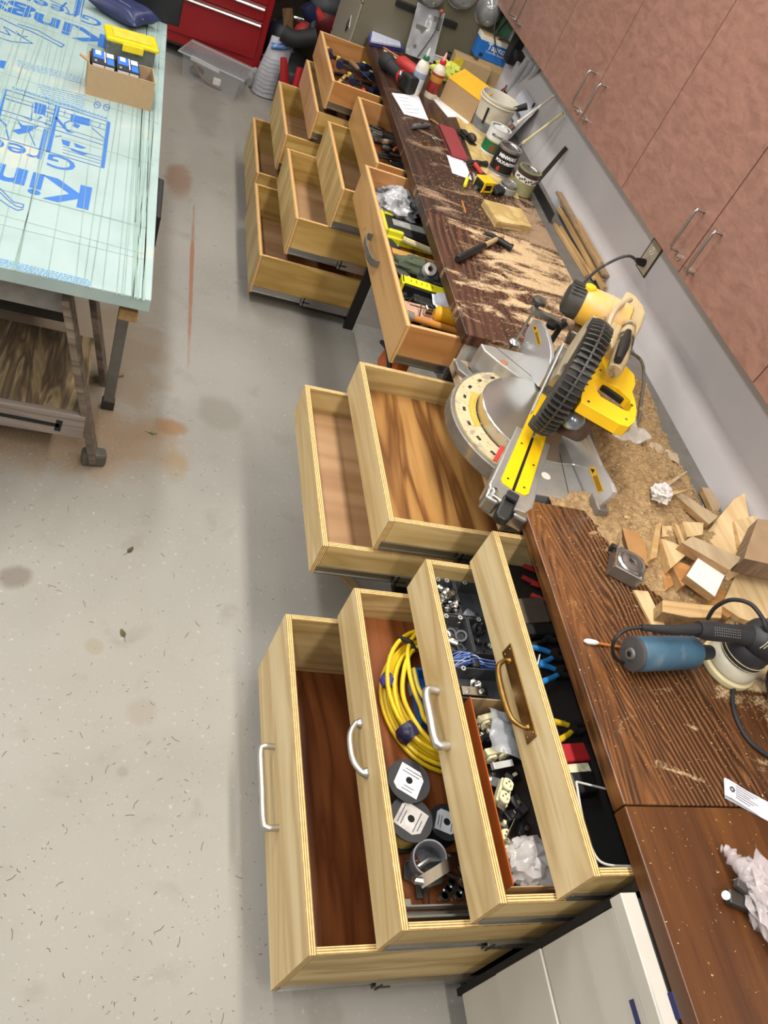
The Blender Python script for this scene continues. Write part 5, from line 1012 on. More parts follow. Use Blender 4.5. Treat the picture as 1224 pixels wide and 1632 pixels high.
# grey coupling
c = at(685, 1370, z=.46); t = thing('pipe_coupling', 'grey plastic pipe coupling standing between spools and brackets', 'pipe fitting', (c.x, c.y, fz), 0, None, .12, -.25)
part(t, 'sleeve', MB(t.M).lathe([(.036, .0), (.042, .0), (.042, .078), (.0405, .080), (.0375, .080), (.036, .076), (.034, .042), (.034, .038), (.036, .034), (.036, .0)], 40), mat('#6d6e74', .45, 0, .05), True)
# metal strap, brackets, pliers like clamp
c = at(690, 1400, z=.45); t = thing('metal_strap', 'shiny bent steel strap leaning over the grey coupling side', 'bracket', c)
part(t, 'strap', MB().beam(at(668, 1408, z=.505), at(735, 1366, z=.515), .026, .003), CHROME); part(t, 'loop', MB().tube([at(662, 1400, z=.495), at(665, 1405, z=.508), at(672, 1405, z=.507)], .010, 10), STEEL, True)
part(t, 'bolt', MB().cyl(at(682, 1415, z=.47), at(683, 1440, z=.44), .0025, n=8), CHROME, True)
ga_ = at(648, 1395, z=.44); t = thing('pipe_strap', 'wavy cut grey steel strap lying flat by the front board', 'bracket', ga_)
part(t, 'plate', MB().prism([(ga_.x - .0, ga_.y + .03), (ga_.x + .03, ga_.y + .028), (ga_.x + .04, ga_.y + .0), (ga_.x + .055, ga_.y - .02), (ga_.x + .04, ga_.y - .05), (ga_.x + .02, ga_.y - .05), (ga_.x + .022, ga_.y - .02), (ga_.x - .005, ga_.y - .005)], .432, .435), mat('#5f5e5c', .4, .8, .1)); part(t, 'lip', MB().box(ga_.x, ga_.x + .03, ga_.y + .0285, ga_.y + .0305, .432, .45), STEEL)
t = thing('slide_rail_pair', 'loose grey drawer slide lying along the near side of the drawer', 'rail', (-.22, .485, fz))
part(t, 'rail', MB().box(-.345, -.08, .478, .484, .468, .504).box(-.345, -.08, .484, .500, .468, .471), mat('#77756f', .4, .8), bevel=.001); part(t, 'rail', MB().box(-.335, -.08, .502, .5065, .468, .500), STEEL, bevel=.001); part(t, 'end_tab', MB().box(-.34, -.31, .507, .527, .468, .472), STEEL)
tool('bar_clamp', 'small steel lever clamp beside the loose slide', 'clamp', -.27, .575, fz + .035, .4, .13, STEEL, CHROME, 'pliers')
tool('toggle_clamp', 'second little chrome clamp near the hanging bolt', 'clamp', -.22, .61, fz + .05, -.8, .10, DARKST, CHROME, 'pliers', s=.8)
for k in range(6):
    t = thing('conduit_nut', 'small grey conduit nut in the third drawer', 'nut', (-.20 + .012 * k, .545 + .014 * (k % 3), fz + .002 + .004 * (k % 2)), 0, 'loose conduit nuts'); part(t, 'ring', MB().lathe([(.009, 0), (.014, 0), (.014, .005), (.009, .005), (.009, 0)], 8, o=(-.20 + .012 * k, .545 + .014 * (k % 3), fz + .002 + .004 * (k % 2))), STEEL)
# --- second drawer: grey organiser bins with fittings, blue wire, carton of outlets
fz3 = .600; GB = mat('#4a4b4d', .45, 0, .12)
def bin_(x0, x1, y0, y1, h, lab, m=GB):
    t = thing('parts_bin', lab, 'bin', ((x0 + x1) / 2, (y0 + y1) / 2, fz3)); w_ = .0025
    part(t, 'tray', MB().box(x0, x1, y0, y0 + w_, fz3, fz3 + h).box(x0, x1, y1 - w_, y1, fz3, fz3 + h).box(x0, x0 + w_, y0 + w_, y1 - w_, fz3, fz3 + h).box(x1 - w_, x1, y0 + w_, y1 - w_, fz3, fz3 + h).box(x0 + w_, x1 - w_, y0 + w_, y1 - w_, fz3, fz3 + .002), m)
    for (xx, yy) in ((x0 + .035, y1 - .004), (x1 - .02, y1 - .004)): part(t, 'ear', MB().lathe([(.003, 0), (.007, 0), (.007, .002), (.003, .002), (.003, 0)], 14, o=(xx, yy, fz3 + h)), mat('#a9a7a2', .5), label='pale screw ear')
    return t
bin_(-.198, -.115, 1.205, 1.325, .05, 'dark divided bin at the far end of the second drawer, full of fittings'); bin_(-.112, .02, 1.205, 1.325, .05, 'dark bin beside it holding a grey sleeve')
bin_(-.198, -.10, 1.085, 1.20, .05, 'grey bin with ring shaped fittings and one chrome sleeve'); bin_(-.097, .02, 1.085, 1.20, .05, 'grey bin holding knockout rings behind the top drawer front')
bin_(-.185, -.02, .945, 1.035, .055, 'dark junction box like bin with chrome clamp fittings')
def fit(x, y, z, r, h, rx, ry, rz, m=CHROME, lab=None):
    t = thing('conduit_fitting', lab or 'small shiny conduit fitting in the far organiser bins', 'fitting', (x, y, z), rz, None if lab else 'conduit fittings in the bins', rx, ry); M = t.M
    part(t, 'barrel', MB(M).lathe([(r * .8, 0), (r, 0), (r, h), (r * .8, h), (r * .78, h * .5), (r * .8, 0)], 20), m, True); part(t, 'collar', MB(M).lathe([(r * 1.0, h * .42), (r * 1.22, h * .44), (r * 1.22, h * .6), (r, h * .62)], 8), STEEL)
rn = random.Random(9)
fit(-.178, 1.225, .622, .013, .045, 1.4, .2, .3, CHROME, 'largest chrome conduit sleeve in the far bin'); fit(-.175, 1.13, .635, .013, .035, 1.5, 0, 1.2, CHROME, 'single bright chrome sleeve lying on the grey ring fittings')
for k in range(26): fit(rn.uniform(-.186, -.122), rn.uniform(1.222, 1.315), rn.uniform(.608, .642), rn.uniform(.009, .014), rn.uniform(.018, .032), rn.uniform(0, 3), rn.uniform(0, 3), rn.uniform(0, 3), rn.choice([CHROME, STEEL, DARKST]))
fit(-.08, 1.24, .612, .020, .06, 1.5, 0, .8, mat('#7b7d84', .5), 'grey plastic sleeve in the bin next to the brass plate drawer')
for k in range(14):
    x, y = rn.uniform(-.185, -.03), rn.uniform(1.10, 1.185); r = rn.uniform(.009, .019)
    if -.112 < x < -.088: continue
    z_ = rn.uniform(.604, .628); t = thing('knockout_ring', 'grey ring fitting in the middle organiser bins', 'ring', (x, y, z_), 0, 'grey ring fittings in the middle bins'); part(t, 'ring', MB(frame((x, y, z_), 0, rn.uniform(-.7, .7), rn.uniform(-.7, .7))).lathe([(r * .7, 0), (r, 0), (r, .008), (r * .7, .008), (r * .7, 0)], 18), GB if k % 3 else STEEL, True)
t = thing('wire_bundle', 'tangled bundle of thin blue and white wire between the grey bins', 'wire', (-.12, 1.06, fz3))
for k in range(16):
    x0 = rn.uniform(-.19, -.15); part(t, 'wire', MB().tube(bez([(x0, 1.045 + rn.uniform(-.004, .03), fz3 + .03), (x0 + .04, 1.06 + rn.uniform(-.015, .02), fz3 + .045 + rn.uniform(0, .02)), (x0 + .09, 1.06 + rn.uniform(-.015, .02), fz3 + .04 + rn.uniform(0, .015)), (x0 + .17, 1.06 + rn.uniform(-.015, .02), fz3 + .035)], 5), .0014, 6), [mat('#2d4f9e', .4), mat('#5f7fc8', .4), mat('#b8c4e4', .4)][k % 3], True)
part(t, 'tie', MB().cbox((-.11, 1.06, fz3 + .045), (.025, .05, .035)), BLACK, bevel=.008)
t = thing('cable_clamp', 'chrome cable clamp with two screw heads in the junction box bin', 'clamp', (-.13, .965, fz3 + .03)); part(t, 'body', MB().cbox((-.13, .968, .646), (.075, .026, .016)), CHROME, bevel=.002)
for k in (-.02, .02): part(t, 'screw', MB().lathe([(0, 0), (.006, 0), (.006, .004), (0, .004)], 14, o=(-.13 + k, .968, .6545)), STEEL, True)
t = thing('lock_ring', 'round steel bushing with a raised rim behind the chrome clamp', 'bushing', (-.11, 1.0, .63)); part(t, 'ring', MB(frame((-.11, 1.0, .628), 0, .4)).lathe([(.010, 0), (.017, 0), (.017, .006), (.012, .008), (.012, .018), (.010, .018), (.010, 0)], 20), CHROME, True)
t = thing('cord_connector', 'cream plastic connector strip against the front board', 'connector', (-.194, 1.0, fz3)); part(t, 'body', MB().box(-.1985, -.188, .93, 1.03, fz3, fz3 + .065), mat('#d4cdb9', .5), bevel=.003); part(t, 'rib', MB().box(-.188, -.186, .94, .95, fz3 + .01, fz3 + .06).box(-.188, -.186, .98, .99, fz3 + .01, fz3 + .06), mat('#d4cdb9', .5))
OR = mat('#a4531f', .35, 0, .15, 8)
t = thing('carton', 'orange brown open carton full of outlets in the second drawer', 'box', (-.10, .71, fz3))
for nm, bx in (('side', (-.170, -.1675, .485, .93, fz3, fz3 + .088)), ('side', (.03, .0325, .485, .93, fz3, fz3 + .082)), ('side', (-.1675, .03, .9275, .93, fz3, fz3 + .082)), ('side', (-.1675, .03, .485, .4875, fz3, fz3 + .07)), ('base', (-.1675, .03, .4875, .9275, fz3, fz3 + .002))): part(t, nm, MB().box(*bx), OR if nm == 'side' and bx[1] < -.1 else (CARD if nm == 'side' else mat('#2a211c', .8)))
IV = mat('#d9d0a9', .4, 0, .04)
def recept(x, y, z, rz, lab, rx=0., ry=0., m=IV):
    t = thing('wall_socket', lab, 'outlet', (x, y, z), rz, None, rx, ry); M = t.M
    part(t, 'yoke', MB(M).box(-.052, .052, -.010, .010, .006, .0075), STEEL); part(t, 'body', MB(M).box(-.034, .034, -.016, .016, -.012, .0058), m, bevel=.002)
    for k in (-.019, .019):
        f_ = part(t, 'face', MB(M).prism([(k + .0155 * math.cos(a) * 1.0, max(-.0135, min(.0135, .0165 * math.sin(a)))) for a in [i / 20 * 2 * PI for i in range(20)]], .0078, .014), m, bevel=.001)
        part(t, 'slot', MB(M).box(k - .006, k + .001, -.0075, -.0060, .0138, .0146).box(k - .005, k + .0005, .0050, .0065, .0138, .0146).box(k - .0028, k - .0012, .0035, .0075, .0138, .0146).box(k + .005, k + .009, -.002, .002, .0138, .0146), BLACK, under=f_)
    part(t, 'screw', MB(M).lathe([(0, .0078), (.003, .0078), (.003, .0095), (0, .0095)], 10), STEEL)
recept(-.118, .700, .655, 1.02, 'ivory duplex outlet lying face up in the middle of the carton', .1, .1); recept(-.135, .583, .640, 1.45, 'ivory duplex outlet face up near the plastic bag end', 0, .1)
recept(-.11, .80, .648, .25, 'ivory outlet turned on its side in the carton, two dark sockets up', 1.4, 0); recept(-.10, .893, .640, .3, 'ivory outlet at the far end of the carton, tipped over', 1.2, 0)
BM = mat('#18181a', .4, 0, .2)
for k, (x, y, z_, a) in enumerate([(-.10, .65, .640, .3), (-.13, .63, .632, 1.2), (-.08, .62, .635, .9), (-.135, .845, .635, .5), (-.11, .86, .628, 1.6), (-.13, .755, .628, .2), (-.07, .68, .632, 2.), (-.135, .68, .62, .9), (-.09, .84, .64, 2.3), (-.135, .74, .63, 2.7), (-.07, .75, .63, .4), (-.11, .78, .622, 1.1), (-.08, .90, .63, .7), (-.14, .53, .625, .3), (-.10, .60, .625, 1.9), (-.06, .80, .63, .2)]):
    t = thing('switch_body', 'black switch or plug body among the ivory outlets', 'switch', (x, y, z_), a, 'black switch bodies in the carton', .3 * (k % 3 - 1), .2); part(t, 'body', MB(t.M).box(-.026, .026, -.013, .013, -.01, .010), BM, bevel=.003); part(t, 'lever', MB(t.M).box(-.004, .006, -.004, .004, .0102, .018), [CHROME, IV, STEEL][k % 3], bevel=.001)
for k, (x, y, z_, a, lb) in enumerate([(-.145, .86, .645, 1.3, 'bright metal plate leaning on the carton wall'), (-.11, .765, .665, .2, 'white chrome strip lying across the carton'), (-.12, .70 - .09, .655, .9, 'small bent metal bracket near the black switches')]):
    one('metal_plate', lb, 'bracket', MB(frame((x, y, z_), a, .2)).box(-.032, .032, -.008, .008, -.002, .002).box(-.032, -.028, -.008, .008, .002, .012), CHROME if k != 1 else mat('#d3d2d0', .3, .3), (x, y, z_), bevel=.001)
one('plastic_bag', 'smooth clear grey plastic bag over the outlets', 'bag', MB().sheet((-.075, .845, .672), (.09, -.03, .0), (.03, .12, -.01), 12, 12, .010, 16, 2.), PLAST, (-.075, .845, .67), smooth=True)
one('plastic_bag', 'crinkled clear plastic bag with an orange patch at the near end of the carton', 'bag', MB().blob((-.09, .545, .650), (.075, .055, .035), .6, 3.2, 30, 20, 7.), mat('#c4bfbd', .15, 0, .15, 30, alpha=.6, dirt=('#b05a28', .66)), (-.09, .545, .65), smooth=True)
# --- top drawer
fz4 = .748
tool('pliers', 'red handled pliers at the far end of the top drawer', 'pliers', .05, 1.30, fz4, -.4, .16, mat('#9a2a26', .4), DARKST); tool('pliers', 'red and yellow handled pliers next to the red ones', 'pliers', .06, 1.24, fz4, -.3, .15, mat('#b4392c', .4), DARKST)
t = thing('black_tool', 'flat grey rasp plate on the dark drawer bottom', 'tool', (.0, 1.2, fz4)); part(t, 'plate', MB().cbox((.03, 1.16, fz4 + .01), (.12, .08, .016), rz=.2), mat('#5a4f45', .5, .3), bevel=.003); part(t, 'grip', MB().cbox((.03, 1.09, fz4 + .02), (.15, .035, .03), rz=.1), BLACK, bevel=.008)
for k, yy in enumerate((1.035, 1.01, .995)):
    tool('pliers', ['black handled pliers beside the blue handled ones', 'bright blue handled pliers, further of two', 'bright blue handled pliers, nearer of two'][k], 'pliers', -.045, yy + (.0, .0, -.035)[k] + .03 * (k == 0), fz4 + .01, .1, .16, [BLACK, mat('#2a79b8', .35), mat('#2a79b8', .35)][k], DARKST)
tool('file', 'slim pointed steel file lying diagonally in the top drawer', 'file', -.052, .90, fz4 + .02, 1.1, .12, STEEL, CHROME, 'driver', s=.5)
tool('pliers', 'yellow handled cutters in the top drawer', 'pliers', -.05, .80, fz4 + .01, .15, .15, mat('#c9a91e', .35), DARKST)
t = thing('stud_finder', 'red box shaped tool with a black end in the top drawer', 'tool', (.01, .74, fz4)); part(t, 'body', MB().cbox((.01, .745, fz4 + .02), (.09, .045, .035), rz=.1), mat('#a3262a', .4), bevel=.005); part(t, 'label', MB().cbox((.01, .705, fz4 + .034), (.07, .022, .006), rz=.1), mat('#cfcaa8', .4, 0, .4, 60), label='cream printed strip')
t = thing('battery_pack', 'black rectangular battery next to the red tool', 'battery', (.01, .67, fz4)); part(t, 'body', MB().cbox((.01, .672, fz4 + .02), (.08, .05, .04), rz=.1), BLACK, bevel=.006); part(t, 'contact', MB().cbox((-.02, .672, fz4 + .042), (.012, .03, .003), rz=.1), BRUSH)
t = thing('roll_of_wire', 'white wound roll standing against the top drawer front', 'roll', (-.05, .735, fz4)); part(t, 'roll', MB().cyl((-.052, .70, fz4 + .03), (-.052, .78, fz4 + .03), .014, n=16), mat('#bdbab2', .6, 0, .3, 60), True); part(t, 'core', MB().cyl((-.052, .695, fz4 + .03), (-.052, .7, fz4 + .03), .006, n=10), BLACK)
t = thing('open_tray', 'black tray with a frayed white rim at the near end of the top drawer', 'tray', (.05, .57, fz4)); wt = mat('#cfcdc8', .6, 0, .1)
part(t, 'tray', MB().box(-.04, .2, .475, .48, fz4, fz4 + .06).box(-.04, -.036, .48, .63, fz4, fz4 + .06).box(-.036, .2, .48, .63, fz4, fz4 + .003), mat('#141312', .7))
part(t, 'rim', MB().tube(bez([(-.035, .655, fz4 + .075), (-.036, .60, fz4 + .064), (-.038, .55, fz4 + .062), (-.035, .50, fz4 + .064), (-.01, .482, fz4 + .062), (.05, .478, fz4 + .062)], 6), .0028, 8), wt, True, label='frayed white edge'); part(t, 'rim', MB().tube([(-.035, .655, fz4 + .075), (.08, .64, fz4 + .062)], .0025, 8), wt, True)
tool('screwdriver', 'yellow handled screwdriver beside the black tray', 'screwdriver', -.055, .62, fz4 + .02, 1.2, .13, mat('#d4c327', .35), mat('#a0643c', .5), 'driver')
# --- wide drawer (G)
fg = .727; _g0 = set(bpy.data.objects)
one('plastic_bag', 'crumpled clear bag of grey parts at the far end of the wide drawer', 'bag', MB().blob((-.035, 3.26, fg + .055), (.10, .11, .055), .6, 3., 30, 20, 21., flat=fg), mat('#a9a9ac', .2, 0, .35, 26, alpha=.9, dirt=('#2e2e30', .52)), (-.03, 3.26, fg), smooth=True)
tool('bracket', 'white metal bracket leaning in the corner of the wide drawer', 'bracket', -.15, 3.18, fg + .02, 1.2, .16, WHITE, STEEL, 'bar')
t = thing('work_light', 'yellow and black flat work light with a clear lens in the wide drawer', 'light', (-.03, 2.98, fg)); Yl = mat('#d6d02f', .35, 0, .06)
part(t, 'body', MB().box(-.115, .16, 2.905, 3.045, fg + .012, fg + .045), BLACK, bevel=.008, seg=3); part(t, 'frame', MB().box(-.135, -.10, 2.895, 3.055, fg + .008, fg + .052).box(-.10, -.03, 3.038, 3.058, fg + .01, fg + .052).box(-.10, -.03, 2.892, 2.915, fg + .01, fg + .052), Yl, bevel=.008, seg=3)
part(t, 'frame', MB().box(-.13, .16, 2.875, 2.893, fg, fg + .03).box(.10, .16, 2.893, 2.905, fg + .01, fg + .03), Yl, bevel=.004, label='yellow lower rail'); part(t, 'lens', MB().box(-.07, .10, 2.955, 3.005, fg + .045, fg + .05), mat('#bdbdb4', .12, .4, .15, 60), bevel=.002, label='clear lens over the lamps')
for k, (yy, x, a, L, lb, m) in enumerate([(2.86, -.03, -.25, .19, 'thin cream stick lying beside the work light', '#c9bd92'), (2.842, -.035, -.25, .20, 'second cream stick parallel to the first', '#b9ad84')]): tool('wood_stick', lb, 'stick', x, yy, fg + .04, a, L, mat(m, .5), mat(m, .5), 'bar', s=.6)
tool('wood_shim', 'wide golden wood slat across the wide drawer', 'wood slat', -.10, 2.765, fg + .02, -.05, .24, mat('#b98f45', .5, 0, .12, 20), mat('#7a3c22', .5), 'bar', s=1.9)
one('black_case', 'flat black pouch left of the sticks in the wide drawer', 'pouch', MB().cbox((-.12, 2.87, fg + .012), (.08, .16, .022), rz=.5), BLACK, (-.12, 2.87, fg), bevel=.005)
t = thing('putty_knife', 'wide grey steel putty knife blade by the drawer front', 'knife', (-.13, 2.70, fg)); part(t, 'blade', MB().beam((-.155, 2.74, fg + .045), (-.07, 2.575, fg + .035), .045, .003), mat('#8c8a88', .35, .8, .1)); part(t, 'handle', MB().beam((-.07, 2.575, fg + .035), (-.03, 2.50, fg + .03), .025, .02), mat('#cfc9be', .4), bevel=.005)
one('work_glove', 'green and grey crumpled work glove in the wide drawer', 'glove', MB().blob((-.02, 2.66, fg + .045), (.11, .045, .035), .6, 3.4, 24, 16, 3., flat=fg), mat('#4c5440', .8, 0, .3, 20, bump=.2), (-.02, 2.66, fg), smooth=True)
one('work_glove', 'dark grey crumpled glove nearest the worktop in the wide drawer', 'glove', MB().blob((.04, 2.60, fg + .045), (.06, .05, .04), .5, 3., 22, 16, 8., flat=fg), mat('#3a3a3c', .8, 0, .3, 20), (.04, 2.60, fg), smooth=True)
t = thing('tape_roll', 'small grey and white roll of tape in the wide drawer', 'tape', (.03, 2.60, fg + .08)); part(t, 'roll', MB(frame((.01, 2.59, fg + .085), 0, .7)).lathe([(.012, -.012), (.026, -.012), (.026, .012), (.012, .012), (.012, -.012)], 22), mat('#b9b6b2', .4), True); part(t, 'core', MB(frame((.01, 2.59, fg + .085), 0, .7)).lathe([(.010, -.011), (.012, -.011), (.012, .011), (.010, .011), (.010, -.011)], 18), mat('#7a6a5a', .6), True)
t = thing('spirit_level', 'bright yellow topped black level with printed marks in the wide drawer', 'level', (-.03, 2.50, fg), -.1); part(t, 'body', MB(t.M).box(-.07, .14, -.03, .03, .02, .058), BLACK, bevel=.003); part(t, 'top_plate', MB(t.M).box(-.08, .11, -.022, .030, .0585, .064), mat('#e6dc24', .35), bevel=.002, label='bright yellow top'); part(t, 'end_cap', MB(t.M).box(-.082, -.071, -.03, .03, .02, .064), mat('#e6dc24', .35), bevel=.002)
mbt = MB(t.M)
for k in range(5): mbt.box(-.045 + k * .022, -.042 + k * .022, -.004, .012 + .004 * (k % 2), .0642, .0646)
part(t, 'graduation', mbt, BLACK)
one('black_case', 'black hard plastic tray just past the yellow level', 'case', MB(frame((.02, 2.42, fg), -.15)).box(-.09, .13, -.03, .02, .005, .05), BLACK, (.02, 2.42, fg), bevel=.008, seg=3)
tool('file', 'dark tools heaped under the yellow level', 'tool', -.16, 2.56, fg + .012, -.4, .2, DARKST, STEEL, 'driver'); tool('pliers', 'dark pliers by the drawer front near the level', 'pliers', -.15, 2.45, fg + .01, .2, .17, BLACK, STEEL)
t = thing('jigsaw', 'small saw tool with pinkish shoe plate and yellow body in the wide drawer', 'jigsaw', (-.03, 2.33, fg))
part(t, 'shoe', MB().prism([(-.135, 2.30), (-.125, 2.395), (.03, 2.40), (.075, 2.37), (.08, 2.30)], fg + .035, fg + .039), mat('#c59c84', .5, 0, .08)); part(t, 'yellow_body', MB().tube([(-.01, 2.325, fg + .065), (.0, 2.323, fg + .065), (.08, 2.312, fg + .07), (.14, 2.305, fg + .07)], [.020, .030, .033, .028], 16), mat('#dca11c', .4), True)
part(t, 'clamp', MB().cbox((-.03, 2.335, fg + .06), (.035, .03, .03)), CHROME, bevel=.006); part(t, 'slot', MB().box(-.09, -.02, 2.375, 2.381, fg + .0392, fg + .040), BLACK); part(t, 'hex_key', MB().tube(bez([(-.10, 2.385, fg + .045), (-.075, 2.39, fg + .075), (-.06, 2.36, fg + .07), (-.07, 2.30, fg + .05)], 5), .0025, 8), BLACK, True)
t = thing('hammer', 'wooden hammer handle lying at the near end of the wide drawer', 'hammer', (-.06, 2.28, fg)); part(t, 'handle', MB().tube([(-.10, 2.275, fg + .05), (0, 2.275, fg + .045), (.1, 2.272, fg + .04)], [.012, .013, .014], 12), mat('#bb7d3a', .4, 0, .1, 12), True); part(t, 'head', MB().tube([(-.135, 2.28, fg + .05), (-.125, 2.279, fg + .05), (-.10, 2.276, fg + .05)], [.014, .021, .018], 14), mat('#8a8378', .5, .3, .2), True)
tool('screwdriver', 'red shafted driver between drawer front and jigsaw plate', 'screwdriver', -.16, 2.30, fg + .01, 1.3, .12, REDT, STEEL, 'driver')
one('plastic_scrap', 'white plastic scrap beside the jigsaw under the worktop edge', 'plastic', MB().sheet((.05, 2.40, fg + .07), (.10, 0, .01), (0, .09, .02), 8, 8, .01, 18), mat('#c9ccd2', .3, 0, .1), (.05, 2.40, fg), smooth=True)
for o in set(bpy.data.objects) - _g0:
    if o.parent is None: o.location.y += .03 if o.location.y > 3.1 else .15
rn = random.Random(3)
for k in range(26):
    x, y = rn.uniform(-.15, .08), rn.uniform(2.27, 3.3); tool('dark_tool', 'dark small tool on the bottom of the wide drawer', 'tool', x, y, fg + .001, rn.uniform(-1, 1) , .12, mat(rn.choice(['#262524', '#4b4a4c', '#3a3f48', '#57504a']), .5), STEEL, rn.choice(['bar', 'driver', 'wrench']), 'dark tools on the bottom of the wide drawer')
# --- pliers drawer (B) and clamps drawer (A)
fb = .749
for k in range(30):
    x, y = rn.uniform(-.10, .06), 3.50 + .60 * k / 29; kd_ = ['pliers', 'wrench', 'bar', 'driver'][k % 4] if y > 3.75 else 'wrench'
    tool('hand_tool', 'dark steel hand tool in the drawer past the wide one', 'hand tool', x - .02, y, fb + .002 + rn.uniform(0, .03), rn.uniform(-.35, .35), .15, mat(rn.choice(['#2a2624', '#4a423c', '#3a3230']), .5), rn.choice([STEEL, DARKST]), kd_, 'dark hand tools in the pliers drawer')
tool('pliers', 'pliers with bright orange handles in the drawer past the wide one', 'pliers', .045, 3.79, fb + .045, .9, .14, mat('#c8682c', .4), STEEL); tool('screwdriver', 'pale wooden handled driver standing out of the pliers drawer', 'screwdriver', -.02, 3.86, fb + .04, .5, .14, mat('#7d6a55', .5), STEEL, 'driver')
fa = .749
def clamp_tool(x, y, z, rz, L, lab):
    t = thing('trigger_clamp', lab, 'clamp', (x, y, z), rz); M = t.M
    part(t, 'bar', MB(M).beam((0, 0, .02), (L, 0, .02), .008, .018), DARKST); part(t, 'fixed_jaw', MB(M).tube([(.0, -.01, .022), (.0, .04, .022), (.01, .085, .022)], [.020, .018, .012], 12), NAVY, True); part(t, 'grip', MB(M).tube([(L * .45, -.02, .022), (L * .62, .02, .024), (L * .8, .03, .022)], [.016, .022, .014], 12), NAVY, True)
    part(t, 'sticker', MB(M).lathe([(0, 0), (.013, 0), (.013, .001), (0, .001)], 14, o=(L * .62, .02, .0465)), mat('#d9d560', .5), label='round yellow sticker'); part(t, 'pad', MB(M).box(-.02, .0, .08, .10, .01, .034), mat('#caa938', .4), bevel=.003)
clamp_tool(-.20, 4.80, fa + .03, -.05, .32, 'navy trigger clamp, furthest in the last top drawer'); clamp_tool(-.16, 4.66, fa + .045, -.12, .28, 'navy trigger clamp in the middle of the last top drawer'); clamp_tool(-.10, 4.52, fa + .03, -.05, .24, 'navy trigger clamp nearest in the last top drawer')
for k, (x, y) in enumerate(((-.10, 4.44), (-.03, 4.47), (.02, 4.38))): tool('screwdriver', ['red handled driver furthest left in the clamp drawer', 'red handled driver between the clamps', 'red handled driver at the worktop edge of the clamp drawer'][k], 'screwdriver', x, y, fa + .02, 1.9 - .3 * k, .15, mat('#b3352a', .4), STEEL, 'driver')
tool('wood_stick', 'pale wooden stick on the clamp drawer bottom', 'stick', -.18, 4.50, fa + .005, 1.2, .22, mat('#c9a964', .5), TAN, 'bar', s=.8); tool('file', 'brown wooden handled file leaning across the clamps', 'file', -.10, 4.72, fa + .07, -1.1, .22, mat('#7d5b3a', .5), DARKST, 'driver')
for k in range(8): tool('hand_tool', 'dark tool under the clamps', 'hand tool', rn.uniform(-.18, .05), rn.uniform(4.32, 4.9), fa + .001, rn.uniform(-1, 1), .13, BLACK, DARKST, 'bar', 'dark tools under the clamps')
# ================================================================ LEFT: FOAM BOARD TABLE
ZF = .80
tf = NT('mint_foam', .55); n = tf.noise(tf.co(), 6., 5, .6); n2 = tf.noise(tf.co(), 45., 4)
c = tf.ramp(n, [(.3, '#92a5a1'), (.5, '#9aadaa'), (.7, '#a0b1ae')]); c = tf.mix(tf.math('MULTIPLY', tf.step(n2, .60, .75), .5), c, '#b9a88a'); c = tf.mix(tf.math('MULTIPLY', tf.step(n, .60, .70), .35), c, '#c9b696')
tf.color(c); tf.bump(n2, .12, .001)
tb = thing('foam_board_table', 'table topped with a mint green foam insulation sheet with blue print', 'table', (-1.62, 3.3, 0))
FP = [(-2.24, 2.10), (-1.018, 2.122), (-1.062, 4.56), (-2.29, 4.54)]
fo = part(tb, 'foam_sheet', MB().prism(FP, ZF - .045, ZF), tf.m, bevel=.003)
PB = mat('#2f69b4', .5, 0, .08, 40)
def tM(px, py): p = at(px, py, z=ZF + .0006); return Matrix.Translation(p) @ Matrix.Rotation(PI + .012, 4, 'Z')
text(tb, 'Kingspan', .198, tM(152, 302), PB, 'printed_lettering', xs=1.15, bold=.006, under=fo)
text(tb, 'GreenGuard', .128, tM(125, 257), PB, 'printed_lettering', xs=1.08, bold=.001, under=fo)
text(tb, 'Kingspan', .198, tM(177, 60), PB, 'printed_lettering', xs=1.15, bold=.006, under=fo)
text(tb, 'GreenGuard', .128, tM(165, 34), PB, 'printed_lettering', xs=1.08, bold=.001, under=fo)
mbp = MB(); mbq = MB()
def fl(mb, pts, w_=.003, z=ZF + .0012):
    P = [at(*p, z=z) for p in pts]
    for a, b in zip(P, P[1:]): mb.beam(a, b, w_, .0004)
def fp(mb, pts): P = [at(*p, z=ZF) for p in pts]; mb.prism([(p.x, p.y) for p in P], ZF + .0004, ZF + .0009)
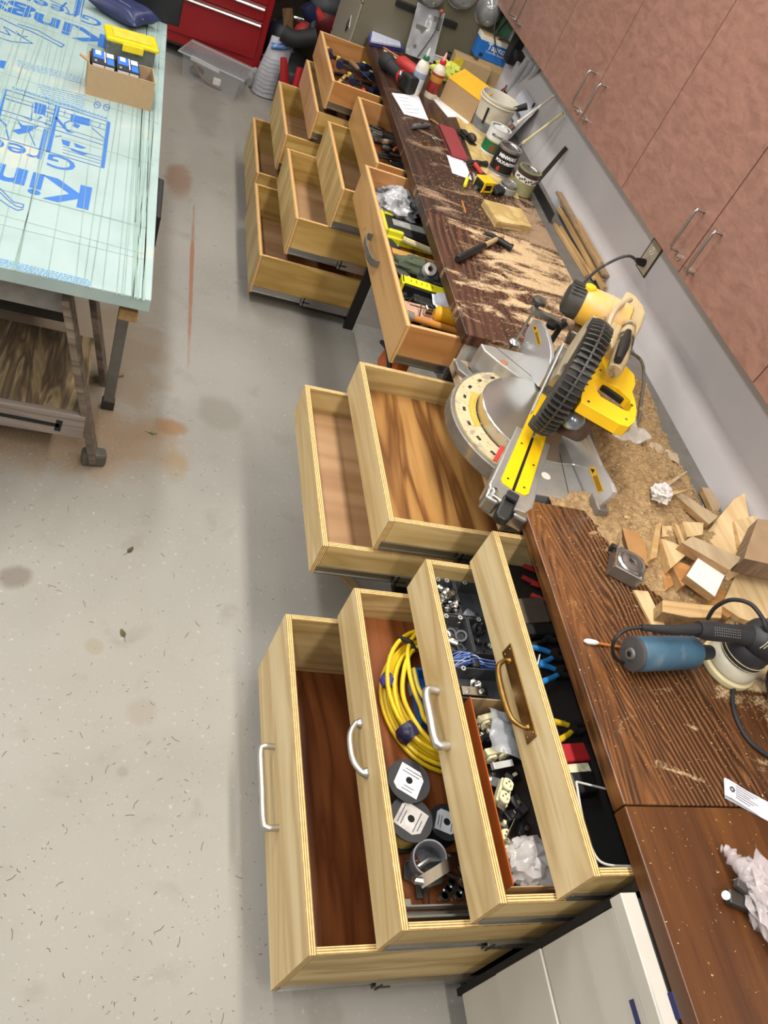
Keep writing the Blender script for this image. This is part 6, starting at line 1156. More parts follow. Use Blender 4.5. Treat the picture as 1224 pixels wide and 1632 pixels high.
for dx in (0,):
    fl(mbp, [(8, 142), (173, 194)], .004); fl(mbp, [(6, 150), (172, 200)], .002); fl(mbp, [(10, 158), (60, 172)], .002); fl(mbp, [(0, 219), (163, 267)], .003); fl(mbp, [(5, 155), (171, 208)], .002)
    fl(mbp, [(8, 142), (-6, 200)], .012); fl(mbp, [(173, 194), (163, 267)], .014); fl(mbp, [(92, 169), (76, 242)], .016); fl(mbp, [(74, 206), (66, 239)], .016)
    fl(mbp, [(0, 174), (85, 200)], .003); fl(mbp, [(0, 182), (84, 207)], .002); fl(mbp, [(86, 206), (168, 232)], .003); fl(mbp, [(88, 200), (168, 225)], .002)
    for i in range(6):
        y0 = 168 + i * 6.2; fl(mbp, [(70 + (i % 2) * 3, y0 + 4), (90 - i * .8, y0 + 9)], .002); fl(mbp, [(78 - i + (i % 2) * 6, y0), (77 - i + (i % 2) * 6, y0 + 6)], .002)
    for i in range(5): fl(mbp, [(104 + i * 14, 176 + i * 5), (102 + i * 14, 184 + i * 5)], .002); fl(mbp, [(100, 243 - i * 5), (165, 262 - i * 5)], .0018) if i < 3 else None
    fp(mbp, [(56, 163), (74, 168), (72, 184), (54, 180)]); fl(mbp, [(52, 166), (50, 192), (38, 186)], .003); fl(mbp, [(66, 186), (60, 190)], .006)
    fp(mbp, [(113, 182), (144, 190), (142, 201), (112, 194)]); fp(mbp, [(118, 196), (128, 200), (124, 205), (116, 201)]); fl(mbp, [(112, 192), (103, 196), (104, 202)], .004); fl(mbp, [(146, 203), (168, 222)], .004); fl(mbp, [(88, 186), (104, 204)], .012); fp(mbp, [(100, 203), (118, 212), (108, 211)])
    fp(mbp, [(27, 191), (36, 200), (62, 201), (46, 211), (30, 214), (18, 208), (34, 205)]); fl(mbp, [(46, 210), (56, 232)], .003); fl(mbp, [(9, 201), (14, 223)], .004); fl(mbp, [(0, 190), (10, 200)], .008)
    fp(mbp, [(98, 222), (112, 226), (110, 234), (100, 230)]); fp(mbp, [(118, 228), (138, 236), (130, 237), (120, 234)]); fp(mbp, [(112, 236), (140, 246), (132, 247), (114, 240)])
    fl(mbp, [(88, 218), (98, 216)], .003)
    for cx_, cy_ in ((155, 167), (170, 171)):
        fl(mbp, [(cx_ + 5 * math.cos(k / 12 * 2 * PI), cy_ + 5 * math.sin(k / 12 * 2 * PI)) for k in range(13)], .003); fl(mbp, [(cx_ - 2, cy_ - 2), (cx_ + 2, cy_ + 2)], .004)
    # plumb tool outlines
    fl(mbp, [(0, 306), (12, 318), (25, 328), (36, 331), (38, 326), (32, 324), (22, 322), (8, 308), (0, 300)], .003); fl(mbp, [(0, 318), (14, 328), (28, 335), (37, 333)], .003)
    fl(mbp, [(0, 28), (24, 40), (50, 50), (80, 65), (98, 75), (102, 71), (84, 62), (60, 48), (28, 38)], .006); fl(mbp, [(0, 60), (18, 66), (52, 69), (34, 58), (6, 42), (16, 56), (0, 50)], .005); fl(mbp, [(26, 50), (34, 58), (44, 58)], .004)
    fp(mbp, [(0, 96), (10, 98), (8, 110), (0, 108)])
    for i in range(4): fl(mbp, [(122 + i * 4, 0), (117 + i * 4, 24)], .004 + .008 * (i == 1))
    fl(mbp, [(80, 0), (106, 12), (112, 24)], .006); fl(mbp, [(106, 4), (98, 12)], .008)
rn = random.Random(5)
for i in range(9):      # small print rows, too small to read
    for (xa, ya, xb, yb, s_) in ((60, 134, 136, 152, 3.4), (28, 96, 132, 124, 3.0), (0, 412, 145, 447, 2.6), (20, 138, 172, 188, 1.1)):
        if (s_ == 3.0 and i > 3) or (s_ == 1.1 and i > 2) or (s_ == 2.6 and i > 4): continue
        x = xa + i * 2 * (s_ == 3.4)
        while x < xb - 3:
            L = rn.uniform(2, 7); y0 = ya + (x - xa) / (xb - xa) * (yb - ya) + i * s_
            fl(mbq, [(x, y0), (min(x + L, xb), y0 + L * (yb - ya) / (xb - xa))], .0035 if s_ > 2 else .003); x += L + rn.uniform(1, 2.5)
part(tb, 'printed_drawing', mbp, PB, kind='stuff', under=fo); part(tb, 'printed_text', mbq, mat('#6c9fd2', .5), kind='stuff', under=fo)
cuts = MB(); rn = random.Random(12)
for i in range(74):
    x = -1.03 - abs(rn.gauss(0, .03)) * 2 if i < 24 else rn.uniform(-1.12, -2.2); ya = 2.11 + rn.choice([0, 0, 0, rn.uniform(0, 1.2)]); yb = rn.choice([4.5, 4.5, rn.uniform(2.8, 4.4)]); sl = rn.uniform(-.03, .012)
    cuts.beam((x, ya, ZF + .0013), (x + sl * (yb - ya) - .018 * (yb - 2.1), yb, ZF + .0013), rn.uniform(.0012, .0028), .0004)
for i in range(10): y = rn.uniform(2.2, 4.3); cuts.beam((-2.2, y + .03, ZF + .0013), (-1.05, y + rn.uniform(-.02, .04), ZF + .0013), .0009, .0004)
part(tb, 'knife_cut', cuts, mat('#8ba397', .7, 0, .3, 3), kind='stuff', under=fo, label='long green knife cuts scored along the sheet')
WOLD = wood('weathered_board', [(0, '#564a3e'), (.4, '#73655a'), (.7, '#85786a'), (1, '#5e5145')], 'x', 1.6, .75, .5)
WPL = wood('stained_shelf_ply', [(0, '#4b3f31'), (.3, '#6e5c44'), (.55, '#94815f'), (.8, '#7b6a4e'), (1, '#574a38')], 'y', 1.9, .75, .4, 2.4)
SLAT = mat('#8d7a5d', .8, 0, .15, 20)
for (xx, yy) in ((-1.10, 2.30), (-1.10, 4.3), (-2.1, 4.3)): pass
part(tb, 'cross_beam', MB().box(-2.2, -1.06, 2.26, 2.30, ZF - .095, ZF - .046), WOLD); part(tb, 'cross_beam', MB().box(-2.2, -1.06, 4.2, 4.24, ZF - .095, ZF - .046), WOLD)
a, b = at(173, 650, z=.0), at(193, 488, z=ZF - .05); mt = mat('#6f6d69', .5, .4, .1)
lg = part(tb, 'leg', MB().box(a.x - .025, a.x + .015, a.y - .012, a.y + .012, .0, ZF - .05), mt, bevel=.002, label='grey square steel leg')
part(tb, 'tape_band', MB().box(a.x - .0265, a.x + .0165, a.y - .0135, a.y + .0135, .50, .60), mat('#7b2530', .5), under=lg, label='dark red tape band'); part(tb, 'leg_foot', MB().box(a.x - .029, a.x + .019, a.y - .016, a.y + .016, 0, .045), DARKST, bevel=.003, under=lg)
for (xx, yy) in ((-1.12, 4.1), (-2.1, 2.5), (-2.1, 4.1)): part(tb, 'leg', MB().box(xx - .02, xx + .02, yy - .012, yy + .012, 0, ZF - .05), mt, bevel=.002)
a = at(222, 505, z=.70); part(tb, 'beam_end', MB().box(-1.10, -1.045, 2.18, 2.60, .665, ZF - .096), wood('beam', [(0, '#8f6f42'), (1, '#ab8a58')], 'y', 1.5), bevel=.002, label='sawn end of a yellow brown timber')
one('black_strap', 'black lump hanging at the edge of the foam board', 'strap', MB().box(-1.035, -1.006, 2.70, 2.98, .62, .752), BLACK, (-1.02, 2.85, .62), bevel=.008)
# old wooden stand in front left
tc = thing('wooden_stand', 'old weathered wooden stand with a stained plywood shelf under the foam board', 'stand', (-1.5, 2.3, 0))
yb_ = 2.17
za, zb_ = at(60, 684, y=yb_).z, at(60, 648, y=yb_).z
xr = at(137, 665, y=yb_).x
brd = part(tc, 'front_board', MB().box(-2.3, xr, yb_ - .012, yb_ + .012, za, zb_), wood('greyboard', [(0, '#6d625a'), (.5, '#8b7f76'), (1, '#766b62')], 'x', 1.2, .8, .4), bevel=.003)
part(tc, 'paint_mark', MB().beam((xr - .38, yb_ - .0128, za + .055), (xr - .08, yb_ - .0128, za + .045), .0008, .016).beam((xr - .085, yb_ - .0128, za + .02), (xr - .08, yb_ - .0128, za + .07), .0008, .02), mat('#151414', .8), under=brd, label='black spray paint streak')
part(tc, 'shelf', MB().box(-2.3, xr - .01, yb_ + .013, 2.60, zb_ - .02, zb_ - .002), WPL)
lb, lt = at(150, 722, z=.03), at(104, 478, z=.70)
part(tc, 'leg', MB().beam((lb.x, lb.y - .02, .03), (lt.x, lb.y - .02, .70), .024, .085, up=(0, 1, 0)), WOLD, bevel=.003)
part(tc, 'leg', MB().beam((lb.x, lb.y + .45, .0), (lt.x, lb.y + .45, .70), .024, .085, up=(0, 1, 0)), WOLD, bevel=.003)
part(tc, 'leg_pad', MB().cbox((lb.x, lb.y - .02, .03), (.085, .05, .06), rz=.15), mat('#5a554e', .7, .2, .2), bevel=.012, label='worn metal wrapped foot')
zz = .62; part(tc, 'top_rail', MB().box(-2.3, lt.x + .02, 2.24, 2.262, .60, .70), mat('#7f7c78', .6, 0, .15)); part(tc, 'side_rail', MB().box(lt.x - .03, lt.x - .005, 2.3, 2.8, .60, .64), WOLD)
part(tc, 'back_panel', MB().box(-2.3, lt.x - .02, 2.66, 2.68, .25, .72), mat('#3a3631', .8))
one('wood_scrap', 'thin stick lying on the floor behind the grey steel leg', 'stick', MB().beam(at(138, 606, z=.006), at(196, 597, z=.006), .016, .012), SLAT, at(165, 602, z=0))
one('wood_scrap', 'long thin batten on the floor between the near drawers and those under the saw', 'stick', MB().beam(at(545, 915, z=.008), at(592, 965, z=.008), .03, .016), mat('#9c8560', .7), at(560, 930, z=0))
# things on the foam
q = at(195, 30, z=ZF); t = thing('bean_bag', 'small navy leather pillow shaped bag with a silver logo patch', 'bag', (q.x, q.y, ZF), -.55)
mb = MB(t.M); nx = 18; vs = []; fs = []
for sd in (1, -1):
    for j in range(nx + 1):
        for i in range(nx + 1):
            u, v = i / nx * 2 - 1, j / nx * 2 - 1; pin = 1 - .13 * (1 - u * u) * abs(v) ** 3; pin2 = 1 - .13 * (1 - v * v) * abs(u) ** 3
            h = ((1 - u ** 4) * (1 - v ** 4)) ** .6 * .038 * (1 + .25 * mnoise.noise(V((u * 2, v * 2, sd))))
            vs.append((u * .135 * pin2, v * .105 * pin, .042 + sd * h))
W_ = nx + 1
for s_ in (0, 1):
    for j in range(nx):
        for i in range(nx):
            a = s_ * W_ * W_ + j * W_ + i; f = (a, a + 1, a + W_ + 1, a + W_); fs.append(f if s_ == 0 else f[::-1])
mb.add(vs, fs); part(t, 'body', mb, mat('#2a3157', .38, 0, .15, 20, bump=.2), True)
part(t, 'logo_patch', MB(t.M).prism([(-.02, .02), (.02, .022), (.03, .045), (-.005, .05)], .0745, .0755), mat('#a5a8b4', .4, .3), label='silver logo patch'); part(t, 'seam', MB(t.M).tube([(-.12, -.02, .052), (-.05, -.03, .080), (.05, -.035, .080), (.12, -.02, .052)], .0012, 6), mat('#8c90a8', .5), True)
one('black_case', 'black box standing behind the navy bag at the far end of the foam board', 'case', MB().box(-1.42, -1.005, 4.40, 4.60, ZF + .002, ZF + .22), mat('#1b1c20', .45, 0, .2), (-1.2, 4.5, ZF), bevel=.01)
# yellow lidded box
L_ = [at(*p, z=ZF + .085) for p in ((170, 61), (254, 84))]; u = (L_[1] - L_[0]); ln = u.length; rz = math.atan2(u.y, u.x)
t = thing('plastic_box', 'clear smoky plastic box with a translucent yellow lid behind the brown carton', 'box', (L_[0].x, L_[0].y, ZF), rz)
part(t, 'body', MB(t.M).prism([(.012, .01), (ln - .012, .01), (ln - .008, .13), (.008, .13)], .001, .075), mat('#5d6058', .2, 0, .2, 20, alpha=.8), bevel=.006); part(t, 'lid', MB(t.M).box(0, ln, 0, .14, .075, .092), mat('#e0c81e', .25, 0, .08, 12), bevel=.007, seg=3)
part(t, 'lid_panel', MB(t.M).box(.03, ln - .03, .025, .115, .0925, .096), mat('#dcc646', .3, 0, .12, 30), bevel=.003); part(t, 'latch', MB(t.M).box(ln * .3, ln * .7, -.008, .0, .055, .085), mat('#e0c81e', .25), bevel=.003)
# brown carton with two small printed cartons
A_, B_ = at(136, 150, z=ZF), at(240, 178, z=ZF); u = B_ - A_; ln = u.length; rz = math.atan2(u.y, u.x); hh = .112
t = thing('carton', 'open brown carton on the foam board holding two small printed cartons', 'box', (A_.x, A_.y, ZF), rz); dp = .135
for bx in ((0, ln, 0, .004, 0, hh), (0, ln, dp - .004, dp, 0, hh), (0, .004, .004, dp - .004, 0, hh), (ln - .004, ln, .004, dp - .004, 0, hh)): part(t, 'side', MB(t.M).box(*bx), mat('#a98f6b', .8, 0, .05, 40))
part(t, 'base', MB(t.M).box(.004, ln - .004, .004, dp - .004, 0.0005, .004), CARD); part(t, 'flap', MB(t.M).add([(0, .02, hh), (-.035, .03, hh + .012), (-.03, .05, hh + .012), (0, .05, hh)], [(0, 1, 2, 3)]).add([(0, .02, hh + .003), (-.035, .03, hh + .015), (-.03, .05, hh + .015), (0, .05, hh + .003)], [(3, 2, 1, 0)]), CARD)
for k in range(2):
    x0 = .010 + k * .090; M_ = t.M
    s = thing('small_carton', ['left small blue, black and white printed carton inside the brown carton', 'right small blue, black and white printed carton inside the brown carton'][k], 'box', t.M @ V((x0 + .04, .06, .005)), rz)
    part(s, 'carton', MB(M_).box(x0, x0 + .085, .008, .125, .005, .125), mat('#23262e', .45), bevel=.001)
    part(s, 'front_label', MB(M_).box(x0 + .004, x0 + .045, .0068, .0078, .02, .119).box(x0 + .048, x0 + .081, .0068, .0078, .02, .119), mat('#cfcac6', .5))
    part(s, 'blue_print', MB(M_).box(x0 + .006, x0 + .045, .05, .12, .1253, .1258).box(x0 + .055, x0 + .08, .014, .07, .1253, .1258), mat('#2f6fd0', .45)); part(s, 'white_print', MB(M_).box(x0 + .014, x0 + .034, .08, .118, .1262, .1266).box(x0 + .046, x0 + .050, .02, .12, .1262, .1266).box(x0 + .054, x0 + .08, .075, .115, .1262, .1266), mat('#e2e2e8', .5))
    text(s, '2', .02, M_ @ Matrix.Translation((x0 + .008, .015, .1264)), PAP, xs=1.2)
# ================================================================ BACKGROUND
RB = mat('#8f141c', .28, 0, .06, 6); yR = 6.24
t = thing('tool_chest', 'red rolling tool chest with long silver drawer pulls against the back', 'tool chest', (-.72, 6.45, 0))
part(t, 'body', MB().box(-1.40, -.37, yR + .012, 6.75, .10, 1.05), RB, bevel=.004)
zq = [at(x, y, y=yR).z for x, y in ((345, 118), (360, 15), (380, -8))]
def zr(px, py): return at(px, py, y=yR).z
zd = [.16, zr(330, 18) , zr(390, 8)]
zd = [.165, .42, .525, .63, .76]
for k in range(4):
    d = part(t, 'drawer', MB().box(-1.34, -.415, yR - .004, yR + .0115, zd[k] + .006, zd[k + 1] - .006), RB, bevel=.003)
    part(t, 'handle', MB().prism([(0, 0), (.022, -.004), (.026, -.014), (.018, -.022), (0, -.012)], -1.33, -.425, M=Matrix(((0, 0, 1, 0), (-1, 0, 0, yR - .004), (0, 1, 0, zd[k + 1] - .012), (0, 0, 0, 1)))), mat('#c9c7c4', .25, .85, .05), bevel=.001, under=d, label='long silver pull')
part(t, 'base_plate', MB().box(-1.40, -.37, yR + .02, 6.74, .085, .10), DARKST)
for xx in (-1.3, -.45):
    for yy in (6.32, 6.66): part(t, 'caster', MB().cyl((xx - .02, yy, .042), (xx + .02, yy, .042), .041, n=18), BLACK, True)
# clear bin
a, b = at(290, 122, z=.0), at(372, 160, z=.0); u = b - a; ln = u.length; rz = math.atan2(u.y, u.x)
CLB = mat('#c4c6c8', .12, 0, .04, 8, alpha=.2)
t = thing('storage_bin', 'clear lidded plastic bin with parts inside, on the floor below the red chest', 'bin', a, rz)
for pl in ([(0, .0, .002), (ln, 0, .002), (ln + .02, -.012, .16), (-.02, -.012, .16)], [(0, .20, .002), (ln, .20, .002), (ln + .02, .22, .16), (-.02, .22, .16)], [(0, 0, .002), (0, .20, .002), (-.02, .22, .16), (-.02, -.012, .16)], [(ln, 0, .002), (ln, .2, .002), (ln + .02, .22, .16), (ln + .02, -.012, .16)], [(0, 0, .002), (ln, 0, .002), (ln, .2, .002), (0, .2, .002)]):
    part(t, 'wall', MB(t.M).add(pl, [(0, 1, 2, 3)]), CLB)
part(t, 'lid', MB(t.M).box(-.045, ln + .045, -.03, .24, .161, .175), CLB, bevel=.006); part(t, 'rim', MB(t.M).tube([(-.045, -.03, .158), (ln + .045, -.03, .158), (ln + .045, .24, .158), (-.045, .24, .158)], .006, 8, True), mat('#b9bdc2', .15, 0, .05, alpha=.75), True); part(t, 'clip', MB(t.M).box(ln + .045, ln + .06, .06, .15, .09, .17), CLB, bevel=.003)
one('pipe_piece', 'white tube inside the clear bin', 'tube', MB(t.M).tube([(.02, .06, .12), (.22, .07, .11)], .016, 12), WHITE, t.M @ V((.1, .06, .03)), rz); one('leather_strap', 'brown strap curled inside the clear bin', 'strap', MB(t.M).tube(bez([(.05, .05, .10), (.09, .06, .05), (.17, .05, .02), (.26, .06, .012)], 4), .011, 8), mat('#7d5d3c', .6), t.M @ V((.1, .06, .0)), rz); one('white_box', 'little white box inside the clear bin', 'box', MB(t.M).cbox((.22, .06, .045), (.05, .03, .04), rz=.3), WHITE, t.M @ V((.2, .06, .02)), rz, bevel=.003)
one('dark_part', 'dark round part on the bottom of the clear bin', 'part', MB(t.M).blob((.06, .12, .035), (.05, .05, .03), .2, 2, 16, 10), mat('#4b4f58', .5), t.M @ V((.06, .12, .0)), rz, smooth=True)
q = at(404, 142, z=0); one('work_glove', 'grey crumpled glove on the floor by the corner of the red chest', 'glove', MB().blob((q.x - .01, q.y + .02, .06), (.05, .05, .07), .5, 3, 20, 16, 6., flat=.001), mat('#8f8d8a', .8, 0, .2, 40), (q.x, q.y, 0), smooth=True)
# white sack with a blue top
q = at(420, 158, z=0); q.y += .07; t = thing('sack', 'white and grey crinkled bag with blue print at its open top, standing on the floor', 'bag', (q.x, q.y, 0)); bw = mat('#b7b6bd', .35, 0, .14, 26, bump=.2, dirt=('#8f8b92', .60))
mb = MB(); vs = []; nn = 28; lev = [(0, .075, .05), (.01, .092, .066), (.08, .098, .072), (.18, .094, .066), (.27, .085, .05), (.33, .082, .030), (.38, .085, .014)]
for li, (z_, rx_, ry_) in enumerate(lev):
    for k in range(nn): a = k / nn * 2 * PI; wv = 1 + .05 * mnoise.noise(V((math.cos(a) * 2.4, math.sin(a) * 2.4, z_ * 28))); vs.append((q.x + rx_ * math.cos(a) * wv + z_ * .12, q.y + ry_ * math.sin(a) * wv + z_ * .15, z_))
mb.add(vs, [(i * nn + k, i * nn + (k + 1) % nn, (i + 1) * nn + (k + 1) % nn, (i + 1) * nn + k) for i in range(len(lev) - 1) for k in range(nn)] + [tuple(range(nn))[::-1], tuple(range((len(lev) - 1) * nn, len(lev) * nn))]); part(t, 'bag', mb, bw, True)
for k in range(9): part(t, 'fold_line', MB().tube([(q.x - .09 + z0 * .12 + .0, q.y - .035 - .028 * (1 - abs(.0)), z0) for z0 in ()] or [(q.x - .085 + .02 * (k % 2), q.y - .048 + .0, .05 + k * .028), (q.x - .02, q.y - .070 + .03 * (k * .028), .042 + k * .028), (q.x + .06, q.y - .058, .05 + k * .028)], .0018, 6), mat('#77757d', .6), True)
part(t, 'printed_band', MB().tube([(q.x - .03, q.y + .01, .33), (q.x + .03, q.y + .0, .345), (q.x + .11, q.y + .03, .37)], .020, 10), mat('#3c7cc4', .4, 0, .3, 40, dirt=('#c9d0da', .56)), True, label='blue and white printed top')
one('sack', 'darker bag leaning behind the white crinkled bag', 'bag', MB().blob((q.x + .13, q.y + .16, .15), (.06, .07, .15), .2, 2.2, 22, 16, 5., flat=.001), mat('#6e6670', .6, 0, .15), (q.x + .14, q.y + .12, 0), smooth=True)
# tool bags and junk between chest and filing cabinet
def G_(px, py, y): p = at(px, py, y=y); return p
def lump(name, label, cat, px, py, y, r, m, amp=.25, sd=1., ground=True, rz=0):
    p = G_(px, py, y); p.z = max(p.z, r[2] * .9)
    return one(name, label, cat, MB().blob(p, r, amp, 2.4, 22, 16, sd, flat=.002), m, p, smooth=True)
t = thing('tool_bag', 'black open tool bag on the floor behind the furthest drawers', 'bag', (-.17, 6.3, 0)); mbk = mat('#1e1f22', .7, 0, .3, 20, bump=.1)
part(t, 'body', MB().blob((-.17, 6.3, .15), (.15, .20, .15), .15, 2, 24, 16, 3., flat=.002), mbk, True); part(t, 'handle', MB().tube(bez([G_(451, 52, 6.12), G_(470, 62, 6.1), G_(505, 58, 6.1)], 5), .055, 14), mbk, True, label='thick padded black roll'); part(t, 'pocket', MB().cbox((-.17, 6.07, .13), (.15, .05, .20), rx=-.1), mat('#44454a', .7, 0, .2), bevel=.02, seg=3)
for k, (p1, p2) in enumerate((((452, 92), (462, 125)), ((478, 108), (470, 135)))):
    a, b = G_(*p1, 5.98), G_(*p2, 5.98); b.z = .032; one('tool_grip', ['red plastic tool handle left of the black bag pocket', 'red and white tool handle right of the black bag pocket'][k], 'tool', MB().tube([a, (a + b) / 2 + V((.01, -.02, 0)), b], [.022, .034, .030], 12), mat('#b0242a', .4, 0, .05, 10, dirt=('#e2dcd8', .66)), b, smooth=True)
a = G_(496, 30, 6.25); t = thing('cordless_drill', 'navy and red cordless drill on top of the junk behind the drawers', 'drill', a)
part(t, 'body', MB().tube([G_(488, 8, 6.25), G_(494, 22, 6.25), G_(502, 34, 6.25)], [.045, .055, .035], 16), NAVY, True); part(t, 'grip', MB().tube([G_(502, 22, 6.25), G_(497, 52, 6.21)], [.030, .026], 12), mat('#2a2a30', .5), True); part(t, 'nose', MB().tube([G_(503, 16, 6.25), G_(512, 30, 6.25)], [.030, .036], 12), REDT, True)
lump('red_case', 'dark red tool case behind the navy drill', 'case', 515, 38, 6.45, (.12, .10, .12), mat('#6d1c22', .5, 0, .15), .12, 4.); lump('red_case', 'bright red rounded tool case left of the navy drill', 'case', 486, 52, 6.35, (.08, .07, .07), REDT, .12, 2.)
lump('grey_hood', 'grey rounded hood shape beside the filing cabinet', 'cover', 520, 8, 6.5, (.12, .12, .08), mat('#4a4c50', .6), .15, 7.)
for k, (p1, p2, lb, w_) in enumerate((((458, 14), (460, 48), 'short pale upright plank between the red chest and the junk', .07), ((432, 40), (462, 62), 'brown round wood piece on the low junk heap', .10), ((440, 30), (452, 70), 'darker plank leaning behind the black roll', .06))):
    a, b = G_(*p1, 6.4 + .05 * k), G_(*p2, 6.4 + .05 * k); one('plank', lb, 'plank', MB().beam(b, a, w_, .03, up=(0, 1, 0)), wood('plank%d' % k, [(0, '#6b5034'), (1, '#8d6f4a')], 'z', 1.5), b)
one('steel_tube', 'short bright tube end in the dark junk', 'tube', MB().tube([G_(468, 28, 6.35), G_(484, 33, 6.35)], .016, 12), CHROME, G_(475, 30, 5.9), smooth=True)
lump('dark_bucket', 'dark navy tub behind the white crinkled bag', 'tub', 446, 66, 6.45, (.12, .10, .16), mat('#191b26', .5), .08, 3.)
one('plank_stack', 'brown shelf board at the very back above the junk', 'board', MB().box(-.36, -.0, 6.6, 6.77, .60, .66), mat('#6d5236', .7, 0, .2), (-.2, 6.5, .6)); one('plank_stack', 'dark back board behind the junk', 'board', MB().box(-.365, .78, 6.78, 6.82, 0.001, 1.6), mat('#3b3028', .8, 0, .2), (.2, 6.8, 0))
# filing cabinet at the end of the worktop
OLV = mat('#6e6957', .5, 0, .05, 5); FG = mat('#8f8b7c', .5, 0, .05)
t = thing('filing_cabinet', 'olive steel filing cabinet with diamond label holders at the end of the worktop', 'cabinet', (.35, 5.35, 0)); fx = -.075
part(t, 'body', MB().box(fx + .012, XW - .003, 5.0, 5.62, 0, 1.75), OLV, bevel=.003)
for k in range(5):
    z0 = .04 + k * .335
    d = part(t, 'drawer', MB().box(fx, fx + .0115, 5.012, 5.608, z0 + .004, z0 + .331), FG, bevel=.003)
    yc, z1 = 5.16, z0 + .17; part(t, 'label_holder', MB().add([(fx - .003, yc - .04, z1), (fx - .003, yc, z1 - .055), (fx - .003, yc + .04, z1), (fx - .003, yc, z1 + .055)] + [(fx, yc - .04, z1), (fx, yc, z1 - .055), (fx, yc + .04, z1), (fx, yc, z1 + .055)], [(0, 1, 2, 3), (0, 4, 5, 1), (1, 5, 6, 2), (2, 6, 7, 3), (3, 7, 4, 0)]), mat('#b5b2a6', .4, .5), under=d); part(t, 'handle', MB().prism([(-.02, 0), (0, -.036), (.02, 0), (0, .036)], 0, .006, M=Matrix(((0, 0, -1, fx - .0035), (1, 0, 0, yc), (0, 1, 0, z1), (0, 0, 0, 1)))), BLACK, under=d, label='black diamond shaped recess')
t = thing('steel_bar', 'black bar fixed level across the olive cabinet side below the clear jars', 'bar', (.3, 4.99, 1.12)); part(t, 'bar', MB().box(.10, .475, 4.975, 4.999, 1.105, 1.137), BLACK, bevel=.004)
CJ = mat('#a8aaab', .12, .35, .15, 18, alpha=.75)
for k, (px, py, r, lb) in enumerate(((692, -10, .080, 'round clear dome jar above the black bar, furthest left'), (741, -8, .085, 'round clear dome jar in the middle above the black bar'), (783, 20, .068, 'clear jar with a dark round inside, right of the two dome jars'))):
    p = at(px, py, y=4.93); t = thing('dome_jar', lb, 'jar', (p.x, 4.93, p.z)); Mj = Matrix.Translation((p.x, 4.999, p.z)) @ Matrix.Rotation(PI / 2, 4, 'X') @ Matrix.Diagonal((1, .95 if k < 2 else 1.25, 1, 1))
    part(t, 'dome', MB(Mj).lathe([(r * 1.05, 0), (r * 1.05, .008), (r, .012), (r * .97, .045), (r * .85, .075), (r * .6, .095), (r * .3, .103), (0, .105)], 30), CJ, True); part(t, 'rim', MB(Mj).lathe([(r * .98, 0), (r * 1.1, 0), (r * 1.1, .006), (r * .98, .006)], 30), CHROME, True)
    part(t, 'insert', MB(Mj).lathe([(0, .03), (r * .55, .03), (r * .6, .05), (r * .4, .07), (0, .07)], 24), mat('#2c2c2e', .4, .3) if k == 2 else mat('#77787a', .3, .6), True)
# clutter inside the open grey cabinet under the wide drawer
t = thing('orange_tool', 'orange tool case on the floor of the open grey cabinet', 'tool', (.14, 2.95, .061)); a = at(592, 545, x=.16)
part(t, 'body', MB().cbox((.17, 2.98, .16), (.12, .30, .20), rz=-.2, ry=.2), mat('#b65a20', .45, 0, .1, 12), bevel=.03, seg=3); part(t, 'trim', MB().tube(bez([(.10, 2.84, .20), (.085, 2.95, .26), (.10, 3.1, .2)], 4), .012, 8), BLACK, True)
one('plastic_bag', 'white plastic sack in the open grey cabinet under the wide drawer', 'bag', MB().blob((.2, 2.6, .30), (.15, .16, .22), .3, 2.6, 26, 18, 12., flat=.062), mat('#c9c6bd', .4, 0, .06), (.2, 2.6, .062), smooth=True)
one('yellow_bag', 'crumpled yellow item beside the white sack under the wide drawer', 'bag', MB().blob((.2, 2.36, .40), (.10, .08, .12), .5, 3, 24, 16, 15., flat=.2), mat('#d0c52c', .5, 0, .1), (.2, 2.36, .2), smooth=True)
one('dark_crate', 'dark crate under the yellow item in the open grey cabinet', 'crate', MB().box(.10, .5, 2.26, 2.48, .061, .30), mat('#2b2420', .7), (.3, 2.37, .061), bevel=.004)
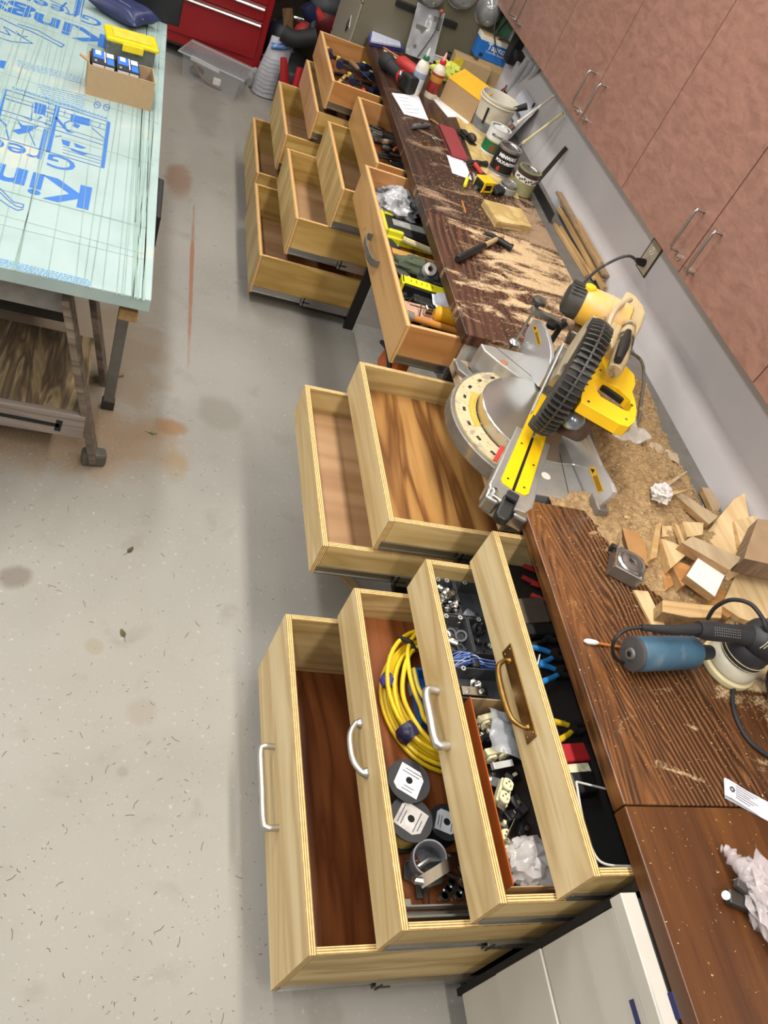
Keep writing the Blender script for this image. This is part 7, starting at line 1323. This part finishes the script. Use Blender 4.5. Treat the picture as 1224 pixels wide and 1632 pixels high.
# ================================================================ SAWDUST, CHIPS, FLOOR DEBRIS
ts = NT('sawdust', .95); n = ts.noise(ts.co(), 60., 6, .5, rough=.7); n2 = ts.noise(ts.co(), 9., 4); n3 = ts.noise(ts.co(), 260., 3)
c = ts.ramp(n, [(.3, '#6b5236'), (.45, '#957852'), (.6, '#b1946c'), (.8, '#c8ad86')]); c = ts.mix(ts.math('MULTIPLY', ts.step(n2, .4, .65), .3), c, '#94764f'); c = ts.mix(ts.math('MULTIPLY', ts.step(n3, .62, .72), .5), c, '#dcc7a3')
ts.color(c); ts.bump(ts.math('ADD', n, ts.math('MULTIPLY', n3, .5)), .8, .006); SAWM = ts.m
def sst(a, b, x): t = max(0, min(1, (x - a) / (b - a))); return t * t * (3 - 2 * t)
def heap(x, y):
    base = .8085 if y > 1.433 and y < 2.187 and x < .642 else (.9052 if x > .642 else .9105)
    h = -.01
    ex = sst(.30, .40, x) * (1 - sst(.655, .775, x + .03 * mnoise.noise(V((0, y * 6, 0))))); ey = sst(1.40, 1.50, y) * (1 - sst(2.05, 2.22, y))
    h = max(h, .8085 + .125 * ex * ey + .05 * math.exp(-((x - .60) / .10) ** 2 - ((y - 2.08) / .16) ** 2) + .03 * math.exp(-((x - .50) / .12) ** 2 - ((y - 1.62) / .16) ** 2) if x < .80 and 1.40 < y < 2.25 else -.01)
    lo = .9105 + .030 * sst(1.02, 1.40, y) * (1 - sst(1.42, 1.5, y) * 0) * sst(.16 + .35 * (1.43 - y), .40 + .3 * (1.43 - y), x) * (1 - sst(.70, .78, x)) * (1 if y < 1.5 else 0) - .003
    h = max(h, lo if y < 1.5 else -.01)
    nz = .012 * mnoise.noise(V((x * 22, y * 22, 1))) + .006 * mnoise.noise(V((x * 60, y * 60, 4))) + .003 * mnoise.noise(V((x * 150, y * 150, 4)))
    return h + nz * (1 if h > base + .006 else .25), base
mb = MB(); NX, NY = 110, 220; x0, x1, y0, y1 = .10, XW - .004, .98, 2.26
hs = [[heap(x0 + (x1 - x0) * i / NX, y0 + (y1 - y0) * j / NY) for i in range(NX + 1)] for j in range(NY + 1)]
vs = [(x0 + (x1 - x0) * i / NX, y0 + (y1 - y0) * j / NY, max(hs[j][i][0], hs[j][i][1] - .012)) for j in range(NY + 1) for i in range(NX + 1)]
fs = []
for j in range(NY):
    for i in range(NX):
        if max(hs[j][i][0] - hs[j][i][1], hs[j + 1][i + 1][0] - hs[j + 1][i + 1][1], hs[j + 1][i][0] - hs[j + 1][i][1], hs[j][i + 1][0] - hs[j][i + 1][1]) > -.002:
            a = j * (NX + 1) + i; fs.append((a, a + 1, a + NX + 2, a + NX + 1))
mb.add(vs, fs)
one('sawdust_heap', 'heap of tan sawdust between the mitre saw, the wall and the offcuts', 'sawdust', mb, SAWM, (.5, 1.8, .81), smooth=True, kind='stuff')
def chips(name, label, cat, pts, m, zf, smin, smax, long=1.6, flat=.35):
    mb = MB(); rr = random.Random(len(pts))
    for (x, y) in pts:
        s = rr.uniform(smin, smax); a = rr.uniform(0, PI); L = s * rr.uniform(1, long); z = zf(x, y); u = V((math.cos(a), math.sin(a), rr.uniform(-.2, .2))) * L; v = V((-math.sin(a), math.cos(a), rr.uniform(-.2, .2))) * s * .5
        p = V((x, y, z)); mb.add([p - u - v, p + u - v, p + u * .8 + v, p + V((0, 0, s * flat + .0004))], [(0, 1, 3), (1, 2, 3), (2, 0, 3), (0, 2, 1)])
    c = pts[0]; one(name, label, cat, mb, m, (c[0], c[1], zf(*c)), kind='stuff')
rn = random.Random(21); CH = [mat('#cdb083', .9, 0, .2), mat('#b3925f', .9, 0, .2)]
P_ = []
while len(P_) < 5200:
    x, y = rn.uniform(.02, .63), rn.uniform(2.2, 4.3)
    if rn.random() < sst(.02, .5, x) * (1 - sst(3.0, 4.0, y)) + .05: P_.append((x, y))
chips('sawdust', 'fine sawdust and chips scattered over the far worktop by the claw hammer', 'sawdust', P_, CH[0], lambda x, y: ZC + .0004, .0010, .0032)
P_ = [(rn.uniform(.645, .78), rn.uniform(.9, 3.5)) for k in range(900)]
chips('sawdust', 'sparse chips on the grey ledge along the wall', 'sawdust', P_, CH[1], lambda x, y: .9044, .0010, .003)
P_ = []
while len(P_) < 1500:
    x, y = rn.uniform(.01, .63), rn.uniform(-.1, 1.42)
    if rn.random() < .06 + sst(.0, 1.6, y) * (.15 + .85 * sst(.1, .5, x + .3 * (y - 1))) * .7: P_.append((x, y))
chips('sawdust', 'pale specks of sawdust over the near oak worktop', 'sawdust', P_, CH[0], lambda x, y: ZC + .0004, .0008, .0022)
P_ = []
while len(P_) < 2600:
    x, y = rn.uniform(.3, .74), rn.uniform(1.1, 2.2); h, b = heap(x, y)
    if h > b: P_.append((x, y))
chips('sawdust', 'coarser chips lying on top of the tan sawdust heap', 'sawdust', P_, CH[0], lambda x, y: heap(x, y)[0] + .001, .0015, .0045, 2.2, .5)
P_ = [(rn.gauss(K.x, .2), rn.gauss(K.y, .25)) for k in range(1500)]; P_ = [p for p in P_ if .19 ** 2 < (p[0] - K.x) ** 2 + (p[1] - K.y) ** 2 < .275 ** 2 and p[0] < .1]
chips('sawdust', 'sawdust caked on the mitre scale ring of the saw', 'sawdust', P_, CH[0], lambda x, y: .8668, .001, .004)
P_ = []
for (px, py, s, k) in ((160, 715, .06, 260), (60, 715, .10, 420), (165, 660, .05, 200), (270, 540, .3, 120), (20, 720, .10, 200)):
    q = at(px, py, z=0)
    for i in range(k): P_.append((q.x + rn.gauss(0, s * 1.3), q.y + rn.gauss(0, s)))
chips('sawdust', 'sawdust sprinkled on the floor around the wooden stand foot', 'sawdust', P_, mat('#b59a72', .9, 0, .2), lambda x, y: .0004, .0010, .0035)
P_ = []
for k in range(1500):
    q = at(rn.uniform(-20, 470), rn.uniform(250, 1640), z=0); P_.append((q.x, q.y))
chips('floor_debris', 'tiny dark crumbs and splinters scattered on the concrete floor', 'debris', P_[:900], mat('#4e4334', .9, 0, .4), lambda x, y: .0003, .0006, .0022, 4., .2)
chips('floor_debris', 'tiny pale chips scattered on the concrete floor', 'debris', P_[900:], mat('#d3cbb8', .9, 0, .1), lambda x, y: .0003, .0008, .0022, 1.6, .3)
mb = MB()
for k in range(90):
    q = at(rn.uniform(0, 440), rn.uniform(300, 1640), z=.001); a = rn.uniform(0, PI); L = rn.uniform(.008, .03); u = V((math.cos(a), math.sin(a), 0)); w_ = V((-u.y, u.x, 0)) * rn.uniform(-.004, .004); mb.tube([q, q + u * L * .5 + w_, q + u * L], .0006, 4)
one('grass_blade', 'thin dry grass blades strewn over the floor', 'grass', mb, mat('#6d5f45', .9, 0, .3), at(200, 1000, z=0), kind='stuff')
LF = mat('#6f7440', .7, 0, .2)
for k, (px, py, lb) in enumerate(((243, 690, 'small green yellow leaf on the floor near the rust stain'), (207, 877, 'dry brown leaf bit in the middle of the floor'), (196, 1010, 'dark green curled leaf further down the floor'))):
    q = at(px, py, z=.002); t = thing('leaf', lb, 'leaf', (q.x, q.y, 0), k); m = [LF, mat('#4d4029', .8, 0, .3), mat('#55502c', .8, 0, .3)][k]
    part(t, 'blade', MB(t.M).add([(-.014, 0, .002), (-.004, -.008, .005), (.010, -.006, .002), (.018, 0, .006), (.010, .006, .002), (-.004, .008, .003), (0, 0, .001)], [(0, 1, 6), (1, 2, 6), (2, 3, 6), (3, 4, 6), (4, 5, 6), (5, 0, 6)]).add([(-.014, 0, .003), (-.004, -.008, .006), (.010, -.006, .003), (.018, 0, .007), (.010, .006, .003), (-.004, .008, .004), (0, 0, .002)], [(6, 1, 0), (6, 2, 1), (6, 3, 2), (6, 4, 3), (6, 5, 4), (6, 0, 5)]), m); part(t, 'stalk', MB(t.M).tube([(-.014, 0, .002), (-.030, .004, .001)], .0006, 5), m)
